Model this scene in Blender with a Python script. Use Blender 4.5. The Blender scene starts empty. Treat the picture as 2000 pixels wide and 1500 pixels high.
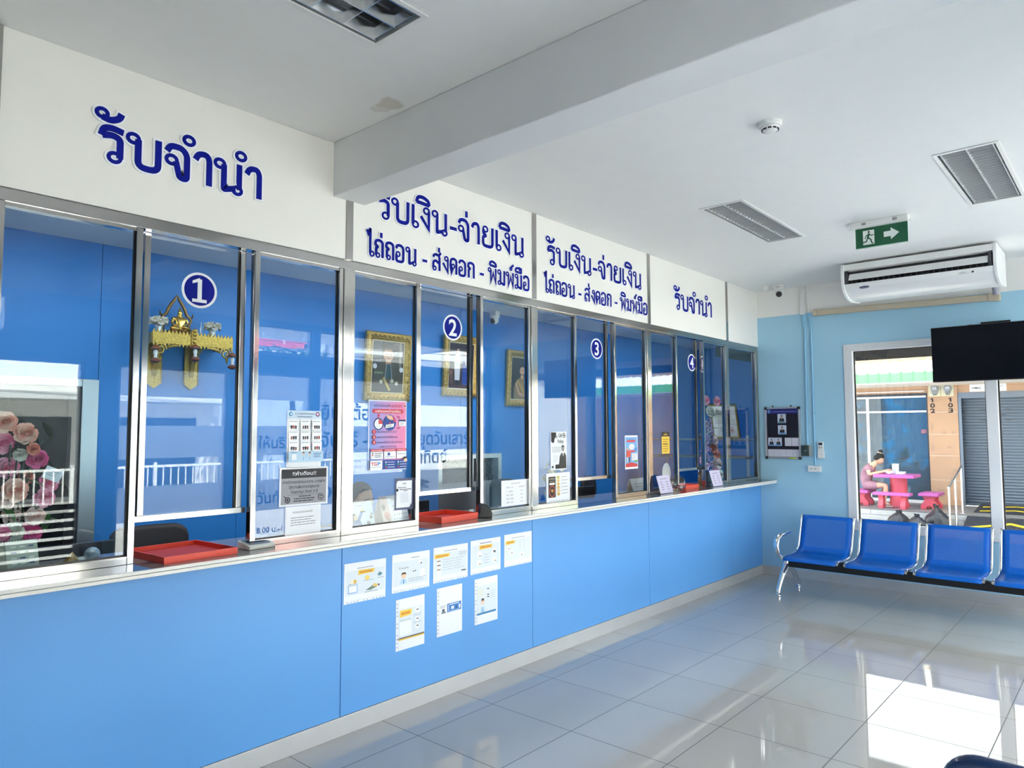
import bpy, math, random
from mathutils import Vector, Matrix

scene = bpy.context.scene
COL = scene.collection

# ------------------------------------------------------------------ camera, sky, sun, exposure
cam_data = bpy.data.cameras.new("camera")
cam_data.sensor_fit = 'HORIZONTAL'
cam_data.sensor_width = 36.0
cam_data.lens = 1388.44 / 2000.0 * 36.0
cam_data.clip_start = 0.05
cam_data.clip_end = 200
camera = bpy.data.objects.new("camera", cam_data)
COL.objects.link(camera)
_yaw, _pitch, _roll = 0.7218, 0.0651, -0.0030
_f = Vector((-math.sin(_yaw) * math.cos(_pitch), math.cos(_yaw) * math.cos(_pitch), math.sin(_pitch)))
_r = _f.cross(Vector((0, 0, 1))).normalized()
_u = _r.cross(_f)
_r2 = _r * math.cos(_roll) + _u * math.sin(_roll)
_u2 = -_r * math.sin(_roll) + _u * math.cos(_roll)
_m = Matrix.Identity(4)
for _i in range(3):
    _m[_i][0] = _r2[_i]
    _m[_i][1] = _u2[_i]
    _m[_i][2] = -_f[_i]
_m.translation = Vector((3.3705, 0.0, 1.6752))
camera.matrix_world = _m
scene.camera = camera

world = bpy.data.worlds.new("world")
scene.world = world
world.use_nodes = True
_wn = world.node_tree.nodes
_wn.clear()
_wo = _wn.new('ShaderNodeOutputWorld')
_bg = _wn.new('ShaderNodeBackground')
_tc = _wn.new('ShaderNodeTexCoord')
_sep = _wn.new('ShaderNodeSeparateXYZ')
_ramp = _wn.new('ShaderNodeValToRGB')
_ramp.color_ramp.elements[0].position = 0.0
_ramp.color_ramp.elements[0].color = (0.98, 0.99, 1.0, 1)
_ramp.color_ramp.elements[1].position = 0.7
_ramp.color_ramp.elements[1].color = (0.85, 0.91, 1.0, 1)
_l = world.node_tree.links
_l.new(_tc.outputs['Generated'], _sep.inputs[0])
_l.new(_sep.outputs['Z'], _ramp.inputs[0])
_l.new(_ramp.outputs[0], _bg.inputs[0])
_l.new(_bg.outputs[0], _wo.inputs[0])
_bg.inputs[1].default_value = 2.1

sun_data = bpy.data.lights.new("sun", 'SUN')
sun_data.energy = 14.0
sun_data.angle = 0.01
sun_data.color = (1.0, 0.95, 0.86)
sun = bpy.data.objects.new("sun", sun_data)
COL.objects.link(sun)
# the sun stands high behind the building: street and houses opposite are lit, the alley front is in shade
sun.rotation_euler = Vector((0.50, -0.40, -1.0)).to_track_quat('-Z', 'Y').to_euler()


def area_light(name, loc, direction, sx, sy, energy, color=(1, 1, 1), portal=False):
    d = bpy.data.lights.new(name, 'AREA')
    d.shape = 'RECTANGLE'
    d.size, d.size_y = sx, sy
    d.energy = energy
    d.color = color
    if portal:
        d.cycles.is_portal = True
    o = bpy.data.objects.new(name, d)
    COL.objects.link(o)
    o.location = loc
    o.rotation_euler = Vector(direction).to_track_quat('-Z', 'Y').to_euler()
    return o


area_light("window_portal", (4.46, 5.35, 1.6), (-1, 0, 0), 3.0, 5.6, 1, portal=True)
# unseen fill lights added to brighten the staff side, flush with its ceiling
for _y in (1.4, 3.4, 5.4, 8.6):
    area_light("staff_fill_light", (-0.95, _y, 3.02), (0, 0, -1), 0.3, 1.2, 5.0, (1.0, 0.98, 0.95))
area_light("window_portal", (2.31, 8.45, 1.6), (0, -1, 0), 2.7, 1.95, 1, portal=True)

scene.view_settings.view_transform = 'Standard'
scene.view_settings.look = 'None'
scene.view_settings.gamma = 1.0
scene.view_settings.use_curve_mapping = False
scene.view_settings.exposure = 2.3
scene.cycles.max_bounces = 10
scene.cycles.diffuse_bounces = 5
scene.cycles.glossy_bounces = 5
scene.cycles.transmission_bounces = 6
scene.cycles.transparent_max_bounces = 24
scene.cycles.caustics_reflective = False
scene.cycles.caustics_refractive = False
scene.cycles.sample_clamp_indirect = 6.0
scene.cycles.blur_glossy = 0.3

rnd = random.Random(7)

# ------------------------------------------------------------------ materials


def lin(h):
    h = h.lstrip('#')
    c = [int(h[i:i + 2], 16) / 255 for i in (0, 2, 4)]
    return tuple(x / 12.92 if x <= 0.04045 else ((x + 0.055) / 1.055) ** 2.4 for x in c) + (1,)


_mats = {}


def mat(key, color, rough=0.5, metal=0.0, spec=0.5, coat=0.0, noise=0.0, nscale=6.0, bump=0.0, emit=None, alpha=None):
    """Principled material whose colour is broken up by a little procedural noise."""
    if key in _mats:
        return _mats[key]
    m = bpy.data.materials.new(key)
    m.use_nodes = True
    nt = m.node_tree
    p = nt.nodes['Principled BSDF']
    c = lin(color) if isinstance(color, str) else tuple(color) + (1,)
    p.inputs['Base Color'].default_value = c
    p.inputs['Roughness'].default_value = rough
    p.inputs['Metallic'].default_value = metal
    p.inputs['Specular IOR Level'].default_value = spec
    p.inputs['Coat Weight'].default_value = coat
    p.inputs['Coat Roughness'].default_value = 0.05
    if noise or bump:
        tc = nt.nodes.new('ShaderNodeTexCoord')
        n = nt.nodes.new('ShaderNodeTexNoise')
        n.inputs['Scale'].default_value = nscale
        n.inputs['Detail'].default_value = 5
        nt.links.new(tc.outputs['Object'], n.inputs['Vector'])
        if noise:
            r = nt.nodes.new('ShaderNodeMapRange')
            r.inputs[1].default_value, r.inputs[2].default_value = 0.25, 0.75
            r.inputs[3].default_value, r.inputs[4].default_value = 1 - noise, 1 + noise * 0.4
            nt.links.new(n.outputs[0], r.inputs[0])
            mx = nt.nodes.new('ShaderNodeVectorMath')
            mx.operation = 'SCALE'
            mx.inputs[0].default_value = c[:3]
            nt.links.new(r.outputs[0], mx.inputs['Scale'])
            nt.links.new(mx.outputs[0], p.inputs['Base Color'])
        if bump:
            b = nt.nodes.new('ShaderNodeBump')
            b.inputs['Strength'].default_value = bump
            b.inputs['Distance'].default_value = 0.01
            nt.links.new(n.outputs[0], b.inputs['Height'])
            nt.links.new(b.outputs[0], p.inputs['Normal'])
    if emit:
        p.inputs['Emission Color'].default_value = lin(emit[0])
        p.inputs['Emission Strength'].default_value = emit[1]
    _mats[key] = m
    return m


def C(h, rough=0.55):
    """plain printed / painted colour"""
    return mat('paint_%s_%d' % (h.lstrip('#'), int(rough * 100)), h, rough)


class NT:
    """tiny helper to wire shader nodes"""

    def __init__(self, m):
        self.t = m.node_tree

    def n(self, typ, **kw):
        nd = self.t.nodes.new('ShaderNode' + typ)
        for k, v in kw.items():
            setattr(nd, k, v)
        return nd

    def l(self, a, b):
        self.t.links.new(a, b)

    def math(self, op, a, b=None):
        nd = self.n('Math', operation=op)
        for i, x in enumerate((a, b)):
            if x is None:
                continue
            if isinstance(x, (int, float)):
                nd.inputs[i].default_value = x
            else:
                self.l(x, nd.inputs[i])
        return nd.outputs[0]

    def mix(self, fac, a, b):
        nd = self.n('Mix', data_type='RGBA')
        for i, x in ((0, fac), (6, a), (7, b)):
            if isinstance(x, (tuple, list, int, float)):
                nd.inputs[i].default_value = x
            else:
                self.l(x, nd.inputs[i])
        return nd.outputs[2]


def glass_mat(key, tint, ior=1.5, rough=0.0, extra=None):
    """thin clear glass: see-through with a Fresnel mirror on each face"""
    m = bpy.data.materials.new(key)
    m.use_nodes = True
    t = NT(m)
    m.node_tree.nodes.remove(m.node_tree.nodes['Principled BSDF'])
    out = m.node_tree.nodes['Material Output']
    tr = t.n('BsdfTransparent')
    tr.inputs[0].default_value = tint + (1,)
    gl = t.n('BsdfGlossy')
    gl.inputs['Roughness'].default_value = rough
    fr = t.n('Fresnel')
    geo = t.n('NewGeometry')
    # Fresnel inverts its index on back faces; feed it the inverse there so both faces mirror alike
    d = t.math('MULTIPLY', geo.outputs['Backfacing'], 1 / ior - ior)
    t.l(t.math('ADD', d, ior), fr.inputs['IOR'])
    ms = t.n('MixShader')
    t.l(fr.outputs[0], ms.inputs[0])
    t.l(tr.outputs[0], ms.inputs[1])
    t.l(gl.outputs[0], ms.inputs[2])
    t.l(ms.outputs[0], out.inputs[0])
    _mats[key] = m
    return m


def tile_mat():
    m = bpy.data.materials.new('polished_floor_tile')
    m.use_nodes = True
    t = NT(m)
    p = m.node_tree.nodes['Principled BSDF']
    geo = t.n('NewGeometry')
    s = t.n('SeparateXYZ')
    t.l(geo.outputs['Position'], s.inputs[0])
    S = 0.6

    def edge(o, off):
        v = t.math('DIVIDE', t.math('ADD', o, -off + 60 * S), S)
        fr = t.math('FRACT', v)
        d = t.math('MINIMUM', fr, t.math('SUBTRACT', 1.0, fr))
        return t.math('LESS_THAN', d, 0.0042), t.math('FLOOR', v)
    ex, ix = edge(s.outputs[0], 0.3154)
    ey, iy = edge(s.outputs[1], 3.8789)
    e = t.math('MAXIMUM', ex, ey)
    wn = t.n('TexWhiteNoise', noise_dimensions='2D')
    cb = t.n('CombineXYZ')
    t.l(ix, cb.inputs[0])
    t.l(iy, cb.inputs[1])
    t.l(cb.outputs[0], wn.inputs['Vector'])
    no = t.n('TexNoise')
    no.inputs['Scale'].default_value = 2.2
    no.inputs['Detail'].default_value = 6
    t.l(geo.outputs['Position'], no.inputs['Vector'])
    f = t.math('ADD', t.math('MULTIPLY', wn.outputs['Value'], 0.25), t.math('MULTIPLY', no.outputs[0], 0.5))
    base = t.mix(f, (0.455, 0.430, 0.400, 1), (0.530, 0.505, 0.475, 1))
    t.l(t.mix(e, base, (0.07, 0.068, 0.065, 1)), p.inputs['Base Color'])
    t.l(t.math('ADD', t.math('MULTIPLY', e, 0.5), 0.03), p.inputs['Roughness'])
    p.inputs['Specular IOR Level'].default_value = 0.75
    return m


def two_tone_wall(name, low, high, z):
    m = bpy.data.materials.new(name)
    m.use_nodes = True
    t = NT(m)
    p = m.node_tree.nodes['Principled BSDF']
    geo = t.n('NewGeometry')
    s = t.n('SeparateXYZ')
    t.l(geo.outputs['Position'], s.inputs[0])
    no = t.n('TexNoise')
    no.inputs['Scale'].default_value = 1.6
    no.inputs['Detail'].default_value = 4
    t.l(geo.outputs['Position'], no.inputs['Vector'])
    lo = t.mix(no.outputs[0], tuple(x * 0.94 for x in low[:3]) + (1,), low)
    t.l(t.mix(t.math('GREATER_THAN', s.outputs[2], z), lo, high), p.inputs['Base Color'])
    p.inputs['Roughness'].default_value = 0.55
    return m


def ceiling_mat():
    """white paint with two brown water stains beside the beam"""
    m = bpy.data.materials.new('ceiling_paint')
    m.use_nodes = True
    t = NT(m)
    p = m.node_tree.nodes['Principled BSDF']
    geo = t.n('NewGeometry')
    no = t.n('TexNoise')
    no.inputs['Scale'].default_value = 9
    no.inputs['Detail'].default_value = 5
    t.l(geo.outputs['Position'], no.inputs['Vector'])
    off = t.n('VectorMath', operation='SCALE')
    t.l(no.outputs[1], off.inputs[0])
    off.inputs['Scale'].default_value = 0.12
    pos = t.n('VectorMath', operation='ADD')
    t.l(geo.outputs['Position'], pos.inputs[0])
    t.l(off.outputs[0], pos.inputs[1])

    def spot(x, y, r):
        d = t.n('VectorMath', operation='DISTANCE')
        t.l(pos.outputs[0], d.inputs[0])
        d.inputs[1].default_value = (x + 0.06, y + 0.06, 3.31 + 0.06)
        mr = t.n('MapRange')
        mr.inputs[1].default_value, mr.inputs[2].default_value = r, r * 0.72
        mr.inputs[3].default_value, mr.inputs[4].default_value = 0, 1
        t.l(d.outputs['Value'], mr.inputs[0])
        return mr.outputs[0]
    f = t.math('MAXIMUM', spot(0.63, 2.20, 0.075), t.math('MULTIPLY', spot(0.54, 2.20, 0.045), 0.6))
    base = t.mix(no.outputs[0], (0.83, 0.83, 0.82, 1), (0.87, 0.87, 0.86, 1))
    t.l(t.mix(t.math('MULTIPLY', f, 0.55), base, (0.50, 0.42, 0.33, 1)), p.inputs['Base Color'])
    p.inputs['Roughness'].default_value = 0.7
    return m


M_FLOOR = tile_mat()
M_CEIL = ceiling_mat()
M_WALLFAR = two_tone_wall('wall_paint_blue_white', lin('#a9d6ee'), (0.87, 0.865, 0.84, 1), 2.998)
M_WHITE = mat('white_paint', (0.86, 0.86, 0.85), 0.6, noise=0.03, nscale=2)
M_BEAM = mat('beam_paint', (0.80, 0.81, 0.82), 0.65, noise=0.05, nscale=2.5)
M_SIGN = mat('sign_board_white', (0.86, 0.845, 0.80), 0.22, noise=0.03, nscale=1.5)
M_BLUE = mat('blue_laminate', '#60a2e4', 0.38, noise=0.03, nscale=1.2)
M_BLUEBACK = mat('blue_wall_laminate', '#2580d4', 0.45, noise=0.03, nscale=1.2)
M_STEEL = mat('stainless_steel', (0.52, 0.50, 0.475), 0.12, metal=1.0, noise=0.06, nscale=3)
M_CHROME = mat('chrome', (0.83, 0.83, 0.84), 0.08, metal=1.0)
M_ALU = mat('grey_aluminium', (0.62, 0.64, 0.66), 0.3, metal=0.9)
M_BASE = mat('grey_kickboard', (0.55, 0.55, 0.55), 0.3, metal=0.35, noise=0.05)
M_STONE = mat('polished_stone_ledge', (0.22, 0.22, 0.215), 0.07, spec=0.7, noise=0.12, nscale=30)
M_STONEEDGE = mat('stone_ledge_edge', (0.82, 0.81, 0.77), 0.25, noise=0.05, nscale=25)
M_GLASS = glass_mat('partition_glass', (0.88, 0.95, 0.97))
M_WGLASS = glass_mat('window_glass', (0.95, 0.97, 0.97))
M_FARGLASS = glass_mat('tinted_window_glass', (0.64, 0.655, 0.645))
M_NAVY = mat('navy_letter', '#04148a', 0.45, spec=0.15)
M_LETWHITE = mat('letter_edge_white', (0.88, 0.89, 0.92), 0.4)
M_BLACK = mat('black_plastic', (0.012, 0.012, 0.014), 0.35)
M_DARK = mat('dark_grey', (0.05, 0.055, 0.06), 0.5)
M_PLASTIC = mat('white_plastic', (0.82, 0.82, 0.80), 0.35)
M_BEIGE = mat('beige_plastic', '#c9bda6', 0.45)
M_FRAMEW = mat('white_window_frame', (0.80, 0.81, 0.83), 0.35)
M_PAPER = mat('paper_white', (0.85, 0.87, 0.92), 0.45)
M_SKYBLUE = mat('pipe_paint_blue', '#8fc6e6', 0.45)
M_RED = mat('red_tray', '#e2452f', 0.4)
M_GOLD = mat('gilded', (0.56, 0.38, 0.08), 0.32, metal=0.75, noise=0.35, nscale=60, bump=0.5)
M_GOLDFRAME = mat('gilt_frame', (0.55, 0.36, 0.10), 0.38, metal=0.6, noise=0.5, nscale=45, bump=0.6)
M_BRONZE = mat('bronze', (0.35, 0.20, 0.07), 0.3, metal=0.85, noise=0.3, nscale=30)
M_SKIN = mat('skin', '#d8a888', 0.5, noise=0.05)
M_HAIR = mat('black_hair', (0.010, 0.008, 0.008), 0.6, spec=0.3, noise=0.3, nscale=60)

# ------------------------------------------------------------------ geometry helpers
class MB:
    """collects faces (each with a material) and links them as ONE mesh object"""

    def __init__(self, m=None):
        self.v, self.f, self.fm, self.m, self.uv = [], [], [], m, None

    def add(self, vs, fs, m=None):
        b = len(self.v)
        self.v += [Vector(x) for x in vs]
        for f in fs:
            self.f.append([b + i for i in f])
            self.fm.append(m or self.m)
        return self

    def box(self, x0, x1, y0, y1, z0, z1, m=None):
        vs = [(x, y, z) for z in (z0, z1) for y in (y0, y1) for x in (x0, x1)]
        return self.add(vs, [(0, 2, 3, 1), (4, 5, 7, 6), (0, 1, 5, 4), (2, 6, 7, 3), (0, 4, 6, 2), (1, 3, 7, 5)], m)

    def loft(self, rings, caps=True, closed=False, m=None):
        n = len(rings[0])
        vs = [p for r in rings for p in r]
        fs = []
        R = len(rings)
        for i in range(R if closed else R - 1):
            a, b = i * n, ((i + 1) % R) * n
            for j in range(n):
                k = (j + 1) % n
                fs.append((a + j, a + k, b + k, b + j))
        if caps and not closed:
            fs.append(tuple(range(n - 1, -1, -1)))
            fs.append(tuple((R - 1) * n + i for i in range(n)))
        return self.add(vs, fs, m)

    def tube(self, path, r, n=8, closed=False, caps=True, m=None, flat=1.0):
        P = [Vector(p) for p in path]
        L = len(P)
        rs = r if isinstance(r, (list, tuple)) else [r] * L
        rings = []
        up = None
        for i in range(L):
            a = P[(i - 1) % L] if (closed or i > 0) else P[i]
            b = P[(i + 1) % L] if (closed or i < L - 1) else P[i]
            t = (b - a)
            t = t.normalized() if t.length > 1e-9 else Vector((0, 0, 1))
            if up is None:
                up = Vector((0, 0, 1)) if abs(t.z) < 0.9 else Vector((1, 0, 0))
            s = t.cross(up)
            s = s.normalized() if s.length > 1e-6 else t.orthogonal().normalized()
            up = s.cross(t).normalized()
            rings.append([P[i] + s * math.cos(2 * math.pi * j / n) * rs[i] + up * math.sin(2 * math.pi * j / n) * rs[i] * flat for j in range(n)])
        return self.loft(rings, caps, closed, m)

    def cyl(self, p0, p1, r0, r1=None, n=16, m=None):
        return self.tube([p0, p1], [r0, r0 if r1 is None else r1], n, m=m)

    def lathe(self, prof, c=(0, 0, 0), n=24, m=None, axis='z', sx=1.0, sy=1.0):
        c = Vector(c)
        rings = []
        for r, z in prof:
            ring = []
            for j in range(n):
                a = 2 * math.pi * j / n
                x, y = math.cos(a) * r * sx, math.sin(a) * r * sy
                p = {'z': (x, y, z), 'y': (x, z, y), 'x': (z, x, y)}[axis]
                ring.append(c + Vector(p))
            rings.append(ring)
        return self.loft(rings, True, False, m)

    def ball(self, c, r, nu=14, nv=9, m=None):
        rx, ry, rz = r if isinstance(r, (tuple, list)) else (r, r, r)
        c = Vector(c)
        vs = [c + Vector((0, 0, -rz))]
        for i in range(1, nv):
            ph = -math.pi / 2 + math.pi * i / nv
            for j in range(nu):
                a = 2 * math.pi * j / nu
                vs.append(c + Vector((rx * math.cos(ph) * math.cos(a), ry * math.cos(ph) * math.sin(a), rz * math.sin(ph))))
        vs.append(c + Vector((0, 0, rz)))
        fs = []
        for j in range(nu):
            fs.append((0, 1 + (j + 1) % nu, 1 + j))
        for i in range(nv - 2):
            a, b = 1 + i * nu, 1 + (i + 1) * nu
            for j in range(nu):
                k = (j + 1) % nu
                fs.append((a + j, a + k, b + k, b + j))
        a = 1 + (nv - 2) * nu
        for j in range(nu):
            fs.append((a + j, a + (j + 1) % nu, len(vs) - 1))
        return self.add(vs, fs, m)

    def prism(self, poly, o, U, V, N, d0, d1, m=None):
        """2-D outline (counter-clockwise) in the frame o, U, V, pulled along N from d0 to d1"""
        o, U, V, N = Vector(o), Vector(U), Vector(V), Vector(N)
        n = len(poly)
        a = [o + U * p[0] + V * p[1] + N * d0 for p in poly]
        b = [o + U * p[0] + V * p[1] + N * d1 for p in poly]
        fs = [tuple(range(n - 1, -1, -1)), tuple(range(n, 2 * n))]
        for i in range(n):
            j = (i + 1) % n
            fs.append((i, j, n + j, n + i))
        return self.add(a + b, fs, m)

    def xf(self, M, start=0):
        for i in range(start, len(self.v)):
            self.v[i] = M @ self.v[i]
        return self


def root_loc(o):
    loc = Vector((0, 0, 0))
    while o is not None:
        loc += Vector(o.location)
        o = o.parent
    return loc


def tag(o, label=None, cat=None, group=None, kind=None):
    if label:
        o['label'] = label
    if cat:
        o['category'] = cat
    if group:
        o['group'] = group
    if kind:
        o['kind'] = kind
    return o


def build(name, mb, parent=None, smooth=None, bevel=0.0, seg=2, label=None):
    """link the collected faces as one object; coordinates are given in the world"""
    mats = []
    for m in mb.fm:
        if m not in mats:
            mats.append(m)
    if parent is not None:
        off = root_loc(parent)
    else:
        xs = [v.x for v in mb.v]
        ys = [v.y for v in mb.v]
        zs = [v.z for v in mb.v]
        off = Vector(((min(xs) + max(xs)) / 2, (min(ys) + max(ys)) / 2, min(zs)))
    me = bpy.data.meshes.new(name)
    me.from_pydata([tuple(v - off) for v in mb.v], [], mb.f)
    for m in mats:
        me.materials.append(m)
    ix = {id(m): i for i, m in enumerate(mats)}
    me.polygons.foreach_set('material_index', [ix[id(m)] for m in mb.fm])
    if mb.uv:
        uvl = me.uv_layers.new(name='flat')
        for lp in me.loops:
            uvl.data[lp.index].uv = mb.uv[lp.vertex_index]
    if smooth is not None:
        me.shade_smooth()
        me.set_sharp_from_angle(angle=math.radians(smooth))
    me.update()
    o = bpy.data.objects.new(name, me)
    COL.objects.link(o)
    if parent is not None:
        o.parent = parent
    else:
        o.location = off
    if bevel:
        b = o.modifiers.new('soft_edges', 'BEVEL')
        b.width = bevel
        b.segments = seg
        b.limit_method = 'ANGLE'
        b.angle_limit = math.radians(40)
    if label:
        o['label'] = label
    return o


def thing(name, label, cat, loc, group=None, kind=None):
    o = bpy.data.objects.new(name, None)
    o.empty_display_size = 0.1
    COL.objects.link(o)
    o.location = loc
    return tag(o, label, cat, group, kind)


def solo(name, mb, label, cat, group=None, kind=None, **kw):
    return tag(build(name, mb, None, **kw), label, cat, group, kind)


def struct(name, mb, **kw):
    return tag(build(name, mb, None, **kw), kind='structure')


def copy_tree(o, parent=None):
    c = o.copy()
    COL.objects.link(c)
    if parent is not None:
        c.parent = parent
    for ch in list(o.children):
        copy_tree(ch, c)
    return c


_text_cache = {}


def text2d(body, bold=0.0, res=2):
    """letters of the built-in font as flat triangles, size 1, baseline at 0"""
    k = (body, bold, res)
    if k not in _text_cache:
        c = bpy.data.curves.new('letters', 'FONT')
        c.body = body
        c.size = 1
        c.offset = bold
        c.resolution_u = res
        o = bpy.data.objects.new('letters', c)
        COL.objects.link(o)
        bpy.context.view_layer.update()
        dg = bpy.context.evaluated_depsgraph_get()
        me = bpy.data.meshes.new_from_object(o.evaluated_get(dg))
        _text_cache[k] = ([(v.co.x, v.co.y) for v in me.vertices], [tuple(p.vertices) for p in me.polygons])
        bpy.data.objects.remove(o)
        bpy.data.curves.remove(c)
        bpy.data.meshes.remove(me)
    return _text_cache[k]


def fillet(pts, closed=False):
    """polyline with rounded corners; a point may carry its corner radius as third number"""
    P = [Vector((p[0], p[1])) for p in pts]
    R = [p[2] if len(p) > 2 else 0 for p in pts]
    out = []
    n = len(P)
    for i in range(n):
        if R[i] <= 0 or (not closed and i in (0, n - 1)):
            out.append(P[i])
            continue
        a, b = P[(i - 1) % n], P[(i + 1) % n]
        d0, d1 = a - P[i], b - P[i]
        r = min(R[i], d0.length * 0.5, d1.length * 0.5)
        s, e = P[i] + d0.normalized() * r, P[i] + d1.normalized() * r
        for k in range(6):
            t = k / 5
            out.append(s * (1 - t) ** 2 + P[i] * 2 * t * (1 - t) + e * t * t)
    return out


def ribbon(path, w, closed=False):
    """flat stroke of width w along a 2-D path -> verts, quads"""
    P = [Vector(p) for p in path]
    Q = [P[0]]
    for p in P[1:]:
        if (p - Q[-1]).length > 1e-4:
            Q.append(p)
    P = Q
    n = len(P)
    L, Rr = [], []
    for i in range(n):
        a = P[(i - 1) % n] if (closed or i > 0) else P[i]
        b = P[(i + 1) % n] if (closed or i < n - 1) else P[i]
        d0 = (P[i] - a).normalized() if (P[i] - a).length > 1e-9 else (b - P[i]).normalized()
        d1 = (b - P[i]).normalized() if (b - P[i]).length > 1e-9 else d0
        n0, n1 = Vector((-d0.y, d0.x)), Vector((-d1.y, d1.x))
        mm = n0 + n1
        if mm.length < 0.35:
            mm = n1
        mm.normalize()
        k = min(1 / max(mm.dot(n1), 0.45), 1.9)
        L.append(P[i] + mm * w / 2 * k)
        Rr.append(P[i] - mm * w / 2 * k)
    fs = []
    for i in range(n if closed else n - 1):
        j = (i + 1) % n
        fs.append((i, n + i, n + j, j))
    return L + Rr, fs


# stroke letters for the big signs: advance, strokes (p = path, o = ring)
G = {
    'ร': (.64, [('p', [(.04, .70), (.09, .94, .1), (.28, .99, .1), (.54, .93)]), ('p', [(.06, .71), (.30, .78, .12), (.47, .70, .12), (.47, .12)]), ('o', .35, .12, .12)]),
    'บ': (.92, [('o', .13, .86, .12), ('p', [(.25, .86), (.25, .02, .2), (.74, .02, .2), (.74, 1.0)])]),
    'ั': (0, [('o', -.46, 1.36, .11), ('p', [(-.46, 1.25), (-.26, 1.19, .15), (-.06, 1.32, .15), (-.02, 1.48)])]),
    'จ': (.74, [('p', [(.04, .78), (.12, .98, .12), (.42, .99, .2), (.56, .80, .15), (.56, .02, .12), (.38, .02, .1), (.27, .52)]), ('o', .16, .54, .12)]),
    'ำ': (.58, [('o', -.14, 1.30, .12), ('p', [(.04, .76), (.12, .97, .12), (.34, 1.0, .15), (.42, .85, .12), (.42, 0)])]),
    'า': (.58, [('p', [(.04, .76), (.12, .97, .12), (.34, 1.0, .15), (.42, .85, .12), (.42, 0)])]),
    'น': (.88, [('o', .13, .86, .12), ('p', [(.25, .86), (.25, .03, .05), (.58, .14)]), ('o', .64, .09, .11), ('p', [(.70, .12), (.70, 1.0)])]),
    'เ': (.40, [('p', [(.08, 1.0), (.08, .12)]), ('o', .20, .12, .12)]),
    'ง': (.64, [('o', .34, .86, .12), ('p', [(.46, .86), (.46, .03), (.06, .56)])]),
    'ิ': (0, [('p', [(-.66, 1.17), (-.60, 1.42, .14), (-.32, 1.46, .16), (-.06, 1.32, .1), (-.03, 1.13)]), ('p', [(-.66, 1.18), (-.03, 1.14)])]),
    'ื': (0, [('p', [(-.66, 1.17), (-.60, 1.42, .14), (-.32, 1.46, .16), (-.06, 1.32, .1), (-.03, 1.13)]), ('p', [(-.66, 1.18), (-.03, 1.14)]), ('p', [(-.05, 1.12), (-.05, 1.50)]), ('p', [(-.22, 1.26), (-.22, 1.54)])]),
    '่': (0, [('p', [(-.14, 1.15), (-.14, 1.45)])]),
    '์': (0, [('o', -.30, 1.27, .09), ('p', [(-.22, 1.27), (-.24, 1.42, .08), (-.02, 1.56)])]),
    'ย': (.86, [('o', .24, .86, .12), ('p', [(.12, .86), (.12, .62, .1), (.30, .54)]), ('p', [(.30, .54), (.10, .46, .08), (.10, .02, .18), (.66, .02, .18), (.66, 1.0)])]),
    'ไ': (.50, [('p', [(.0, 1.46), (.08, 1.22), (.22, 1.52, .03), (.22, .12)]), ('o', .34, .12, .12)]),
    'ถ': (.76, [('o', .25, .12, .11), ('p', [(.13, .10), (.13, .5, .03), (.25, .60, .03), (.07, .72, .03), (.10, .93, .1), (.32, 1.0, .2), (.58, .92, .15), (.58, 0)])]),
    'ก': (.76, [('p', [(.12, 0), (.12, .5, .03), (.24, .6, .03), (.06, .72, .03), (.1, .94, .1), (.33, 1.0, .2), (.58, .92, .15), (.58, 0)])]),
    'อ': (.80, [('p', [(.06, .78), (.14, .97, .12), (.4, 1.0, .2), (.6, .86, .15), (.6, .02, .2), (.08, .02, .15), (.08, .45)]), ('o', .2, .45, .12)]),
    'ส': (.80, [('p', [(.06, .8), (.14, .98, .12), (.4, 1.0, .2), (.58, .86, .15), (.58, 0)]), ('o', .16, .12, .11), ('p', [(.05, .12), (.06, .5, .1), (.25, .62, .12), (.58, .42)]), ('p', [(.46, .90), (.68, 1.14)])]),
    'ด': (.76, [('o', .30, .5, .11), ('p', [(.28, .4), (.16, .02), (.06, .5, .1), (.1, .9, .15), (.34, 1.0, .2), (.58, .9, .15), (.58, 0)])]),
    'พ': (.92, [('o', .12, .86, .11), ('p', [(.23, .86), (.23, .03), (.47, .66), (.71, .03), (.71, 1.0)])]),
    'ม': (.84, [('o', .13, .86, .12), ('p', [(.25, .86), (.25, .12)]), ('o', .14, .12, .11), ('p', [(.24, .15), (.66, .03, .06), (.66, 1.0)])]),
    '-': (.50, [('p', [(.06, .42), (.42, .42)])]),
    ' ': (.36, []),
}


def stroke_word(word):
    """-> width, list of (path, closed) at letter height 1"""
    x, out = 0.0, []
    for ch in word:
        adv, st = G[ch]
        base = x - (0.14 if ch in 'ัิื่์' else 0)
        for s in st:
            if s[0] == 'p':
                out.append(([p + Vector((base, 0)) for p in fillet(s[1])], False))
            else:
                _, cx, cy, r = s
                r *= 1.12
                out.append(([Vector((base + cx + r * math.cos(2 * math.pi * k / 16), cy + r * math.sin(2 * math.pi * k / 16))) for k in range(16)], True))
        x += adv
    return x - 0.16, out


def lettering(line, y0, y1, zbase, h, w, edge, parent):
    """a line of raised letters on a partition sign, one part for each word or dash"""
    sy = (y1 - y0) / stroke_word(line)[0]
    adv = lambda t: sum(G[c][0] for c in t)
    x, tok, items = 0.0, '', []
    for c in line + ' ':
        if c == ' ' or (c == '-' and tok):
            if tok:
                items.append((tok, x - adv(tok)))
            tok = '' if c == ' ' else c
            x += adv(c)
            if c == '-':
                items.append((c, x - adv(c)))
                tok = ''
        else:
            tok += c
            x += adv(c)
            if tok == '-':
                items.append((tok, x - adv(tok)))
                tok = ''
    for t, x in items:
        letter_word(t, y0 + x * sy, sy, zbase, h, w, edge, parent)


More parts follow.
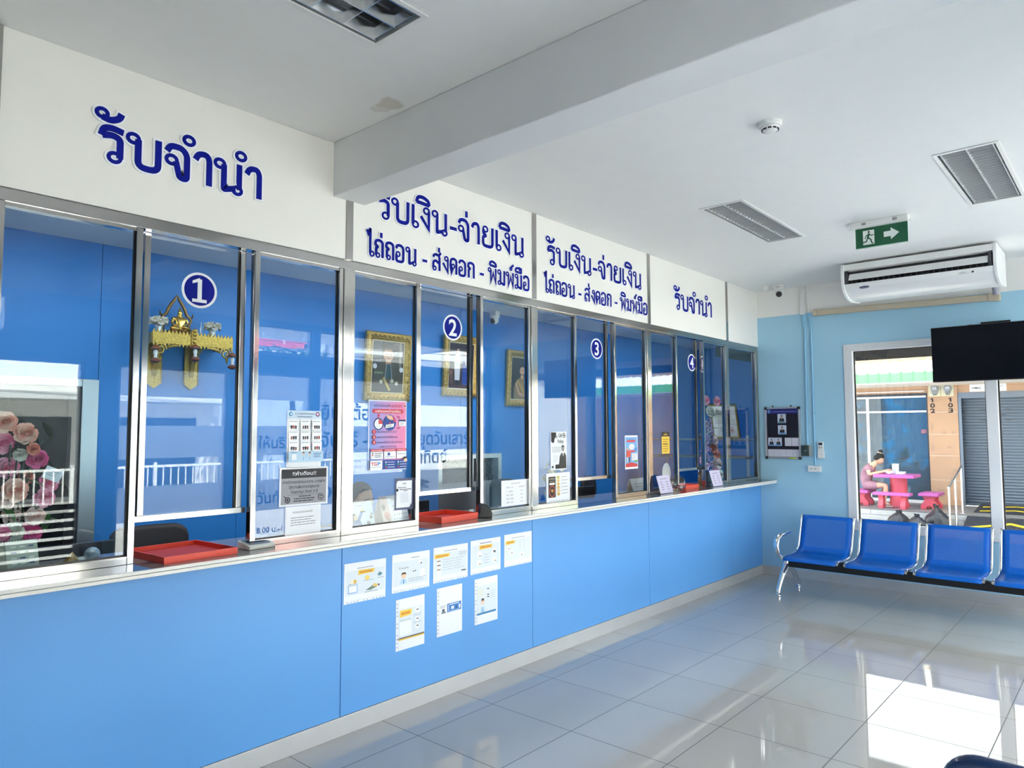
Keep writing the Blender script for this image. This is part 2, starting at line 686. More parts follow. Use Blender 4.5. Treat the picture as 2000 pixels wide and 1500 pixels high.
def letter_word(word, y0, sy, zbase, h, w, edge, parent):
    """navy strokes over a wider white edge (sub-part)"""
    W, strokes = stroke_word(word)
    res = []
    for ww, x0, x1, m in ((w, 0.0, 0.0095, M_NAVY), (w + edge, 0.0, 0.006, M_LETWHITE)):
        mb = MB(m)
        for si, (path, closed) in enumerate(strokes):
            dx = 0.0004 * (si % 7)      # neighbouring strokes lie at slightly different heights where they cross
            pts = [Vector((y0 + p.x * sy, zbase + p.y * h)) for p in path]
            if not closed:   # the edge also runs round the stroke ends
                e = (ww - w) / 2
                d = (pts[0] - pts[1]).normalized()
                pts[0] = pts[0] + d * e
                d = (pts[-1] - pts[-2]).normalized()
                pts[-1] = pts[-1] + d * e
            vs, fs = ribbon(pts, w * 0.58 + (ww - w) if closed else ww, closed)
            n = len(vs)
            mb.add([(SIGNX + x1 + dx, p.x, p.y) for p in vs] + [(SIGNX + x0, p.x, p.y) for p in vs], [])
            b = len(mb.v) - 2 * n
            for f in fs:
                mb.f.append([b + i for i in f])
                mb.fm.append(m)
            k = n // 2
            rng = range(k if closed else k - 1)
            for i in rng:
                j = (i + 1) % k
                for q in ((i, j, n + j, n + i), (k + i, k + j, n + k + j, n + k + i)):
                    mb.f.append([b + t for t in q])
                    mb.fm.append(m)
            if not closed:
                for q in ((0, k, n + k, n), (k - 1, 2 * k - 1, n + 2 * k - 1, n + k - 1)):
                    mb.f.append([b + t for t in q])
                    mb.fm.append(m)
        res.append(mb)
    o = build('dash' if word == '-' else 'lettering', res[0], parent)
    build('white_edge', res[1], o)
    return o


SIGNX = 0.0


class Sheet:
    """a thin printed sheet: print lies in layers on its face. coordinates run 0..1 across and up"""

    def __init__(self, o, U, V, w, h, base, thick=0.0012, bow=0.0):
        self.o, self.U, self.V = Vector(o), Vector(U).normalized(), Vector(V).normalized()
        self.N = self.U.cross(self.V).normalized()
        self.w, self.h, self.k = w, h, 0
        self.t = thick
        self.mb = MB(base)
        a = [(0, 0), (w, 0), (w, h), (0, h)]
        self.mb.prism(a, self.o, self.U, self.V, self.N, 0, thick, base)

    def lay(self, pts, fs, m):
        self.k += 1
        d = self.t + 0.00025 * self.k
        self.mb.add([self.o + self.U * p[0] * self.w + self.V * p[1] * self.h + self.N * d for p in pts], fs, m)
        return self

    def rect(self, x0, y0, x1, y1, c):
        return self.lay([(x0, y0), (x1, y0), (x1, y1), (x0, y1)], [(0, 1, 2, 3)], C(c) if isinstance(c, str) else c)

    def poly(self, pts, c):
        return self.lay(pts, [tuple(range(len(pts)))], C(c) if isinstance(c, str) else c)

    def circ(self, x, y, r, c, n=24, ry=None):
        """r in fractions of the width"""
        k = self.w / self.h
        return self.lay([(x + r * math.cos(2 * math.pi * i / n), y + (ry or r) * k * math.sin(2 * math.pi * i / n)) for i in range(n)], [tuple(range(n))], C(c) if isinstance(c, str) else c)

    def line(self, pts, wd, c):
        P = [Vector((p[0] * self.w, p[1] * self.h)) for p in pts]
        vs, fs = ribbon(P, wd * self.w)
        return self.lay([(p.x / self.w, p.y / self.h) for p in vs], fs, C(c) if isinstance(c, str) else c)

    def text(self, x, y, s, body, c, align='c', bold=0.0, fit=None, res=2):
        """s: letter size as a fraction of the sheet's height; fit: width to squeeze into"""
        vs, fs = text2d(body, bold, res)
        if not vs:
            return self
        x0, x1 = min(v[0] for v in vs), max(v[0] for v in vs)
        k = s * self.h
        kx = k
        if fit:
            kx = fit * self.w / (x1 - x0)
        W = (x1 - x0) * kx / self.w
        ox = x - (W / 2 if align == 'c' else (W if align == 'r' else 0))
        return self.lay([(ox + (v[0] - x0) * kx / self.w, y + v[1] * k / self.h) for v in vs], fs, C(c) if isinstance(c, str) else c)

    def rows(self, x0, x1, y0, y1, n, c, wd=0.4, seed=1):
        """lines of small print too fine to read"""
        r = random.Random(seed)
        vs, fs = [], []
        for i in range(n):
            yy = y1 - (y1 - y0) * (i + 0.5) / n
            hh = (y1 - y0) / n * wd / 2
            x = x0
            end = x1 - (x1 - x0) * r.random() * 0.25
            while x < end:
                e = min(end, x + (x1 - x0) * (0.05 + 0.16 * r.random()))
                b = len(vs)
                vs += [(x, yy - hh), (e, yy - hh), (e, yy + hh), (x, yy + hh)]
                fs.append((b, b + 1, b + 2, b + 3))
                x = e + (x1 - x0) * 0.02
        return self.lay(vs, fs, C(c) if isinstance(c, str) else c)

    def make(self, name, label, cat, group=None):
        return solo(name, self.mb, label, cat, group)

    def part(self, name, parent, label=None):
        return build(name, self.mb, parent, label=label)


def skin_mesh(nodes, edges, root, sub=2):
    """one continuous body grown round a skeleton -> (verts, faces); nodes: name -> (x, y, z, r)"""
    names = list(nodes)
    me = bpy.data.meshes.new('body')
    me.from_pydata([nodes[k][:3] for k in names], [(names.index(a), names.index(b)) for a, b in edges], [])
    o = bpy.data.objects.new('body', me)
    COL.objects.link(o)
    sk = o.modifiers.new('skin', 'SKIN')
    sk.use_smooth_shade = True
    for i, k in enumerate(names):
        r = nodes[k][3]
        rx, ry = r if isinstance(r, tuple) else (r, r)
        sv = me.skin_vertices[0].data[i]
        sv.radius = (rx, ry)
        sv.use_root = (k == root)
    ss = o.modifiers.new('sub', 'SUBSURF')
    ss.levels = ss.render_levels = sub
    bpy.context.view_layer.update()
    dg = bpy.context.evaluated_depsgraph_get()
    ev = bpy.data.meshes.new_from_object(o.evaluated_get(dg))
    vs = [v.co.copy() for v in ev.vertices]
    fs = [tuple(p.vertices) for p in ev.polygons]
    bpy.data.objects.remove(o)
    bpy.data.meshes.remove(me)
    bpy.data.meshes.remove(ev)
    return vs, fs


def head_mesh(mb, c, fw, up, s, m):
    """a head with brow, nose, chin and ears; s = half its height. returns a mapper (forward, side, up) -> point"""
    c, fw, up = Vector(c), Vector(fw).normalized(), Vector(up).normalized()
    sd = up.cross(fw)
    P = lambda a, b, d: c + fw * (a * s) + sd * (b * s) + up * (d * s)
    nu, nv = 32, 24
    rings = []
    for i in range(nv + 1):
        ph = -math.pi / 2 + math.pi * (i + 0.02) / (nv + 0.04)
        ring = []
        for j in range(nu):
            th = 2 * math.pi * j / nu
            a, b, d = math.cos(ph) * math.cos(th), math.cos(ph) * math.sin(th), math.sin(ph)
            low = max(0.0, -d)
            b2 = b * 0.68 * (1 - 0.34 * low ** 1.5)
            a2 = a * 0.80
            if a > 0:
                a2 = a * (0.76 + 0.06 * low) - 0.03 * (abs(b) < 0.5) * 0
                n = math.exp(-(b / 0.13) ** 2) * math.exp(-((d + 0.20) / 0.20) ** 2)
                a2 += 0.17 * n                                                   # nose
                a2 += 0.05 * math.exp(-(b / 0.22) ** 2) * math.exp(-((d + 0.55) / 0.10) ** 2)   # lips
                a2 += 0.06 * math.exp(-(b / 0.25) ** 2) * math.exp(-((d + 0.85) / 0.14) ** 2)   # chin
                a2 -= 0.06 * math.exp(-((abs(b) - 0.36) / 0.16) ** 2) * math.exp(-((d - 0.03) / 0.12) ** 2)   # eye hollows
            else:
                a2 *= 1 - 0.45 * low ** 1.2
            ring.append(P(a2, b2, d))
        rings.append(ring)
    mb.loft(rings, True, False, m)
    for q in (-1, 1):
        st = len(mb.v)
        mb.ball((0, 0, 0), (0.13 * s, 0.05 * s, 0.20 * s), 10, 8, m)
        M = Matrix((fw, sd, up)).transposed().to_4x4()
        mb.xf(Matrix.Translation(P(-0.04, q * 0.69, -0.06)) @ M, st)
    return P


def face_parts(P, s, parent, hair, lips):
    mb = MB(C('#efece8', 0.3))
    for q in (-1, 1):
        mb.ball(P(0.66, q * 0.27, 0.03), (0.07 * s, 0.10 * s, 0.055 * s), 10, 7)
    build('eyes', mb, parent)
    mb = MB(hair)
    for q in (-1, 1):
        mb.ball(P(0.725, q * 0.27, 0.025), (0.025 * s, 0.045 * s, 0.045 * s), 8, 6)
    build('irises', mb, parent)
    mb = MB(hair)
    for q in (-1, 1):
        mb.tube([P(0.73, q * 0.12, 0.235), P(0.71, q * 0.28, 0.245), P(0.60, q * 0.44, 0.16)], 0.028 * s, 6)
    build('eyebrows', mb, parent)
    build('mouth', MB(lips).tube([P(0.70, -0.20, -0.55), P(0.80, 0, -0.55), P(0.70, 0.20, -0.55)], [0.02 * s, 0.045 * s, 0.02 * s], 8), parent)


def hair_cap(mb, P, s, m, front=0.42):
    """scalp hair: covers the skull above the brow and down the nape"""
    nu, nv = 28, 16
    rings = []
    for i in range(nv + 1):
        t = i / nv
        ring = []
        for j in range(nu):
            th = 2 * math.pi * j / nu
            f = math.cos(th)
            dlow = front if f > 0.55 else (front - (0.55 - f) / 0.6 * (front + 0.33) if f > -0.05 else -0.42)
            ph = math.pi / 2 - (math.pi / 2 - math.asin(max(-0.9, min(0.9, dlow)))) * t
            r = 1.07
            a, b, d = math.cos(ph) * f * r, math.cos(ph) * math.sin(th) * r, math.sin(ph) * r
            ring.append(P(a * (0.82 if a < 0 else 0.80), b * 0.72, d))
        rings.append(ring)
    mb.loft(rings, True, False, m)

# ------------------------------------------------------------------ the room shell
YF, XW, ZC = 8.249, 4.30, 3.31          # far wall, street wall, ceiling
XB, ZS, YS = -2.20, 3.03, 11.05         # back wall and ceiling of the staff side

struct('floor', MB(M_FLOOR).box(0.0, XW + 0.15, -3.2, YF + 0.15, -0.15, 0.0))
struct('floor_staff', MB(M_FLOOR).box(XB - 0.15, 0.0, -3.2, YS + 0.15, -0.15, 0.0))
# ceiling with three recesses for the louvre lights
LIGHTS = [(1.02, 1.32, 0.56, 1.80), (1.01, 1.31, 4.825, 6.07), (2.53, 2.83, 4.80, 6.03)]
mb = MB(M_CEIL)
cx0, cx1 = -0.10, XW + 0.15
for a, b, xs in ((-3.2, 0.56, []), (0.56, 1.80, [LIGHTS[0]]), (1.80, 4.80, []), (4.80, 4.825, [LIGHTS[2]]), (4.825, 6.03, LIGHTS[1:]), (6.03, 6.07, [LIGHTS[1]]), (6.07, YF + 0.15, [])):
    e = [cx0] + [v for h in xs for v in (h[0], h[1])] + [cx1]
    for i in range(0, len(e), 2):
        mb.box(e[i], e[i + 1], a, b, ZC, ZC + 0.12)
mb.box(cx0, cx1, -3.2, YF + 0.15, ZC + 0.12, ZC + 0.25, M_WHITE)
struct('ceiling', mb)
struct('ceiling_staff', MB(M_WHITE).box(XB - 0.15, -0.10, -3.2, YS + 0.15, ZS, ZS + 0.2))

# down-stand beam across the room
struct('beam', MB(M_BEAM).box(0.0, XW, 2.293, 2.515, 2.998, ZC), bevel=0.006)

# far wall with the wide window
w = MB(M_WALLFAR)
wx0, wx1, wz0, wz1 = 1.0, 3.62, 0.625, 2.57
y0, y1 = YF, YF + 0.15
w.box(0.0, wx0, y0, y1, -0.15, ZC).box(wx1, XW + 0.15, y0, y1, -0.15, ZC)
w.box(wx0, wx1, y0, y1, -0.15, wz0).box(wx0, wx1, y0, y1, wz1, ZC)
struct('wall_far', w)
struct('baseboard_far', MB(M_BASE).box(0.0, XW, YF - 0.012, YF, 0.0, 0.102), bevel=0.002)

# near wall, staff walls
struct('wall_near', MB(M_WHITE).box(XB - 0.15, 0.9, -3.2, -3.05, 0.0, ZC).box(0.9, XW + 0.15, -3.2, -3.05, 0.0, ZC))
struct('wall_staff_end', MB(M_BLUEBACK).box(XB, 0.15, YS, YS + 0.15, 0.0, ZS))
struct('wall_staff_side', MB(M_WHITE).box(0.0, 0.15, YF + 0.15, YS, -0.3, ZS + 0.2))
w = MB(M_BLUEBACK)
M_SEAM = mat('seam_shadow_blue', '#123c70', 0.7)
w.box(XB - 0.15, XB - 0.012, -3.2, YS, 0.0, ZS, M_SEAM)
seams = [-3.2, -0.2, 1.851, 2.911, 4.02, 5.475, 7.424, 9.3, YS]
for a, b in zip(seams[:-1], seams[1:]):
    if a == -0.2:      # panels above and beside the doorway
        w.box(XB - 0.012, XB, a + 0.002, 0.35, 0.0, ZS)
        w.box(XB - 0.012, XB, 0.35, b - 0.002, 2.045, ZS)
    else:
        w.box(XB - 0.012, XB, a + 0.002, b - 0.002, 0.0, ZS)
struct('wall_back', w)

# doorway in the back wall: grey aluminium surround, dark glass leaf
d = thing('door_1', None, None, (XB, 1.1, 0.0), kind='structure')
mb = MB(M_ALU)
mb.box(XB, XB + 0.03, 1.742, 1.849, 0.0, 2.043).box(XB, XB + 0.03, 0.35, 0.44, 0.0, 2.043).box(XB, XB + 0.03, 0.44, 1.742, 1.99, 2.043)
build('door_frame', mb, d, bevel=0.003)
mb = MB(M_BLACK)
mb.box(XB + 0.002, XB + 0.022, 1.66, 1.742, 0.0, 1.99).box(XB + 0.002, XB + 0.022, 0.44, 0.52, 0.0, 1.99)
mb.box(XB + 0.002, XB + 0.022, 0.52, 1.66, 1.93, 1.99).box(XB + 0.002, XB + 0.022, 0.52, 1.66, 0.0, 0.12)
build('door_leaf', mb, d)
build('door_glass', MB(mat('dark_door_glass', (0.008, 0.010, 0.011), 0.15, spec=0.2)).box(XB + 0.006, XB + 0.014, 0.52, 1.66, 0.12, 1.93), d)

# far window: white aluminium frame, one mullion in view, two panes
win = thing('window_1', None, None, (2.31, YF, wz0), kind='structure')
mb = MB(M_FRAMEW)
for a, b in ((0.968, 1.0), (3.62, 3.652)):      # flat trim lapping on the wall
    mb.box(a, b, YF - 0.012, YF + 0.0, 0.594, 2.601)
mb.box(1.0, 3.62, YF - 0.012, YF, 2.57, 2.601).box(1.0, 3.62, YF - 0.012, YF, 0.594, 0.625)
mb.box(1.0, 1.055, YF - 0.012, YF + 0.10, 0.625, 2.57).box(3.565, 3.62, YF - 0.012, YF + 0.10, 0.625, 2.57)
mb.box(1.055, 3.565, YF - 0.012, YF + 0.10, 2.526, 2.57).box(1.055, 3.565, YF - 0.012, YF + 0.10, 0.625, 0.686)
mb.box(2.262, 2.358, YF - 0.012, YF + 0.10, 0.686, 2.526)
build('window_frame', mb, win, bevel=0.003)
mb = MB(M_BLACK)
for a, b in ((1.055, 2.262), (2.358, 3.565)):
    mb.box(a, a + 0.012, YF + 0.05, YF + 0.07, 0.686, 2.526).box(b - 0.012, b, YF + 0.05, YF + 0.07, 0.686, 2.526)
    mb.box(a, b, YF + 0.05, YF + 0.07, 2.516, 2.526).box(a, b, YF + 0.05, YF + 0.07, 0.686, 0.696)
build('window_gasket', mb, win)
for a, b in ((1.067, 2.250), (2.370, 3.553)):
    build('window_glass', MB(M_FARGLASS).box(a, b, YF + 0.057, YF + 0.063, 0.696, 2.516), win)

# street wall with the shopfront windows; frosted bands carry the opening hours, written for readers outside
OPEN = [(0.3, 0.9), (1.2, 2.45), (2.75, 3.97), (4.25, 5.01), (5.10, 6.58), (6.66, 8.20)]  # near opening is unseen, added for daylight; the two farthest are widened for more
LOW, TRANS = (0.1, 2.37), (2.58, 2.945)
TY = {1: (1.2, 1.81), 2: None}          # the transom over some windows is short or boarded up
w = MB(two_tone_wall('wall_paint_street', lin('#8fc0dc'), (0.86, 0.86, 0.84, 1), 2.998))
xs = (XW, XW + 0.15)
edges = [-3.2] + [e for o in OPEN for e in o] + [YF + 0.15]
for i in range(0, len(edges), 2):
    w.box(xs[0], xs[1], edges[i], edges[i + 1], -0.15, ZC)
for i, (a, b) in enumerate(OPEN):
    w.box(xs[0], xs[1], a, b, -0.15, LOW[0]).box(xs[0], xs[1], a, b, LOW[1], TRANS[0]).box(xs[0], xs[1], a, b, TRANS[1], ZC)
    ty = TY.get(i, (a, b))
    if ty is None:
        w.box(xs[0], xs[1], a, b, TRANS[0], TRANS[1])
    elif ty[1] < b:
        w.box(xs[0], xs[1], ty[1], b, TRANS[0], TRANS[1])
struct('wall_street', w)
M_FROST = mat('frosted_film', (0.80, 0.84, 0.90), 0.6)
_t = NT(M_FROST)
_p = M_FROST.node_tree.nodes['Principled BSDF']
_ms = _t.n('MixShader')
_ms.inputs[0].default_value = 0.8
_tl = _t.n('BsdfTranslucent')
_tl.inputs[0].default_value = (0.92, 0.94, 0.97, 1)
_t.l(_p.outputs[0], _ms.inputs[1])
_t.l(_tl.outputs[0], _ms.inputs[2])
_t.l(_ms.outputs[0], M_FROST.node_tree.nodes['Material Output'].inputs[0])
M_BANDINK = mat('band_letter_blue', '#0e2450', 0.8, spec=0.1)
WORDS = {3: ['ให้บริการ', 'วันทำการ', '8.00 น.-16.00 น.'], 4: ['ยินดีต้อนรับ', 'จันทร์ - ศุกร์', 'เวลา'], 5: ['หยุดวันเสาร์', 'อาทิตย์', 'และ']}
BANDS = [(2.045, 2.37), (1.39, 1.735), (0.745, 1.10)]
for i, (a, b) in enumerate(OPEN):
    o = thing('window_%d' % (i + 2), None, None, (XW, (a + b) / 2, LOW[0]), kind='structure')
    mb = MB(M_FRAMEW)
    lights = [(LOW, (a, b))] + ([(TRANS, TY.get(i, (a, b)))] if TY.get(i, 1) else [])
    for (z0, z1), (p, q) in lights:
        mb.box(XW + 0.03, XW + 0.10, p, p + 0.035, z0, z1).box(XW + 0.03, XW + 0.10, q - 0.035, q, z0, z1)
        mb.box(XW + 0.03, XW + 0.10, p + 0.035, q - 0.035, z0, z0 + 0.04).box(XW + 0.03, XW + 0.10, p + 0.035, q - 0.035, z1 - 0.035, z1)
    build('window_frame', mb, o, bevel=0.002)
    mb = MB(M_WGLASS)
    for (z0, z1), (p, q) in lights:
        mb.box(XW + 0.062, XW + 0.068, p + 0.035, q - 0.035, z0 + 0.04, z1 - 0.035)
    build('window_glass', mb, o)
    if i >= 2:
        mb = MB(M_FROST)
        for z0, z1 in BANDS:
            mb.box(XW + 0.0595, XW + 0.061, a + 0.036, b - 0.036, z0, min(z1, 2.334))
        build('frosted_film', mb, o)
    if i == 1:      # dark louvre slats over the lower part of the entrance-side window
        mb = MB(M_DARK)
        z = 0.16
        while z < 1.0:
            mb.box(XW + 0.072, XW + 0.085, a + 0.035, b - 0.035, z, z + 0.055)
            z += 0.085
        build('louvre_slats', mb, o)
    if i in WORDS:
        mb = MB(M_BANDINK)
        for (z0, z1), word in zip(((1.74, 2.03), BANDS[1], BANDS[2]) if i == 4 else ((BANDS[1], BANDS[2], (0.40, 0.70)) if i == 3 else (BANDS[1], (1.12, 1.37), BANDS[2])), WORDS[i]):
            vs, fs = text2d(word, 0.012)
            x0, x1 = min(v[0] for v in vs), max(v[0] for v in vs)
            s = min((b - a - 0.14) / (x1 - x0), 0.26)
            mb.add([(XW + 0.0585, a + 0.07 + (v[0] - x0) * s, z0 + 0.08 + v[1] * s) for v in vs], fs)
        build('opening_hours', mb, o)

# ------------------------------------------------------------------ service counter, stone ledge
ctr = thing('service_counter', 'long service counter front of light blue laminate panels', 'counter', (-0.02, 3.7, 0.0))
ys = [-3.0, 0.735, 2.389, 4.05, 5.697, 7.43, YF]
for a, b in zip(ys[:-1], ys[1:]):
    build('front_panel', MB(M_BLUE).box(-0.03, 0.0, a + 0.002, b - 0.002, 0.104, 1.058), ctr, bevel=0.0015)
build('seam_backing', MB(M_SEAM).box(-0.05, -0.03, -3.0, YF, 0.0, 1.058), ctr)
build('kickboard', MB(M_BASE).box(-0.03, 0.003, -3.0, YF, 0.0, 0.102), ctr, bevel=0.0015, label='grey metallic kickboard')
led = thing('stone_ledge', 'polished grey stone ledge with pale double edge along the service counter', 'ledge', (-0.1, 3.7, 1.058))
build('slab', MB(M_STONE).box(-0.38, 0.184, -3.0, YF - 0.001, 1.058, 1.09), led)
for z0, z1 in ((1.0755, 1.0905), (1.058, 1.0735)):
    build('edge_strip', MB(M_STONEEDGE).box(0.184, 0.194, -3.0, YF - 0.001, z0, z1), led, bevel=0.002, label='pale stone edge strip')
ZL = 1.09

# ------------------------------------------------------------------ glazed partition
par = thing('glass_partition', 'polished steel framed glass partition standing on the stone ledge', 'partition', (-0.03, 4.4, ZL))
MOD = [0.738 + 1.667 * k for k in range(5)]
xf0, xf1 = -0.055, 0.0
build('head_rail', MB(M_STEEL).box(xf0, xf1 + 0.002, -0.93, YF - 0.001, 2.602, 2.654), par, bevel=0.002)
for m in [0.700] + MOD[1:]:
    build('post', MB(M_STEEL).box(xf0, xf1 + 0.004, m - 0.026, m + 0.026, ZL, 2.602), par, bevel=0.002)
    build('sign_post', MB(M_STEEL).box(-0.02, xf1 + 0.016, m - 0.024, m + 0.024, 2.654, ZC - 0.001), par, bevel=0.002)
build('post', MB(M_STEEL).box(xf0, xf1 + 0.004, YF - 0.045, YF - 0.001, ZL, 2.602), par, bevel=0.002)
bays = []
for m in MOD[:4]:
    bays += [((m if m > 1 else 0.705) + 0.026, m + 0.550), (m + 1.100, m + 1.641)]
bays += [(MOD[4] + 0.026, YF - 0.045), (-0.90, 0.674)]
for a, b in bays:
    for y in ((a, a + 0.028), (b - 0.028, b)):
        build('stile', MB(M_STEEL).box(-0.045, -0.002, y[0], y[1], ZL, 2.602), par, bevel=0.0015)
    build('sill_rail', MB(M_STEEL).box(-0.045, -0.002, a + 0.028, b - 0.028, ZL, ZL + 0.036), par, bevel=0.0015)
    build('top_rail', MB(M_STEEL).box(-0.045, -0.006, a + 0.028, b - 0.028, 2.584, 2.602), par)
    mb = MB(M_BLACK)
    y0, y1 = a + 0.028, b - 0.028
    mb.box(-0.030, -0.022, y1 - 0.006, y1, ZL + 0.036, 2.584).box(-0.030, -0.022, y0, y1, ZL + 0.036, ZL + 0.041)
    build('gasket', mb, par)
    build('glass_pane', MB(M_GLASS).box(-0.029, -0.023, y0, y1 - 0.006, ZL + 0.041, 2.584), par)

# raised sash in each bay
SASH = ['raised glass sash window of teller one above the open slot', 'raised glass sash window of teller two above the second red tray',
        'raised glass sash window of teller three between notices', 'raised glass sash window of teller four in front of the lilac flowers']
for m, lab in zip(MOD[:4], SASH):
    s = thing('sash_window', lab, 'window', (-0.06, m + 0.825, 1.27), 'raised sash windows of the tellers')
    for y in ((m + 0.578, m + 0.606), (m + 1.050, m + 1.078)):
        build('stile', MB(M_STEEL).box(-0.085, -0.055, y[0], y[1], 1.292, 2.600), s, bevel=0.0015)
    build('bottom_rail', MB(M_STEEL).box(-0.088, -0.050, m + 0.552, m + 1.098, 1.264, 1.292), s, bevel=0.0015)
    build('gasket', MB(M_BLACK).box(-0.076, -0.066, m + 1.042, m + 1.050, 1.292, 2.60), s)
    build('glass_pane', MB(M_GLASS).box(-0.074, -0.068, m + 0.606, m + 1.042, 1.292, 2.60), s)

# bulkhead and white sign boards above the glass
struct('wall_bulkhead', MB(M_WHITE).box(-0.10, -0.02, -3.2, YF, 2.654, ZC))
SIGNX = 0.010


def board(y0, y1, label):
    o = thing('sign_board', label, 'sign', (-0.02, (y0 + y1) / 2, 2.655), 'white sign boards above the partition')
    build('board', MB(M_SIGN).box(-0.02, SIGNX, y0, y1, 2.655, ZC - 0.001), o, bevel=0.001)
    return o


b1 = board(0.724, MOD[1] - 0.024, 'white sign board with one large word, on the near side of the beam')
lettering('รับจำนำ', 1.085, 1.838, 2.868, 0.150, 0.0285, 0.018, b1)
b2 = board(MOD[1] + 0.024, MOD[2] - 0.024, 'white two line sign board half hidden behind the beam')
lettering('รับเงิน-จ่ายเงิน', 2.60, 3.932, 2.952, 0.140, 0.0225, 0.015, b2)
lettering('ไถ่ถอน - ส่งดอก - พิมพ์มือ', 2.525, 4.000, 2.706, 0.104, 0.017, 0.012, b2)
b3 = board(MOD[2] + 0.024, MOD[3] - 0.024, 'white two line sign board above window three, fully visible')
lettering('รับเงิน-จ่ายเงิน', 4.225, 5.585, 2.957, 0.140, 0.0225, 0.015, b3)
lettering('ไถ่ถอน - ส่งดอก - พิมพ์มือ', 4.185, 5.690, 2.730, 0.104, 0.017, 0.012, b3)
b4 = board(MOD[3] + 0.024, MOD[4] - 0.024, 'white sign board with one small word above window four')
lettering('รับจำนำ', 6.225, 7.010, 2.862, 0.150, 0.026, 0.015, b4)
board(MOD[4] + 0.024, YF - 0.001, 'short blank white board in the corner by the far wall')
board(-0.93, 0.676, 'blank white board nearest the entrance')

# round number stickers on the sashes
for n, m, yy in ((1, MOD[0], 1.551), (2, MOD[1], 3.238), (3, MOD[2], 4.900), (4, MOD[3], 6.585)):
    lab = ['round navy sticker with white figure one on the glass', 'round navy sticker with white figure two on the glass',
           'round navy sticker with white figure three on the glass', 'round navy sticker with white figure four on the glass'][n - 1]
    r = 0.088
    k = (3.3705 + 0.067) / 3.3705
    cy, cz = yy * k, 1.6752 + (2.353 - 1.6752) * k
    mb = MB(M_LETWHITE)
    for rr, x1, mm in ((r, -0.0665, M_LETWHITE), (r * 0.86, -0.0660, M_NAVY)):
        mb.lathe([(0.001, 0), (rr, 0), (rr, x1 + 0.0675), (0.001, x1 + 0.0675)], (-0.0675, cy, cz), 40, mm, axis='x')
    vs, fs = text2d(str(n), 0.02, 6)
    cx = (min(v[0] for v in vs) + max(v[0] for v in vs)) / 2
    s = 0.155
    mb.add([(-0.0655, cy + (v[0] - cx) * s, cz - 0.054 + v[1] * s) for v in vs], fs, M_LETWHITE)
    if n == 1:      # the figure one stands on a foot and has a flag
        mb.add([(-0.0654, cy + a, cz + b) for a, b in ((-0.036, -0.060), (0.036, -0.060), (0.036, -0.044), (-0.036, -0.044))], [(0, 1, 2, 3)], M_LETWHITE)
        mb.add([(-0.0654, cy + a, cz + b) for a, b in ((-0.036, 0.030), (0.0, 0.044), (0.0, 0.062), (-0.036, 0.044))], [(0, 1, 2, 3)], M_LETWHITE)
    solo('number_sticker', mb, lab, 'sticker', 'window number stickers')

# ------------------------------------------------------------------ ceiling fittings
M_LOUVRE1 = mat('satin_louvre', (0.80, 0.81, 0.82), 0.14, metal=1.0)
M_TUBE = mat('lamp_tube', (0.85, 0.86, 0.86), 0.3)


M_LOUVRE2 = mat('matt_louvre', (0.60, 0.61, 0.62), 0.5, metal=0.3)


def louvre_light(rect, label, n):
    M_LOUVRE = M_LOUVRE1 if n < 10 else M_LOUVRE2
    x0, x1, y0, y1 = rect
    o = thing('ceiling_light', label, 'light', ((x0 + x1) / 2, (y0 + y1) / 2, ZC), 'recessed louvre ceiling lights')
    mb = MB(M_PLASTIC)
    t = 0.018
    for a in ((x0 - t, x0 + 0.004, y0 - t, y1 + t), (x1 - 0.004, x1 + t, y0 - t, y1 + t), (x0 + 0.004, x1 - 0.004, y0 - t, y0 + 0.004), (x0 + 0.004, x1 - 0.004, y1 - 0.004, y1 + t)):
        mb.box(*a, ZC - 0.006, ZC - 0.0005)
    build('trim_frame', mb, o, bevel=0.001)
    mb = MB(mat('lamp_housing', (0.45, 0.46, 0.47), 0.3, metal=0.6))
    mb.box(x0 + 0.001, x1 - 0.001, y0 + 0.001, y1 - 0.001, ZC + 0.10, ZC + 0.118)
    for a in ((x0 + 0.001, x0 + 0.004, y0 + 0.004, y1 - 0.004), (x1 - 0.004, x1 - 0.001, y0 + 0.004, y1 - 0.004)):
        mb.box(*a, ZC, ZC + 0.10)
    build('housing', mb, o)
    xc = (x0 + x1) / 2
    mb = MB(M_LOUVRE)
    for xa in (x0 + 0.018, xc, x1 - 0.018):      # long reflector ridges, wider at the top
        mb.prism([(xa - 0.003, ZC + 0.002), (xa + 0.003, ZC + 0.002), (xa + 0.007, ZC + 0.02), (xa + 0.016, ZC + 0.06), (xa - 0.016, ZC + 0.06), (xa - 0.007, ZC + 0.02)], (0, 0, 0), (1, 0, 0), (0, 0, 1), (0, 1, 0), y0 + 0.006, y1 - 0.006)
    build('reflector_spine', mb, o, smooth=40)
    mb = MB(M_LOUVRE)
    for i in range(n + 1):
        ya = y0 + 0.02 + (y1 - y0 - 0.04) * i / n
        mb.prism([(ya - 0.0015, ZC + 0.003), (ya + 0.0015, ZC + 0.003), (ya + 0.006, ZC + 0.045), (ya - 0.006, ZC + 0.045)], (0, 0, 0), (0, 1, 0), (0, 0, 1), (1, 0, 0), x0 + 0.008, x1 - 0.008)
    build('louvre', mb, o)
    for xa in ((x0 + xc) / 2, (x1 + xc) / 2):
        build('lamp_tube', MB(M_TUBE).cyl((xa, y0 + 0.02, ZC + 0.078), (xa, y1 - 0.02, ZC + 0.078), 0.013, n=12), o, smooth=40)
    return o


louvre_light(LIGHTS[0], 'mirror louvre ceiling light on the near side of the beam', 8)
louvre_light(LIGHTS[1], 'grey louvre ceiling light above the counter beyond the beam', 22)
louvre_light(LIGHTS[2], 'grey louvre ceiling light farther from the counter, beyond the smoke detector', 22)

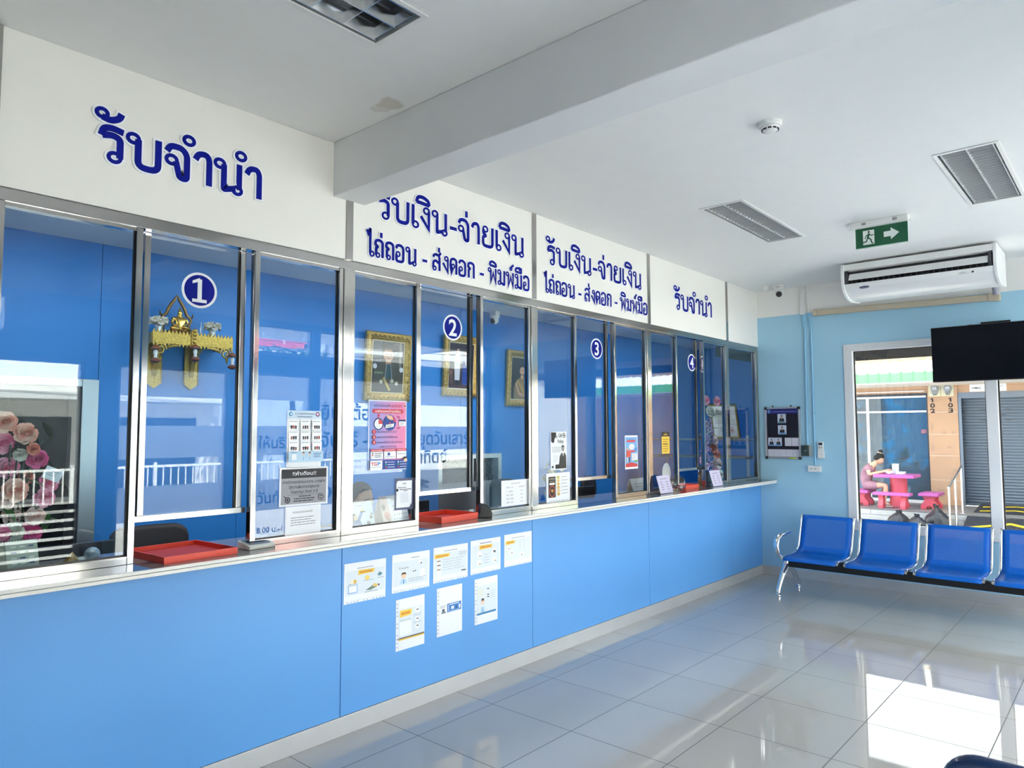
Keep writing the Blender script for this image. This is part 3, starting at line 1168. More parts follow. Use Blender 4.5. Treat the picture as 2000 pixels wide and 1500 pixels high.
o = thing('smoke_detector', 'round white smoke detector on the ceiling beyond the beam', 'smoke detector', (1.964, 3.69, ZC))
c = (1.964, 3.69, ZC)
build('base', MB(M_PLASTIC).lathe([(0.055, -0.024), (0.061, -0.018), (0.062, -0.0005)], c, 28), o, smooth=35)
build('sensor_cap', MB(M_PLASTIC).lathe([(0.022, -0.050), (0.034, -0.047), (0.046, -0.034), (0.050, -0.026)], c, 28), o, smooth=35)
mb = MB(M_BLACK)
for k in range(10):
    a = 2 * math.pi * k / 10
    mm = Matrix.Translation(Vector(c)) @ Matrix.Rotation(a, 4, 'Z')
    s = len(mb.v)
    mb.box(0.036, 0.0445, -0.009, 0.009, -0.0425, -0.036).xf(mm, s)
build('vent_slots', mb, o)

# exit sign hanging from the ceiling, running figure and arrow
M_GREEN = mat('exit_green', '#0b5a38', 0.35)
ex = thing('exit_sign', 'green emergency exit sign with running figure and white arrow under ceiling', 'exit sign', (1.93, 6.0, ZC))
mb = MB(M_PLASTIC).box(1.715, 2.125, 5.965, 6.035, 3.262, ZC - 0.0005)
build('lamp_body', mb, ex, bevel=0.004)
for xa in (1.695, 2.125):
    build('bracket', MB(M_PLASTIC).box(xa, xa + 0.02, 5.985, 6.015, 3.262, 3.27), ex)
for xa in (1.80, 2.02):
    mb = MB(M_DARK)
    for k in range(4):
        mb.box(xa + 0.008 * k, xa + 0.008 * k + 0.004, 5.9635, 5.9655, 3.278, 3.298)
    build('vent_slots', mb, ex)
sh = Sheet((1.742, 6.006, 3.100), (1, 0, 0), (0, 0, 1), 0.376, 0.162, mat('acrylic_edge', (0.55, 0.70, 0.62), 0.2), 0.012)
sh.rect(0.008, 0.03, 0.992, 0.985, M_GREEN)
W = '#eef4ee'
sh.rect(0.15, 0.16, 0.37, 0.86, W)
sh.circ(0.265, 0.775, 0.022, M_GREEN, 16)
sh.line([(0.27, 0.70), (0.245, 0.50)], 0.040, M_GREEN)
sh.line([(0.265, 0.68), (0.215, 0.60), (0.19, 0.46)], 0.018, M_GREEN)
sh.line([(0.27, 0.68), (0.315, 0.585), (0.36, 0.62)], 0.018, M_GREEN)
sh.line([(0.245, 0.50), (0.30, 0.40), (0.32, 0.22), (0.35, 0.20)], 0.024, M_GREEN)
sh.line([(0.245, 0.50), (0.215, 0.32), (0.14, 0.28)], 0.024, M_GREEN)
sh.poly([(0.55, 0.40), (0.68, 0.40), (0.68, 0.24), (0.84, 0.53), (0.68, 0.82), (0.68, 0.66), (0.55, 0.66)], W)
sh.part('sign_panel', ex)


# turret cameras
def turret(x, y, ztop, text, label, ang):
    o = thing('security_camera', label, 'camera', (x, y, ztop))
    build('mount_box', MB(M_PLASTIC).box(x - 0.045, x + 0.045, y - 0.035, y + 0.035, ztop - 0.06, ztop - 0.0005), o, bevel=0.003)
    if text:
        sh = Sheet((x - 0.042, y - 0.036, ztop - 0.056), (1, 0, 0), (0, 0, 1), 0.084, 0.05, M_PLASTIC, 0.0005)
        sh.text(0.5, 0.3, 0.55, text, '#3a3d44', fit=0.62)
        sh.part('mount_label', o)
    build('turret_base', MB(M_PLASTIC).lathe([(0.040, -0.085), (0.050, -0.078), (0.050, -0.061)], (x, y, ztop), 24), o, smooth=35)
    build('turret_ball', MB(M_PLASTIC).ball((x, y, ztop - 0.105), 0.043, 20, 12), o, smooth=60)
    dv = Vector((math.sin(ang), -math.cos(ang), -0.35)).normalized()
    p = Vector((x, y, ztop - 0.105))
    build('lens', MB(M_BLACK).tube([p + dv * 0.022, p + dv * 0.040, p + dv * 0.047], [0.034, 0.031, 0.018], 20), o, smooth=40)
    return o


turret(0.388, 7.955, ZC, 'CAM 4', 'white turret camera with black lens under the ceiling corner', 0.35)
turret(-2.08, 5.90, ZS, 'CAM 1', 'small turret camera seen through the glass above the portraits', -0.2)
solo('motion_sensor', MB(M_PLASTIC).lathe([(0.012, -0.062), (0.030, -0.055), (0.038, -0.035), (0.042, -0.030), (0.044, -0.0005)], (0.232, 7.97, ZC), 24), 'small round white dome sensor beside the corner camera', 'sensor', smooth=35)

# ------------------------------------------------------------------ air conditioner with pipe cover
ac = thing('air_conditioner', 'long white ceiling mounted air conditioner with open louvre', 'air conditioner', (1.86, 7.6, 3.2))
ax0, ax1 = 1.235, 2.515
M_ACW = mat('air_conditioner_white', (0.85, 0.85, 0.84), 0.3)
slot = [(7.322, 3.225), (7.322, 3.095)]
prof = [(7.335, 3.285), (7.322, 3.225), (7.42, 3.215), (7.42, 3.10), (7.325, 3.090), (7.345, 3.045), (7.40, 3.005), (7.48, 2.975), (7.60, 2.962), (7.85, 2.985), (7.85, 3.285)]
build('body', MB(M_ACW).prism(prof, (0, 0, 0), (0, 1, 0), (0, 0, 1), (1, 0, 0), ax0 + 0.03, ax1 - 0.03), ac, smooth=30)
end = [(7.330, 3.290), (7.315, 3.225), (7.317, 3.09), (7.34, 3.035), (7.395, 2.995), (7.48, 2.965), (7.60, 2.952), (7.86, 2.976), (7.86, 3.290)]
for a, b in ((ax0, ax0 + 0.03), (ax1 - 0.03, ax1)):
    build('end_cap', MB(M_ACW).prism(end, (0, 0, 0), (0, 1, 0), (0, 0, 1), (1, 0, 0), a, b), ac, smooth=30, bevel=0.006)
mb = MB(M_BLACK).box(ax0 + 0.031, ax1 - 0.031, 7.375, 7.419, 3.102, 3.214)
mb.box(ax0 + 0.04, ax0 + 0.065, 7.328, 7.374, 3.097, 3.216, M_DARK).box(ax1 - 0.065, ax1 - 0.04, 7.328, 7.374, 3.097, 3.216, M_DARK)
build('outlet_slot', mb, ac)
mb = MB(M_ACW)
mb.prism([(7.318, 3.128), (7.33, 3.124), (7.372, 3.185), (7.36, 3.190)], (0, 0, 0), (0, 1, 0), (0, 0, 1), (1, 0, 0), ax0 + 0.07, ax1 - 0.07)
build('louvre_flap', mb, ac)
for k in range(24):
    x = ax0 + 0.09 + k * 0.047
    build('guide_vane', MB(M_DARK).box(x, x + 0.004, 7.332, 7.372, 3.099, 3.122), ac)
sh = Sheet((1.395, 7.3275, 3.028), (1, 0, 0), (0, 0.31, 0.95), 0.095, 0.030, mat('badge_blue', '#1d2c5e', 0.3), 0.0006)
sh.mb.v, sh.mb.f, sh.mb.fm = [], [], []
sh.circ(0.5, 0.5, 0.49, '#e8e8e8', 36, 0.155)
sh.circ(0.5, 0.5, 0.47, '#1d2c5e', 36, 0.14)
sh.text(0.5, 0.32, 0.52, 'Carrier', '#f2f2f2', fit=0.66)
sh.part('badge', ac, 'dark blue oval badge with white lettering')
sh = Sheet((2.22, 7.3275, 3.045), (1, 0, 0), (0, 0.31, 0.95), 0.14, 0.03, M_ACW, 0.0006)
sh.rect(0.1, 0.2, 0.45, 0.8, '#cfcfcd').circ(0.8, 0.5, 0.07, '#3a3a3e', 16)
sh.part('display_panel', ac)
mb = MB(M_BEIGE)
M = Matrix.Translation((0.69, 0, 2.984)) @ Matrix.Rotation(0.020, 4, 'Y')
s = MB(M_BEIGE).box(0.03, 1.66, YF - 0.06, YF - 0.0005, -0.032, 0.032)
s.xf(M)
pc = thing('pipe_cover', 'beige pipe cover running along the far wall under the air conditioner', 'pipe cover', (1.5, YF, 2.95))
build('cover', s, pc, bevel=0.012, seg=3)
build('end_elbow', MB(M_BEIGE).box(-0.025, 0.032, YF - 0.064, YF - 0.0005, -0.036, 0.036).xf(M), pc, bevel=0.018, seg=3)
build('end_elbow', MB(M_BEIGE).box(1.63, 1.735, YF - 0.07, YF - 0.0005, -0.040, 0.040).xf(M), pc, bevel=0.014, seg=3)
solo('drain_pipe', MB(mat('insulated_pipe', '#a6a3b4', 0.5)).tube([(2.395, YF - 0.10, 2.965), (2.395, YF - 0.115, 3.0), (2.395, YF - 0.17, 3.05), (2.395, 7.862, 3.09)], 0.026, 12), 'short grey insulated pipe joining the air conditioner to its beige cover', 'pipe', smooth=50)

# ------------------------------------------------------------------ wall conduits and small boxes
ct = thing('cable_trunking', 'flat cable trunking with thin conduit down to the dark switch box', 'conduit', (0.55, YF, 1.5))
build('trunking', MB(M_PLASTIC).box(0.520, 0.566, YF - 0.028, YF - 0.0005, 2.985, ZC - 0.001), ct, bevel=0.002)
build('trunking', MB(M_SKYBLUE).box(0.540, 0.580, YF - 0.024, YF - 0.0005, 2.835, 2.984), ct, bevel=0.002, label='sky blue painted trunking piece')
build('conduit', MB(M_SKYBLUE).cyl((0.562, YF - 0.012, 2.834), (0.553, YF - 0.012, 1.501), 0.0095, n=10), ct, smooth=50, label='sky blue painted conduit')
ct = thing('cable_conduit', 'thin round conduit from ceiling down to the white socket box', 'conduit', (0.63, YF, 1.3))
build('conduit', MB(M_PLASTIC).tube([(0.602, YF - 0.011, ZC - 0.001), (0.602, YF - 0.011, 3.04), (0.606, YF - 0.011, 3.0)], 0.0095, 10), ct, smooth=50)
build('conduit', MB(M_SKYBLUE).tube([(0.606, YF - 0.011, 2.999), (0.622, YF - 0.011, 2.93), (0.630, YF - 0.011, 2.80), (0.634, YF - 0.011, 1.272)], 0.0095, 10), ct, smooth=50, label='sky blue painted conduit')
for z in (2.62, 1.85):
    build('saddle_clip', MB(M_SKYBLUE).box(0.612, 0.652, YF - 0.006, YF - 0.0005, z, z + 0.02), ct)
sb = thing('switch_box', 'small dark grey switch box beside the notice board', 'switch', (0.548, YF, 1.375))
build('box', MB(mat('switch_grey', (0.32, 0.33, 0.33), 0.4)).box(0.499, 0.597, YF - 0.055, YF - 0.0005, 1.375, 1.50), sb, bevel=0.004)
build('cover', MB(mat('switch_cover', (0.035, 0.06, 0.06), 0.35)).box(0.500, 0.584, YF - 0.0585, YF - 0.0555, 1.378, 1.497), sb)
build('knob', MB(M_CHROME).lathe([(0.001, -0.012), (0.007, -0.011), (0.008, 0)], (0.543, YF - 0.0587, 1.437), 14, axis='y'), sb, smooth=40)
rm = thing('remote_control', 'white air conditioner remote in its wall holder', 'remote control', (0.70, YF, 1.361))
build('holder', MB(M_PLASTIC).box(0.668, 0.735, YF - 0.03, YF - 0.0005, 1.355, 1.44), rm, bevel=0.004)
build('remote_body', MB(M_PLASTIC).box(0.672, 0.730, YF - 0.027, YF - 0.006, 1.441, 1.537), rm, bevel=0.005)
sh = Sheet((0.676, YF - 0.0272, 1.446), (1, 0, 0), (0, 0, 1), 0.05, 0.086, M_PLASTIC, 0.0004)
sh.rect(0.1, 0.62, 0.9, 0.95, '#2b3440').rect(0.1, 0.2, 0.45, 0.5, '#b9b9b4').rect(0.55, 0.2, 0.9, 0.5, '#b9b9b4')
sh.part('keypad', rm)
bx = thing('socket_box', 'white double socket box at the lower end of the conduit', 'socket', (0.63, YF, 1.202))
build('box', MB(M_PLASTIC).box(0.561, 0.697, YF - 0.045, YF - 0.0005, 1.202, 1.271), bx, bevel=0.004)
sh = Sheet((0.568, YF - 0.0455, 1.209), (1, 0, 0), (0, 0, 1), 0.11, 0.055, M_PLASTIC, 0.001)
for x in (0.2, 0.6):
    sh.rect(x, 0.3, x + 0.04, 0.7, '#55555a').rect(x + 0.12, 0.3, x + 0.16, 0.7, '#55555a')
sh.part('socket_plate', bx)

# ------------------------------------------------------------------ notice board with staff photographs
nb = thing('notice_board', 'small dark navy notice board with staff photographs on the far wall', 'notice board', (0.28, YF, 1.338))
bx0, bx1, bz0, bz1 = 0.078, 0.482, 1.338, 1.934
yb = YF - 0.022
mb = MB(M_ALU)
mb.box(bx0, bx0 + 0.02, yb, YF - 0.001, bz0, bz1).box(bx1 - 0.02, bx1, yb, YF - 0.001, bz0, bz1)
mb.box(bx0 + 0.02, bx1 - 0.02, yb, YF - 0.001, bz0, bz0 + 0.02).box(bx0 + 0.02, bx1 - 0.02, yb, YF - 0.001, bz1 - 0.02, bz1)
build('frame', mb, nb, bevel=0.003)
for x in (bx0 - 0.004, bx1 - 0.030):
    for z in (bz0 - 0.004, bz1 - 0.030):
        build('corner_cap', MB(M_BLACK).box(x, x + 0.034, yb - 0.003, YF - 0.001, z, z + 0.034), nb, bevel=0.008, seg=3)
for x in (0.17, 0.38):
    build('hanging_hook', MB(M_DARK).box(x - 0.008, x + 0.008, YF - 0.012, YF - 0.001, bz1, bz1 + 0.022), nb, bevel=0.003)
sh = Sheet((bx0 + 0.02, YF - 0.010, bz0 + 0.02), (1, 0, 0), (0, 0, 1), bx1 - bx0 - 0.04, bz1 - bz0 - 0.04, C('#05071f', 0.7), 0.003)
sh.rect(0.01, 0.90, 0.99, 0.995, '#1b1c78')
sh.circ(0.085, 0.95, 0.055, '#7aa8d8', 20).circ(0.105, 0.955, 0.028, '#2b3a98', 16)
sh.text(0.57, 0.932, 0.036, 'คณะกรรมการอำนวยการสำนักงาน', '#aab6f2', fit=0.76)
build_board = sh.part('felt', nb)


def photo_card(x, z, w, h, tint, name):
    s = Sheet((bx0 + 0.02 + x, YF - 0.0140, bz0 + 0.02 + z), (1, 0, 0), (0, 0, 1), w, h, C('#c9d3e6'), 0.0015)
    s.poly([(0.2, 0.18), (0.8, 0.18), (0.78, 0.45), (0.6, 0.58), (0.4, 0.58), (0.22, 0.45)], '#15161c')
    s.poly([(0.45, 0.58), (0.55, 0.58), (0.5, 0.36)], '#e8e8ee')
    s.circ(0.5, 0.68, 0.12, '#c49a80', 18).poly([(0.37, 0.70), (0.40, 0.84), (0.5, 0.88), (0.6, 0.84), (0.63, 0.70), (0.56, 0.78), (0.44, 0.78)], '#1a1716')
    s.rect(0.06, 0.03, 0.94, 0.16, tint)
    s.part('photo_card', nb, name)


photo_card(0.128, 0.392, 0.096, 0.105, '#3f8a94', 'photo of a man in black suit at the top')
photo_card(0.130, 0.262, 0.096, 0.105, '#5a9fd6', 'photo of a man in black suit, second from top')
photo_card(0.012, 0.128, 0.078, 0.095, '#3f86cf', 'photo of a person at the row end')
photo_card(0.092, 0.128, 0.078, 0.095, '#3f86cf', 'photo of a person beside another photo')
for x in (0.205, 0.285):
    Sheet((bx0 + 0.02 + x, YF - 0.0140, bz0 + 0.148), (1, 0, 0), (0, 0, 1), 0.077, 0.095, C('#d4d3e0'), 0.0015).part('blank_card', nb)
for k in range(5):
    Sheet((bx0 + 0.026 + 0.0715 * k, YF - 0.0140, bz0 + 0.024), (1, 0, 0), (0, 0, 1), 0.0700, 0.085, C('#d4d3e0'), 0.0015).part('blank_card', nb)
solo('highlighter_pen', MB(mat('highlighter_green', '#c5d83f', 0.4)).cyl((0.355, yb - 0.009, bz0 + 0.010), (0.425, yb - 0.009, bz0 + 0.010), 0.0085, n=12), 'yellow green pen clipped to the lower edge of the notice board', 'pen', smooth=40)

# ------------------------------------------------------------------ television
tv = thing('tv', 'black flat television on a wall arm across the window top', 'television', (2.37, YF, 2.12))
build('screen', MB(mat('tv_screen', (0.002, 0.003, 0.006), 0.2, spec=0.2)).box(1.906, 2.834, 7.793, 7.797, 2.135, 2.640), tv)
build('casing', MB(M_BLACK).box(1.900, 2.840, 7.797, 7.845, 2.122, 2.648), tv, bevel=0.004)
mb = MB(M_BLACK).box(2.28, 2.46, 7.846, 7.90, 2.30, 2.50).box(2.34, 2.40, 7.90, YF - 0.001, 2.37, 2.43).box(2.25, 2.49, YF - 0.013, YF - 0.001, 2.615, 2.72)
mb.box(2.35, 2.39, 8.19, YF - 0.013, 2.43, 2.70)
build('wall_arm', mb, tv)
for x in (2.20, 2.38):
    build('mount_hook', MB(M_BLACK).box(x, x + 0.035, 7.845, 7.862, 2.60, 2.656), tv)

# ------------------------------------------------------------------ steel waiting bench with perforated seats
M_SEAT = mat('blue_steel', '#0060c4', 0.34, spec=0.3)


def perforated(key, color):
    m = bpy.data.materials.new(key)
    m.use_nodes = True
    t = NT(m)
    p = m.node_tree.nodes['Principled BSDF']
    p.inputs['Base Color'].default_value = lin(color)
    p.inputs['Roughness'].default_value = 0.34
    p.inputs['Specular IOR Level'].default_value = 0.3
    uv = t.n('UVMap')
    s = t.n('SeparateXYZ')
    t.l(uv.outputs[0], s.inputs[0])
    pitch = 0.0105
    v = t.math('DIVIDE', s.outputs[1], pitch * 0.866)
    row = t.math('FLOOR', v)
    u = t.math('ADD', t.math('DIVIDE', s.outputs[0], pitch), t.math('MULTIPLY', t.math('MODULO', row, 2.0), 0.5))
    fu = t.math('SUBTRACT', t.math('FRACT', u), 0.5)
    fv = t.math('SUBTRACT', t.math('FRACT', v), 0.5)
    d = t.math('SQRT', t.math('ADD', t.math('MULTIPLY', fu, fu), t.math('MULTIPLY', fv, fv)))
    hole = t.math('LESS_THAN', d, 0.27)
    tr = t.n('BsdfTransparent')
    ms = t.n('MixShader')
    t.l(hole, ms.inputs[0])
    t.l(p.outputs[0], ms.inputs[1])
    t.l(tr.outputs[0], ms.inputs[2])
    t.l(ms.outputs[0], m.node_tree.nodes['Material Output'].inputs[0])
    return m


M_PERF = perforated('blue_perforated_steel', '#0060c4')
SEATPROF = [(7.832, 0.752), (7.822, 0.768), (7.806, 0.762), (7.790, 0.735), (7.772, 0.690), (7.745, 0.620), (7.718, 0.550), (7.700, 0.500), (7.680, 0.455), (7.650, 0.424), (7.610, 0.405), (7.56, 0.396), (7.48, 0.392), (7.40, 0.394), (7.32, 0.400), (7.27, 0.402), (7.235, 0.398), (7.212, 0.384), (7.205, 0.366)]


def seat_shell(x0, x1, parent):
    mb = MB()
    mb.uv = []
    cols = [x0, x0 + 0.052, x1 - 0.052, x1]
    s = 0.0
    prev = None
    ss = []
    for p in SEATPROF:
        if prev:
            s += math.hypot(p[0] - prev[0], p[1] - prev[1])
        ss.append(s)
        prev = p
        for x in cols:
            mb.v.append(Vector((x, p[0], p[1])))
            mb.uv.append((x, s))
    n = len(SEATPROF)
    for i in range(n - 1):
        for j in range(3):
            mb.f.append([i * 4 + j, i * 4 + j + 1, (i + 1) * 4 + j + 1, (i + 1) * 4 + j])
            mid = (ss[i] + ss[i + 1]) / 2
            perf = j == 1 and 0.06 < mid < ss[-1] - 0.075 and not (0.345 < mid < 0.43)
            mb.fm.append(M_PERF if perf else M_SEAT)
    o = build('seat', mb, parent, smooth=60)
    md = o.modifiers.new('thickness', 'SOLIDIFY')
    md.thickness = 0.0025
    md.offset = 0
    for x in (x0 - 0.011, x1 + 0.011):
        pts = [(x, p[0] + 0.004, p[1] - 0.004) for p in SEATPROF[1:-1]]
        build('side_frame', MB(M_CHROME).tube(pts, 0.0125, 8), o, smooth=50, label='chrome side frame')
    return o


bench = thing('waiting_bench', 'row of blue perforated steel seats on one black beam by the window', 'bench', (1.8, 7.5, 0.0))
SX = [0.632 + 0.590 * k for k in range(4)]
for x in SX:
    seat_shell(x, x + 0.50, bench)
build('beam', MB(mat('black_steel', (0.006, 0.006, 0.008), 0.45)).box(0.600, 3.00, 7.435, 7.515, 0.268, 0.348), bench, bevel=0.003)
mb = MB(M_BLACK)
for x in SX:
    for q in (x + 0.02, x + 0.44):
        mb.box(q, q + 0.04, 7.40, 7.56, 0.349, 0.384)
build('seat_bracket', mb, bench)
for x in (0.575, 3.01):
    for s, (fy, fx) in ((0, (7.300, x - 0.03)), (1, (7.815, x - 0.015))):
        top = (x, 7.475 + (0.02 if s else -0.02), 0.285)
        mid = (x - 0.006, (top[1] + fy) / 2 + (0.02 if s else -0.02), 0.19)
        path = [top, mid, (fx, fy + (-0.03 if s else 0.03), 0.085), (fx, fy, 0.055), (fx, fy, 0.022)]
        leg = build('leg', MB(M_CHROME).tube(path, [0.034, 0.029, 0.025, 0.024, 0.022], 12), bench, smooth=50, label='splayed chrome leg')
        build('foot', MB(M_CHROME).lathe([(0.034, 0.0), (0.034, 0.008), (0.022, 0.018), (0.014, 0.026)], (fx, fy, 0.0), 18), leg, smooth=40)
    build('leg_head', MB(M_CHROME).box(x - 0.024, x + 0.024, 7.43, 7.52, 0.255, 0.365), bench, bevel=0.012, seg=3)
    a = x + 0.028 if x < 1 else x - 0.008
    path = [(a, 7.31, 0.372), (a - 0.012, 7.25, 0.400), (a - 0.022, 7.205, 0.450), (a - 0.028, 7.195, 0.510), (a - 0.028, 7.215, 0.565), (a - 0.024, 7.27, 0.598), (a - 0.020, 7.36, 0.606), (a - 0.016, 7.46, 0.604), (a - 0.012, 7.53, 0.612)]
    build('armrest', MB(M_CHROME).tube(path, [0.018, 0.022, 0.026, 0.028, 0.030, 0.032, 0.033, 0.032, 0.022], 12, flat=0.7), bench, smooth=50, label='curved chrome armrest')

# a second seat close by the camera: only the top corner of its back is in view
ch = thing('waiting_chair', 'chair with rounded dark blue tubular back rim, close to the camera', 'chair', (3.30, 2.25, 0.0))
M_PAD = mat('dark_blue_fabric', '#123f86', 0.7, noise=0.2, nscale=80)
rx0, rx1, ry, rz = 2.945, 3.42, 2.205, 0.852


def back_outline(inset, n=8):
    x0, x1, z1, z0, r = rx0 + inset, rx1 - inset, rz - inset, 0.48, 0.085 - inset * 0.6
    pts = [(x0, z0)]
    for k in range(n + 1):
        a = math.pi - math.pi / 2 * k / n
        pts.append((x0 + r + r * math.cos(a), z1 - r + r * math.sin(a)))
    for k in range(n + 1):
        a = math.pi / 2 - math.pi / 2 * k / n
        pts.append((x1 - r + r * math.cos(a), z1 - r + r * math.sin(a)))
    return pts + [(x1, z0)]


lean = lambda z: ry - (z - 0.48) * 0.12
build('back_frame', MB(mat('dark_blue_rim', '#0c2c58', 0.22, coat=0.4)).tube([(rx0 + 0.012, ry + 0.05, 0.42)] + [(x, lean(z), z) for x, z in back_outline(0.014)] + [(rx1 - 0.012, ry + 0.05, 0.42)], 0.0165, 12), ch, smooth=50)
rings = []
for d, ins in ((0.012, 0.095), (0.012, 0.080), (-0.006, 0.078), (-0.014, 0.090), (-0.018, 0.12)):
    rings.append([(x, lean(z) - d, z) for x, z in back_outline(ins)])
build('backrest', MB(M_PAD).loft(rings), ch, smooth=50)
build('seat', MB(M_PAD).box(rx0 + 0.02, rx1 - 0.02, ry + 0.02, ry + 0.46, 0.42, 0.475), ch, bevel=0.02, seg=3)
for x in (rx0 + 0.025, rx1 - 0.025):
    for y in (ry + 0.05, ry + 0.42):
        build('leg', MB(M_BLACK).cyl((x, y, 0.0), (x, y, 0.42), 0.011, n=10), ch, smooth=50)

# ------------------------------------------------------------------ the alley behind the far window and the house across it
ZG, ZP, YN = -0.30, 0.12, 17.0
struct('ground', MB(mat('concrete_ground', (0.36, 0.35, 0.335), 0.85, noise=0.15, nscale=0.8)).box(-30, 40, -25, 45, ZG - 0.3, ZG))
struct('wall_plinth', MB(mat('plinth_concrete', (0.40, 0.39, 0.37), 0.8, noise=0.1)).box(-2.5, XW + 0.15, -3.2, YF + 0.15, ZG, -0.151))
# shallow canopy over the window, seen from below as a dark band
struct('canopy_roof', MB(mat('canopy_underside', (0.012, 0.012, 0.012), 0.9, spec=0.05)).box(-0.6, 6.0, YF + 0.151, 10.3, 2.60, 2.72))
struct('canopy_street_roof', MB(M_WHITE).box(XW + 0.151, XW + 1.75, -3.2, YF + 0.1, 3.02, 3.14))

M_PEACH = mat('peach_paint', '#bd9878', 0.7, noise=0.10, nscale=3)
M_PEACH2 = mat('patch_paint', '#a98a70', 0.7)
M_SHUT = mat('shutter_grey', '#66717c', 0.45, metal=0.2, noise=0.05)
house = thing('neighbour_house', 'peach fronted shop house across the alley with green edged metal roof', 'house', (0.5, YN, ZG))
mb = MB(M_PEACH)
mb.box(-5.0, -1.62, YN, YN + 0.2, ZP, 3.3).box(-1.62, 0.06, YN, YN + 0.2, 2.44, 3.3)
mb.box(0.06, 0.60, YN - 0.04, YN + 0.2, ZP, 3.3).box(0.60, 9.0, YN, YN + 0.2, 2.42, 3.3)
mb.box(4.6, 5.2, YN - 0.04, YN + 0.2, ZP, 2.42).box(5.2, 9.0, YN, YN + 0.2, ZP, 2.42)
build('front_wall', mb, house)
mb = MB(mat('tile_joint_light', '#cdbba6', 0.6))
for z in (0.62, 1.12, 1.56, 2.02):
    mb.box(0.065, 0.595, YN - 0.0425, YN - 0.0405, z, z + 0.012)
build('pillar_joints', mb, house)
mb = MB(M_PEACH2)
for x, z, w_, h in ((0.09, 1.72, 0.07, 0.16), (0.28, 1.60, 0.12, 0.06), (0.46, 1.60, 0.08, 0.08), (0.36, 1.30, 0.12, 0.05), (0.10, 1.28, 0.06, 0.14), (0.44, 0.78, 0.13, 0.20), (0.14, 0.36, 0.2, 0.18)):
    n = 10
    mb.prism([(x + w_ / 2 + w_ / 2 * math.cos(2 * math.pi * k / n) * (0.8 + 0.2 * math.sin(k * 2.3)), z + h / 2 * math.sin(2 * math.pi * k / n)) for k in range(n)], (0, YN - 0.0415, 0), (1, 0, 0), (0, 0, 1), (0, -1, 0), 0, 0.0006)
build('paint_patches', mb, house)
build('plinth', MB(mat('plinth_floor', (0.25, 0.235, 0.22), 0.5, noise=0.1)).box(-5.0, 9.0, 15.32, YN + 0.2, ZG, ZP - 0.012), house)
mb = MB(mat('stacked_stone_tile', (0.50, 0.475, 0.43), 0.6, noise=0.14, nscale=5))
r2 = random.Random(3)
for j in range(4):
    x = -5.0 + r2.random() * 0.4
    while x < 9:
        L = 0.35 + r2.random() * 0.5
        mb.box(x, x + L - 0.006, 15.298 - r2.random() * 0.008, 15.32, ZG + 0.101 * j + 0.003, ZG + 0.101 * j + 0.098)
        x += L
build('plinth_stone_face', mb, house, label='pale stacked stone tile facing')
build('plinth_edge', MB(mat('plinth_tile', (0.22, 0.205, 0.195), 0.35, noise=0.12)).box(-5.0, 9.0, 15.29, YN, ZP - 0.012, ZP), house)
# sloping white sheet roof with rib ends, green fascia, pale soffit
mb = MB(mat('white_roof_sheet', (0.80, 0.86, 0.84), 0.45))
roofp = []
k = -5.0
while k < 9.0:
    roofp += [(k, 0.0), (k + 0.155, 0.0), (k + 0.170, 0.03), (k + 0.190, 0.03), (k + 0.205, 0.0)]
    k += 0.205
top = [Vector((x, 15.55, 2.785 + z)) for x, z in roofp]
bot = [Vector((x, 21.5, 4.20 + z)) for x, z in roofp]
n = len(top)
mb.add(top + bot, [(i, i + 1, n + i + 1, n + i) for i in range(n - 1)])
ro = build('roof_sheet', mb, house)
ro.modifiers.new('thickness', 'SOLIDIFY').thickness = 0.006
mb = MB(mat('green_fascia', '#77dc7c', 0.5))
mb.box(-5.0, 9.0, 15.545, 15.56, 2.60, 2.782)
k = -5.0
while k < 9.0:
    mb.box(k + 0.172, k + 0.188, 15.532, 15.546, 2.60, 2.80)
    k += 0.205
build('green_fascia', mb, house, label='bright green ribbed metal fascia')
build('soffit', MB(mat('soffit_cream', (0.78, 0.74, 0.68), 0.7)).box(-5.0, 9.0, 15.56, YN - 0.001, 2.58, 2.60), house)
build('soffit_trim', MB(M_PLASTIC).box(-1.62, 0.0, YN - 0.03, YN - 0.001, 2.47, 2.49), house)
# glazed sliding doors of the left hand shop, patterned curtain behind the glass
M_CURT = bpy.data.materials.new('patterned_curtain')
M_CURT.use_nodes = True
_t = NT(M_CURT)
_p = M_CURT.node_tree.nodes['Principled BSDF']
_g = _t.n('NewGeometry')
_v = _t.n('TexVoronoi', feature='DISTANCE_TO_EDGE')
_v.inputs['Scale'].default_value = 20
_t.l(_g.outputs['Position'], _v.inputs['Vector'])
_n = _t.n('TexNoise')
_n.inputs['Scale'].default_value = 3.5
_n.inputs['Detail'].default_value = 6
_t.l(_g.outputs['Position'], _n.inputs['Vector'])
_a = _t.mix(_t.math('LESS_THAN', _v.outputs['Distance'], 0.05), (0.035, 0.09, 0.14, 1), (0.12, 0.17, 0.20, 1))
_s = _t.math('GREATER_THAN', _n.outputs[0], 0.58)
_t.l(_t.mix(_s, _a, (0.03, 0.16, 0.30, 1)), _p.inputs['Base Color'])
_p.inputs['Roughness'].default_value = 0.7
build('curtain', MB(M_CURT).box(-1.62, 0.02, YN + 0.17, YN + 0.19, ZP, 2.44), house, label='dark blue patterned curtain')
mb = MB(M_FRAMEW)
for a in ((-1.62, 0.02, 2.345, 2.385), (-1.62, 0.02, 2.03, 2.07)):
    mb.box(a[0], a[1], YN + 0.03, YN + 0.08, a[2], a[3])
mb.box(-1.155, -1.10, YN + 0.028, YN + 0.082, ZP + 0.06, 2.345)
mb.box(-1.62, 0.02, YN + 0.03, YN + 0.08, ZP, ZP + 0.06)
build('shop_window_frame', mb, house, label='white aluminium window bars')
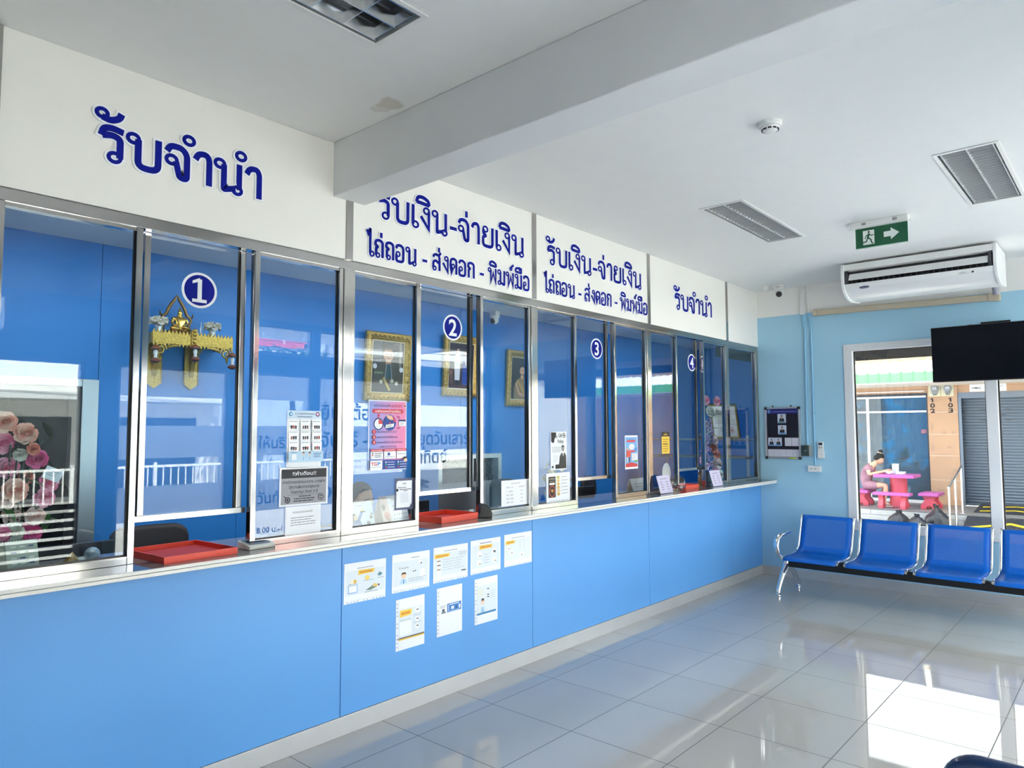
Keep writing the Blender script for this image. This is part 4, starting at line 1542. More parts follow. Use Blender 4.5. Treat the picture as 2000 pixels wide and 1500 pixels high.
mb = MB(M_DARK).box(0.02, 0.06, YN + 0.02, YN + 0.16, ZP, 2.44).box(-1.62, 0.02, YN + 0.03, YN + 0.1, 2.386, 2.44)
build('dark_frame', mb, house)
mb = MB(M_WGLASS)
mb.box(-1.62, -1.156, YN + 0.052, YN + 0.058, ZP + 0.06, 2.03).box(-1.099, 0.02, YN + 0.052, YN + 0.058, ZP + 0.06, 2.03).box(-1.62, 0.02, YN + 0.052, YN + 0.058, 2.07, 2.345)
build('shop_glass', mb, house)
sh = Sheet((-0.10, YN + 0.0505, 1.58), (1, 0, 0), (0, 0, 1), 0.11, 0.09, C('#7a4254'), 0.001)
sh.rows(0.1, 0.9, 0.1, 0.9, 4, '#c59aa8')
sh.part('shop_notice', house)
# roller shutters with slats
for x0, x1 in ((0.66, 2.62), (2.70, 4.55)):
    mb = MB(M_SHUT)
    pts = []
    z = ZP + 0.01
    while z < 2.30:
        pts += [(0.05, z), (0.035, z + 0.012), (0.03, z + 0.03), (0.035, z + 0.048), (0.05, z + 0.058)]
        z += 0.060
    vs = [Vector((x, YN + d, z)) for d, z in pts for x in (x0, x1)]
    mb.add(vs, [(2 * i, 2 * i + 1, 2 * i + 3, 2 * i + 2) for i in range(len(pts) - 1)])
    s = build('roller_shutter', mb, house, smooth=30, label='closed grey slatted roller shutter')
    s.modifiers.new('thickness', 'SOLIDIFY').thickness = 0.003
    mb = MB(M_DARK)
    for k in range(3):
        for q in range(2 + (k != 1)):
            mb.box(x0 + 0.30 + 0.22 * q + 0.11 * (k % 2), x0 + 0.40 + 0.22 * q + 0.11 * (k % 2), YN + 0.024, YN + 0.032, 2.06 - 0.11 * k, 2.076 - 0.11 * k)
    build('vent_slots', mb, s)
    mb = MB(mat('shutter_rail', (0.22, 0.24, 0.26), 0.4, metal=0.5))
    mb.box(x0 - 0.055, x0, YN - 0.02, YN + 0.1, ZP, 2.42).box(x1, x1 + 0.04, YN - 0.02, YN + 0.1, ZP, 2.42).box(x0, x1, YN - 0.005, YN + 0.1, 2.30, 2.42)
    build('shutter_rail', mb, house)
# the next pillar and a pink flower papered shop window, beyond the picture but mirrored in the glass
sh = Sheet((4.70, YN - 0.041, 1.75), (1, 0, 0), (0, 0, 1), 0.10, 0.36, M_PEACH, 0.0005)
sh.mb.v, sh.mb.f, sh.mb.fm = [], [], []
for k, chh in enumerate('104'):
    sh.text(0.5, 0.70 - 0.34 * k, 0.36, chh, '#1a1412', bold=0.02)
sh.part('house_number', house)
for xs_, txt, lab in ((0.150, '102', 'black figures 102'), (0.475, '103', 'black figures 103')):
    sh = Sheet((xs_ - 0.055, YN - 0.041, 2.0), (1, 0, 0), (0, 0, 1), 0.11, 0.34, M_PEACH, 0.0005)
    sh.mb.v, sh.mb.f, sh.mb.fm = [], [], []
    for k, chh in enumerate(txt):
        y = 0.69 - 0.325 * k
        if chh == '1':
            sh.poly([(0.40, y), (0.66, y), (0.66, y + 0.255), (0.40, y + 0.255)], '#17110f').poly([(0.18, y + 0.15), (0.40, y + 0.19), (0.40, y + 0.255), (0.18, y + 0.205)], '#17110f')
        else:
            sh.text(0.5, y, 0.36, chh, '#17110f', bold=0.03, fit=0.80, res=5)
    sh.part('house_number', house, lab)

for x, lab in ((0.197, 'grey electricity meter above the house number 102'), (0.430, 'grey electricity meter above the house number 103')):
    o = thing('electricity_meter', lab, 'meter', (x, YN - 0.05, 2.36), 'electricity meters on the pillar')
    build('backing_board', MB(mat('meter_board', '#d8d3b4', 0.6)).box(x - 0.112, x + 0.112, YN - 0.055, YN - 0.041, 2.355, 2.625), o, bevel=0.003)
    build('meter_body', MB(mat('meter_grey', '#8d9094', 0.4)).lathe([(0.050, -0.06), (0.072, -0.055), (0.078, -0.03), (0.080, 0)], (x + 0.01, YN - 0.0555, 2.515), 8, axis='y'), o, smooth=35)
    build('terminal_cover', MB(mat('meter_grey', '#8d9094', 0.4)).box(x - 0.035, x + 0.055, YN - 0.10, YN - 0.0555, 2.405, 2.455), o, bevel=0.004)
    sh = Sheet((x - 0.022, YN - 0.1165, 2.495), (1, 0, 0), (0, 0, 1), 0.065, 0.05, C('#d5d8da'), 0.001)
    sh.rows(0.1, 0.9, 0.15, 0.85, 3, '#40444a')
    sh.part('dial', o)
    mb = MB(M_BLACK)
    for k in range(3):
        mb.cyl((x - 0.015 + 0.025 * k, YN - 0.075, 2.375), (x - 0.015 + 0.025 * k, YN - 0.075, 2.406), 0.006, n=8)
    build('cables', mb, o)
sh = Sheet((0.815, YN - 0.0015, 2.430), (1, 0, 0), (0, 0, 1), 0.62, 0.145, C('#e9eaea'), 0.004)
sh.text(0.19, 0.36, 0.42, '+HMEQ.', '#1c1d22', bold=0.02, fit=0.28).text(0.68, 0.58, 0.30, 'บริษัท เมค จำกัด', '#33353c', fit=0.5).text(0.68, 0.16, 0.26, '(มหาชน)', '#33353c', fit=0.24)
sh.make('shop_sign', 'narrow white company sign above the grey roller shutter', 'sign')

# ------------------------------------------------------------------ pink concrete table set
M_PINKTOP = mat('magenta_pink_paint', '#b95a9f', 0.5, noise=0.08)
M_CORAL = mat('coral_pink_paint', '#dc5560', 0.5, noise=0.06)
tb = thing('garden_table', 'pink painted concrete table on a round pedestal outside the window', 'table', (-0.36, 16.08, ZP))
TX0, TX1, TY0, TY1, TZ = -0.735, -0.005, 15.76, 16.42, 0.765
build('table_top', MB(M_PINKTOP).box(TX0, TX1, TY0, TY1, TZ - 0.065, TZ), tb, bevel=0.008)
mb = MB(C('#d9b7d6'))
for i in range(6):
    for j in range(6):
        if (i + j) % 2:
            mb.box(-0.55 + 0.06 * i, -0.49 + 0.06 * i, 15.90 + 0.06 * j, 15.96 + 0.06 * j, TZ + 0.0002, TZ + 0.001)
build('checker_inlay', mb, tb)
build('pedestal', MB(M_CORAL).lathe([(0.200, ZP), (0.195, ZP + 0.03), (0.165, ZP + 0.10), (0.155, 0.45), (0.158, TZ - 0.066)], (-0.345, 16.08, 0), 28), tb, smooth=40)


def stool(x, y, L, along, label, w_=0.26):
    """bench of the set: slab on two waisted legs with an arched foot"""
    o = thing('garden_bench', label, 'bench', (x, y, ZP), 'pink concrete benches round the table')
    h = 0.43
    dx, dy = (L / 2, w_ / 2) if along == 'x' else (w_ / 2, L / 2)
    build('seat', MB(M_PINKTOP).box(x - dx, x + dx, y - dy, y + dy, h - 0.055, h), o, bevel=0.008)
    hw = w_ * 0.44
    out = [(-hw, ZP), (-hw * 0.38, ZP), (-hw * 0.32, ZP + 0.045), (0, ZP + 0.07), (hw * 0.32, ZP + 0.045), (hw * 0.38, ZP), (hw, ZP), (hw * 1.02, ZP + 0.06), (hw * 0.86, ZP + 0.10), (hw * 0.56, ZP + 0.16), (hw * 0.60, h - 0.10), (hw * 0.80, h - 0.056), (-hw * 0.80, h - 0.056), (-hw * 0.60, h - 0.10), (-hw * 0.56, ZP + 0.16), (-hw * 0.86, ZP + 0.10), (-hw * 1.02, ZP + 0.06)]
    for s in (-1, 1):
        c = L * 0.30 * s
        if along == 'x':
            build('leg', MB(M_CORAL).prism(out, (x + c, y, 0), (0, 1, 0), (0, 0, 1), (1, 0, 0), -0.045, 0.045), o, bevel=0.006)
        else:
            build('leg', MB(M_CORAL).prism(out, (x, y + c, 0), (1, 0, 0), (0, 0, 1), (0, -1, 0), -0.045, 0.045), o, bevel=0.006)
    return o


stool(-0.335, 15.54, 0.66, 'x', 'pink concrete bench in front of the table, nearest the room')
stool(-1.00, 16.02, 0.62, 'y', 'pink concrete bench under the seated woman', 0.34)
stool(0.245, 16.02, 0.62, 'y', 'empty pink concrete bench beside the numbered pillar', 0.34)

# bowls, paper roll and glass on the table
def bowl(x, y, label, s=1.0):
    mb = MB(C('#f0f0f0', 0.25)).lathe([(0.035 * s, 0), (0.045 * s, 0.004), (0.075 * s, 0.03), (0.092 * s, 0.062), (0.089 * s, 0.062), (0.072 * s, 0.034), (0.04 * s, 0.012), (0.001, 0.010)], (x, y, TZ), 24)
    return solo('bowl', mb, label, 'bowl', 'white bowls on the pink table', smooth=50)


bowl(-0.455, 15.90, 'white bowl in front of the eating woman')
bowl(-0.235, 15.86, 'white bowl alone in the middle of the pink table', 0.95)
solo('noodles', MB(C('#d8c08a')).ball((-0.455, 15.90, TZ + 0.052), (0.075, 0.075, 0.018), 16, 6), 'pale noodles filling the bowl of the eating woman', 'noodles', smooth=60)
pr = thing('paper_roll', 'tall white tissue roll standing on the pink table', 'tissue roll', (-0.40, 16.12, TZ))
build('roll', MB(C('#f2f3f4', 0.7)).lathe([(0.060, 0), (0.062, 0.19), (0.07, 0.20), (0.068, 0.205), (0.018, 0.205), (0.018, 0.19)], (-0.40, 16.12, TZ), 24), pr, smooth=40)
solo('water_glass', MB(M_WGLASS).lathe([(0.028, 0), (0.034, 0.10), (0.032, 0.10), (0.026, 0.006)], (-0.385, 15.96, TZ), 16), 'clear drinking glass between the bowl and the tissue roll', 'glass', smooth=50)

# ------------------------------------------------------------------ the eating woman
wo = thing('person', 'woman in a dusty pink dress bent over her bowl on a pink bench', 'person', (-0.98, 16.0, 0.43))
WX, WY = -0.98, 15.98
N_ = {
    'pel': (WX, WY, 0.545, (0.155, 0.115)), 'wai': (WX + 0.035, WY, 0.68, (0.125, 0.10)), 'che': (WX + 0.11, WY, 0.83, (0.15, 0.10)), 'nb': (WX + 0.185, WY, 0.935, (0.085, 0.075)),
    'ne': (WX + 0.245, WY, 0.985, 0.048), 'h1': (WX + 0.285, WY, 1.035, 0.046),
    'hl': (WX + 0.07, WY - 0.095, 0.525, 0.088), 'kl': (WX + 0.46, WY - 0.10, 0.545, 0.060), 'al': (WX + 0.40, WY - 0.10, 0.195, 0.036), 'tl': (WX + 0.52, WY - 0.10, 0.150, 0.024),
    'hr': (WX + 0.07, WY + 0.095, 0.525, 0.088), 'kr': (WX + 0.40, WY + 0.10, 0.535, 0.060), 'ar': (WX + 0.28, WY + 0.10, 0.195, 0.036), 'tr': (WX + 0.40, WY + 0.10, 0.150, 0.024),
    'sl': (WX + 0.14, WY - 0.165, 0.885, 0.052), 'el': (WX + 0.17, WY - 0.215, 0.755, 0.038), 'wl': (WX + 0.40, WY - 0.11, 0.815, 0.026), 'pl': (WX + 0.46, WY - 0.085, 0.835, 0.030),
    'sr': (WX + 0.14, WY + 0.165, 0.885, 0.052), 'er': (WX + 0.19, WY + 0.23, 0.765, 0.038), 'wr': (WX + 0.40, WY + 0.12, 0.825, 0.026), 'pr': (WX + 0.46, WY + 0.085, 0.845, 0.030),
}
E_ = [('pel', 'wai'), ('wai', 'che'), ('che', 'nb'), ('nb', 'ne'), ('ne', 'h1'), ('pel', 'hl'), ('hl', 'kl'), ('kl', 'al'), ('al', 'tl'), ('pel', 'hr'), ('hr', 'kr'), ('kr', 'ar'), ('ar', 'tr'), ('che', 'sl'), ('sl', 'el'), ('el', 'wl'), ('wl', 'pl'), ('che', 'sr'), ('sr', 'er'), ('er', 'wr'), ('wr', 'pr')]
# fingers: four short chains and a thumb on each hand
for s, hd in ((-1, 'l'), (1, 'r')):
    px, py, pz = N_['p' + hd][:3]
    for k, (off, ln) in enumerate(((-0.020, 0.050), (-0.007, 0.058), (0.007, 0.054), (0.020, 0.044))):
        N_['f%s%d' % (hd, k)] = (px + 0.038, py + off, pz + 0.002, 0.0085)
        N_['g%s%d' % (hd, k)] = (px + 0.030 + ln, py + off * 1.1 - s * 0.006, pz - 0.022, 0.007)
        E_ += [('p' + hd, 'f%s%d' % (hd, k)), ('f%s%d' % (hd, k), 'g%s%d' % (hd, k))]
    N_['t' + hd + '0'] = (px + 0.012, py - s * 0.030, pz + 0.004, 0.009)
    N_['t' + hd + '1'] = (px + 0.045, py - s * 0.036, pz - 0.006, 0.0075)
    E_ += [('p' + hd, 't' + hd + '0'), ('t' + hd + '0', 't' + hd + '1')]
vs, fs = skin_mesh(N_, E_, 'pel', 2)
mb = MB(M_SKIN)
mb.add(vs, fs)
hc = Vector((WX + 0.315, WY, 1.075))
fwd, upv = Vector((0.90, 0, -0.44)), Vector((0.44, 0, 0.90))
HP = head_mesh(mb, hc, fwd, upv, 0.112, M_SKIN)
build('body', mb, wo, smooth=80)
face_parts(HP, 0.112, wo, M_HAIR, C('#9a4f48'))
mb = MB()
hair_cap(mb, HP, 0.112, M_HAIR)
mb.ball(HP(-0.30, 0, 1.28), (0.045, 0.045, 0.042), 14, 9, M_HAIR)
build('hair', mb, wo, smooth=70, label='black hair tied in a top knot')
mb = MB(C('#e8c9a6'))
for k in range(8):
    a = k * math.pi / 4
    mb.ball(HP(-0.30 + 0.36 * math.cos(a), 0.36 * math.sin(a), 1.06), 0.011, 8, 6)
build('hair_band', mb, wo, smooth=60, label='pale knobbly hair tie')
M_DRESS = mat('dusty_pink_cloth', '#a07480', 0.8, noise=0.1, nscale=20)
D_ = {'pel': (WX, WY, 0.55, (0.185, 0.14)), 'wai': (WX + 0.035, WY, 0.68, (0.148, 0.118)), 'che': (WX + 0.11, WY, 0.83, (0.168, 0.118)), 'nb': (WX + 0.175, WY, 0.925, (0.108, 0.09)),
      'hl': (WX + 0.08, WY - 0.09, 0.525, 0.105), 'kl': (WX + 0.33, WY - 0.10, 0.535, 0.088), 'hr': (WX + 0.08, WY + 0.09, 0.525, 0.105), 'kr': (WX + 0.30, WY + 0.10, 0.53, 0.088),
      'sl': (WX + 0.14, WY - 0.165, 0.885, 0.070), 'el': (WX + 0.155, WY - 0.20, 0.815, 0.060), 'sr': (WX + 0.14, WY + 0.165, 0.885, 0.070), 'er': (WX + 0.165, WY + 0.205, 0.82, 0.060)}
vs, fs = skin_mesh(D_, [('pel', 'wai'), ('wai', 'che'), ('che', 'nb'), ('pel', 'hl'), ('hl', 'kl'), ('pel', 'hr'), ('hr', 'kr'), ('che', 'sl'), ('sl', 'el'), ('che', 'sr'), ('sr', 'er')], 'pel', 2)
mb = MB(M_DRESS)
mb.add([(v.x, v.y, max(v.z, 0.432)) for v in vs], fs)
build('dress', mb, wo, smooth=80, label='dusty pink short sleeved dress')
for s, nm in ((-1, 'al'), (1, 'ar')):
    a = N_[nm]
    mb = MB(C('#cfcac4', 0.6))
    mb.box(a[0] - 0.06, a[0] + 0.165, a[1] - 0.042, a[1] + 0.042, ZP, ZP + 0.016)
    mb.tube([(a[0] + 0.11, a[1], ZP + 0.03), (a[0] + 0.08, a[1] - 0.03, ZP + 0.055), (a[0] + 0.03, a[1] - 0.042, ZP + 0.02)], 0.006, 6)
    mb.tube([(a[0] + 0.11, a[1], ZP + 0.03), (a[0] + 0.08, a[1] + 0.03, ZP + 0.055), (a[0] + 0.03, a[1] + 0.042, ZP + 0.02)], 0.006, 6)
    build('sandal', mb, wo, label='pale flip flop')

# ------------------------------------------------------------------ rubbish bags, hand rail, ramps
M_BAG = mat('black_bin_bag', (0.02, 0.02, 0.024), 0.28, bump=0.9, nscale=14)


def bag(x, y, rx, rz, seed, label, peak=1.0):
    r = random.Random(seed)
    mb = MB(M_BAG)
    n, rows = 22, 12
    rings = []
    ph = [r.random() * 6.28 for _ in range(5)]
    for i in range(rows + 1):
        t = i / rows
        prof = max(0.10, max(0.0, 1 - abs((t / 0.86 - 0.36) / 0.66) ** 3) ** 0.45) if t < 0.86 else 0.10 + (t - 0.86) * 1.1
        ring = []
        for j in range(n):
            a = 2 * math.pi * j / n
            fold = 1 + 0.10 * math.sin(5 * a + ph[0] + t * 2) * t + 0.06 * math.sin(9 * a + ph[1] + 3 * t) + 0.07 * math.sin(2 * a + ph[2])
            rr = rx * prof * fold
            ring.append((x + rr * math.cos(a) + 0.05 * t * math.sin(ph[3]), y + rr * math.sin(a) * 0.9, ZG + 0.003 + rz * t * (1 + 0.05 * math.sin(3 * a + ph[4]) * t) * (1 if t < 0.86 else peak)))
        rings.append(ring)
    mb.loft(rings)
    return solo('rubbish_bag', mb, label, 'rubbish bag', 'black rubbish bags against the plinth', smooth=50)


bag(-0.075, 14.75, 0.19, 0.46, 2, 'round black rubbish bag on its own below the table')
bag(0.29, 14.62, 0.185, 0.42, 5, 'low black rubbish bag, middle one of the three')
bag(0.56, 14.97, 0.20, 0.52, 9, 'largest black rubbish bag with a pointed corner beside the hand rail', 1.12)

hr_ = thing('hand_rail', 'polished steel hand rail beside the rubber ramps', 'hand rail', (0.85, 15.0, ZG))
build('rail', MB(M_CHROME).tube([(0.80, 14.55, 0.64), (0.80, 14.60, 0.66), (0.86, 15.45, 0.99), (0.862, 15.50, 0.97)], 0.021, 12), hr_, smooth=50)
for x, y, z0, z1 in ((0.80, 14.58, ZG, 0.645), (0.828, 15.0, ZG, 0.81), (0.858, 15.43, ZP, 0.98)):
    p = build('post', MB(M_CHROME).cyl((x, y, z0 + 0.001), (x, y, z1), 0.017, n=12), hr_, smooth=50)
    build('flange', MB(M_CHROME).lathe([(0.045, 0.001), (0.045, 0.008), (0.02, 0.014)], (x, y, z0), 16), p, smooth=40)
M_RUBBER = mat('black_rubber', (0.018, 0.018, 0.022), 0.75, noise=0.3, nscale=40)
M_YEL = mat('yellow_line', '#f2cf1d', 0.6)


def ramp(x0, x1, y0, y1, z0, z1, label, step):
    """wedge of black rubber with two yellow chevrons lying on its slope"""
    o = thing('rubber_ramp', label, 'ramp', ((x0 + x1) / 2, (y0 + y1) / 2, step), 'rubber ramps with yellow chevrons')
    build('wedge', MB(M_RUBBER).prism([(y0, step + 0.001), (y1, step + 0.001), (y1, z1), (y0, z0)], (0, 0, 0), (0, 1, 0), (0, 0, 1), (1, 0, 0), x0, x1), o)
    mb = MB(M_YEL)
    zz = lambda y: z0 + (z1 - z0) * (y - y0) / (y1 - y0) + 0.002
    for f in (0.10, 0.55):
        ya = y0 + (y1 - y0) * f
        yb2 = ya + (y1 - y0) * 0.22
        xm = (x0 + x1) / 2
        for a, b in (((x0 + 0.08, ya), (xm, yb2)), ((xm, yb2), (x1 - 0.08, ya))):
            mb.add([(a[0], a[1], zz(a[1])), (b[0], b[1], zz(b[1])), (b[0], b[1] + 0.07, zz(b[1] + 0.07)), (a[0], a[1] + 0.07, zz(a[1] + 0.07))], [(0, 1, 2, 3)])
    build('chevrons', mb, o, label='yellow chevron stripes')
    return o


ramp(0.95, 2.30, 14.15, 15.28, ZG + 0.02, 0.10, 'wide black rubber ramp with yellow chevrons up to the plinth', ZG)
ramp(0.98, 2.20, 15.75, 16.60, ZP + 0.01, ZP + 0.10, 'smaller black rubber ramp on the plinth before the roller shutter', ZP)

# ------------------------------------------------------------------ paper notices in plastic sleeves on the counter front
def a4(y, z, w, h, tilt, label, draw, holes):
    c, s = math.cos(tilt), math.sin(tilt)
    sh = Sheet((0.0005, y, z), (0, c, s), (0, -s, c), w, h, M_PAPER, 0.0016)
    draw(sh)
    n = 12
    for k in range(n):
        f = 0.08 + 0.84 * k / (n - 1)
        if k in (4, 7):
            continue
        if holes == 'b':
            sh.rect(f - 0.010, 0.022, f + 0.010, 0.040, '#3e5f86')
        else:
            sh.rect(0.018, f - 0.010, 0.044, f + 0.010, '#3e5f86')
    if holes == 'b':
        sh.line([(0.0, 0.065), (1.0, 0.065)], 0.004, '#b7c3d6')
    else:
        sh.line([(0.075, 0.0), (0.075, 1.0)], 0.005, '#9fb4cf')
    return sh.make('paper_notice', label, 'notice', 'sleeved paper notices on the counter front')


PALE, GREY, YEL = '#dfe7ef', '#8d97a6', '#efc94e'


def banner(s, x0, y0, x1, y1):
    s.poly([(x0, y0), (x1 - 0.02, y0 + 0.02), (x1, y1 - 0.01), (x0 + 0.01, y1)], YEL)
    s.rows(x0 + 0.05, x1 - 0.05, y0 + 0.02, y1 - 0.02, 1, '#d98a2a', 0.5)


def n1(s):
    s.rect(0.03, 0.20, 0.97, 0.80, PALE).rows(0.3, 0.7, 0.82, 0.88, 1, GREY, 0.3)
    banner(s, 0.32, 0.68, 0.72, 0.80)
    s.circ(0.54, 0.58, 0.055, '#f0d36c', ry=0.045).circ(0.20, 0.52, 0.06, '#f3ead2', ry=0.05).circ(0.25, 0.53, 0.035, '#e0b44c')
    s.poly([(0.78, 0.60), (0.86, 0.57), (0.91, 0.63), (0.84, 0.68)], '#5d8d9a')
    s.rect(0.09, 0.24, 0.31, 0.45, '#9fc0ea').rect(0.11, 0.27, 0.29, 0.43, '#eef3f9')
    s.poly([(0.50, 0.27), (0.62, 0.25), (0.78, 0.31), (0.80, 0.36), (0.70, 0.39), (0.62, 0.33)], '#6e8577').poly([(0.66, 0.33), (0.78, 0.31), (0.80, 0.37), (0.70, 0.41)], '#e6c277').circ(0.82, 0.35, 0.022, '#4b4f58')
    s.rows(0.10, 0.30, 0.46, 0.49, 1, GREY).rows(0.45, 0.70, 0.50, 0.53, 1, GREY).rows(0.78, 0.95, 0.52, 0.55, 1, GREY).rows(0.48, 0.80, 0.20, 0.24, 1, GREY)


def man(s, x, y, k):
    s.poly([(x - k, y - 2.2 * k), (x + k, y - 2.2 * k), (x + 0.7 * k, y - 1.0 * k), (x - 0.7 * k, y - 1.0 * k)], '#bcdcf6')
    s.poly([(x - 0.12 * k, y - 2.2 * k), (x + 0.12 * k, y - 2.2 * k), (x + 0.08 * k, y - k), (x - 0.08 * k, y - k)], '#2f6db0')
    s.circ(x, y, 0.62 * k, '#f0cdb2', 16).poly([(x - 0.7 * k, y + 0.1 * k), (x - 0.5 * k, y + 0.9 * k), (x + 0.5 * k, y + 0.9 * k), (x + 0.7 * k, y + 0.1 * k), (x + 0.4 * k, y + 0.4 * k), (x - 0.4 * k, y + 0.4 * k)], '#54382c')


def n2(s):
    s.rect(0.03, 0.16, 0.97, 0.80, PALE).text(0.30, 0.60, 0.07, 'ไข่ มนแตกา', '#4c5562', fit=0.26)
    s.rows(0.5, 0.72, 0.84, 0.89, 1, GREY, 0.4)
    man(s, 0.30, 0.42, 0.095)
    s.circ(0.80, 0.42, 0.075, '#eef2f6', ry=0.09).rect(0.54, 0.48, 0.57, 0.51, '#2c313a').rect(0.59, 0.49, 0.62, 0.52, '#2c313a')
    s.poly([(0.68, 0.71), (0.80, 0.70), (0.77, 0.77), (0.70, 0.77)], '#f5f5f5').circ(0.76, 0.69, 0.018, '#5b626e')
    s.rows(0.42, 0.92, 0.22, 0.34, 3, '#b7c0cc')


def n3(s):
    s.rect(0.03, 0.18, 0.97, 0.82, PALE).rows(0.3, 0.7, 0.84, 0.90, 1, GREY, 0.3)
    banner(s, 0.03, 0.68, 0.47, 0.80)
    for y, c in ((0.60, '#7d6a58'), (0.48, '#5d564e'), (0.36, '#8a7a64'), (0.26, '#e9ebee')):
        s.circ(0.15, y, 0.065, '#f2f2ee', ry=0.045).rect(0.10, y - 0.01, 0.20, y + 0.02, c)
    s.rows(0.26, 0.92, 0.30, 0.66, 5, '#b3bdca', 0.2, 4).rect(0.72, 0.68, 0.95, 0.80, '#cfd8e2')
    s.rect(0.80, 0.22, 0.93, 0.25, '#39404a')


def n4(s):
    s.rect(0.03, 0.16, 0.97, 0.84, PALE).rows(0.3, 0.7, 0.86, 0.92, 1, GREY, 0.5)
    banner(s, 0.28, 0.70, 0.72, 0.83)
    for x, y, c in ((0.28, 0.56, '#f2f2f2'), (0.77, 0.60, '#5a6470'), (0.27, 0.32, '#f3efe4'), (0.78, 0.34, '#efe9dd')):
        s.circ(x, y, 0.075, '#f7f7f5', ry=0.07).rect(x - 0.03, y - 0.03, x + 0.05, y + 0.02, c).rect(x - 0.02, y - 0.05, x + 0.06, y - 0.03, '#68707c')
    s.rows(0.42, 0.62, 0.25, 0.58, 4, '#b3bdca', 0.2, 6)


def n5(s):
    s.rect(0.03, 0.18, 0.97, 0.82, PALE).rows(0.25, 0.75, 0.84, 0.90, 1, GREY, 0.3)
    banner(s, 0.04, 0.68, 0.38, 0.80)
    for x, y in ((0.14, 0.56), (0.25, 0.42), (0.60, 0.30)):
        s.circ(x, y, 0.07, '#f4f4f2', ry=0.055).rect(x - 0.01, y - 0.02, x + 0.03, y + 0.01, '#59606b')
    s.line([(0.55, 0.5), (0.55, 0.78)], 0.006, '#aeb8c6').line([(0.70, 0.45), (0.70, 0.78)], 0.006, '#aeb8c6')


def q1(s):
    s.rect(0.10, 0.23, 0.98, 0.80, PALE)
    banner(s, 0.13, 0.64, 0.55, 0.78)
    s.rect(0.13, 0.28, 0.54, 0.54, '#f0f4f8').rows(0.14, 0.52, 0.56, 0.60, 1, GREY, 0.25)
    for y in (0.72, 0.54, 0.40):
        s.circ(0.73, y, 0.07, '#f6f6f4').rect(0.70, y - 0.005, 0.78, y + 0.02, '#6d7480')
    s.rows(0.60, 0.92, 0.60, 0.66, 3, '#b3bdca').rows(0.60, 0.92, 0.46, 0.50, 2, '#b3bdca')
    s.rect(0.08, 0.225, 0.98, 0.245, '#3f4653').rect(0.08, 0.195, 0.98, 0.225, '#e2bb52')


def q2(s):
    s.rect(0.40, 0.46, 0.96, 0.64, '#3f83c8').rect(0.10, 0.46, 0.40, 0.64, '#eef0f3').rows(0.13, 0.38, 0.57, 0.63, 2, GREY)
    s.circ(0.25, 0.52, 0.05, '#4d5561').poly([(0.16, 0.46), (0.36, 0.46), (0.30, 0.51), (0.20, 0.51)], '#7c8794')
    s.rows(0.5, 0.88, 0.60, 0.63, 1, '#e6eef8', 0.6).rect(0.56, 0.51, 0.66, 0.57, '#f4f6f9').rect(0.86, 0.50, 0.92, 0.58, '#f4f6f9').poly([(0.72, 0.51), (0.80, 0.52), (0.77, 0.58)], '#2b4f7a')
    for k in range(4):
        s.circ(0.45, 0.605 - 0.037 * k, 0.018, '#eef3f9', 10)
    s.rows(0.5, 0.90, 0.47, 0.49, 1, '#dce8f5')


def q3(s):
    s.rect(0.09, 0.26, 0.96, 0.84, PALE).rows(0.12, 0.42, 0.60, 0.78, 5, '#e8dca8', 0.3, 9)
    man(s, 0.34, 0.46, 0.10)
    for y in (0.73, 0.60, 0.55):
        s.rect(0.53, y, 0.62, y + 0.022, '#454c57')
    s.rows(0.66, 0.92, 0.50, 0.70, 4, '#b3bdca', 0.15)
    s.rect(0.09, 0.20, 0.92, 0.245, '#3c86b6')


a4(2.402, 0.707, 0.293, 0.223, -0.012, 'landscape notice with orange banner and lying figure, by the counter panel seam', n1, 'b')
a4(2.742, 0.710, 0.297, 0.224, -0.014, 'landscape notice with cartoon man in a blue tie', n2, 'b')
a4(3.072, 0.716, 0.306, 0.220, -0.008, 'landscape notice with yellow banner at its edge and four round icons', n3, 'b')
a4(3.405, 0.718, 0.295, 0.222, -0.006, 'landscape notice with yellow banner centred over four icons', n4, 'b')
a4(3.740, 0.720, 0.299, 0.223, -0.004, 'landscape notice farthest along the upper row of the counter front', n5, 'b')
a4(2.775, 0.366, 0.226, 0.300, 0.0, 'portrait notice with yellow banner and yellow stripe at the foot', q1, 'l')
a4(3.104, 0.378, 0.223, 0.300, 0.0, 'portrait notice, blank except for a blue strip picture across its middle', q2, 'l')
a4(3.444, 0.383, 0.225, 0.299, 0.0, 'portrait notice with dark haired cartoon man above a blue bar', q3, 'l')


# ------------------------------------------------------------------ notices stuck on the glass
def gp(y, z, x=-0.0225):
    k = (3.3705 - x) / 3.3705
    return (x, y * k, 1.6752 + (z - 1.6752) * k)


def on_glass(y0, y1, z0, z1, base, tilt=0.0):
    a, b = gp(y0, z0), gp(y1, z1)
    return Sheet(a, (0, math.cos(tilt), math.sin(tilt)), (0, -math.sin(tilt), math.cos(tilt)), b[1] - a[1], b[2] - a[2], base, 0.0006)


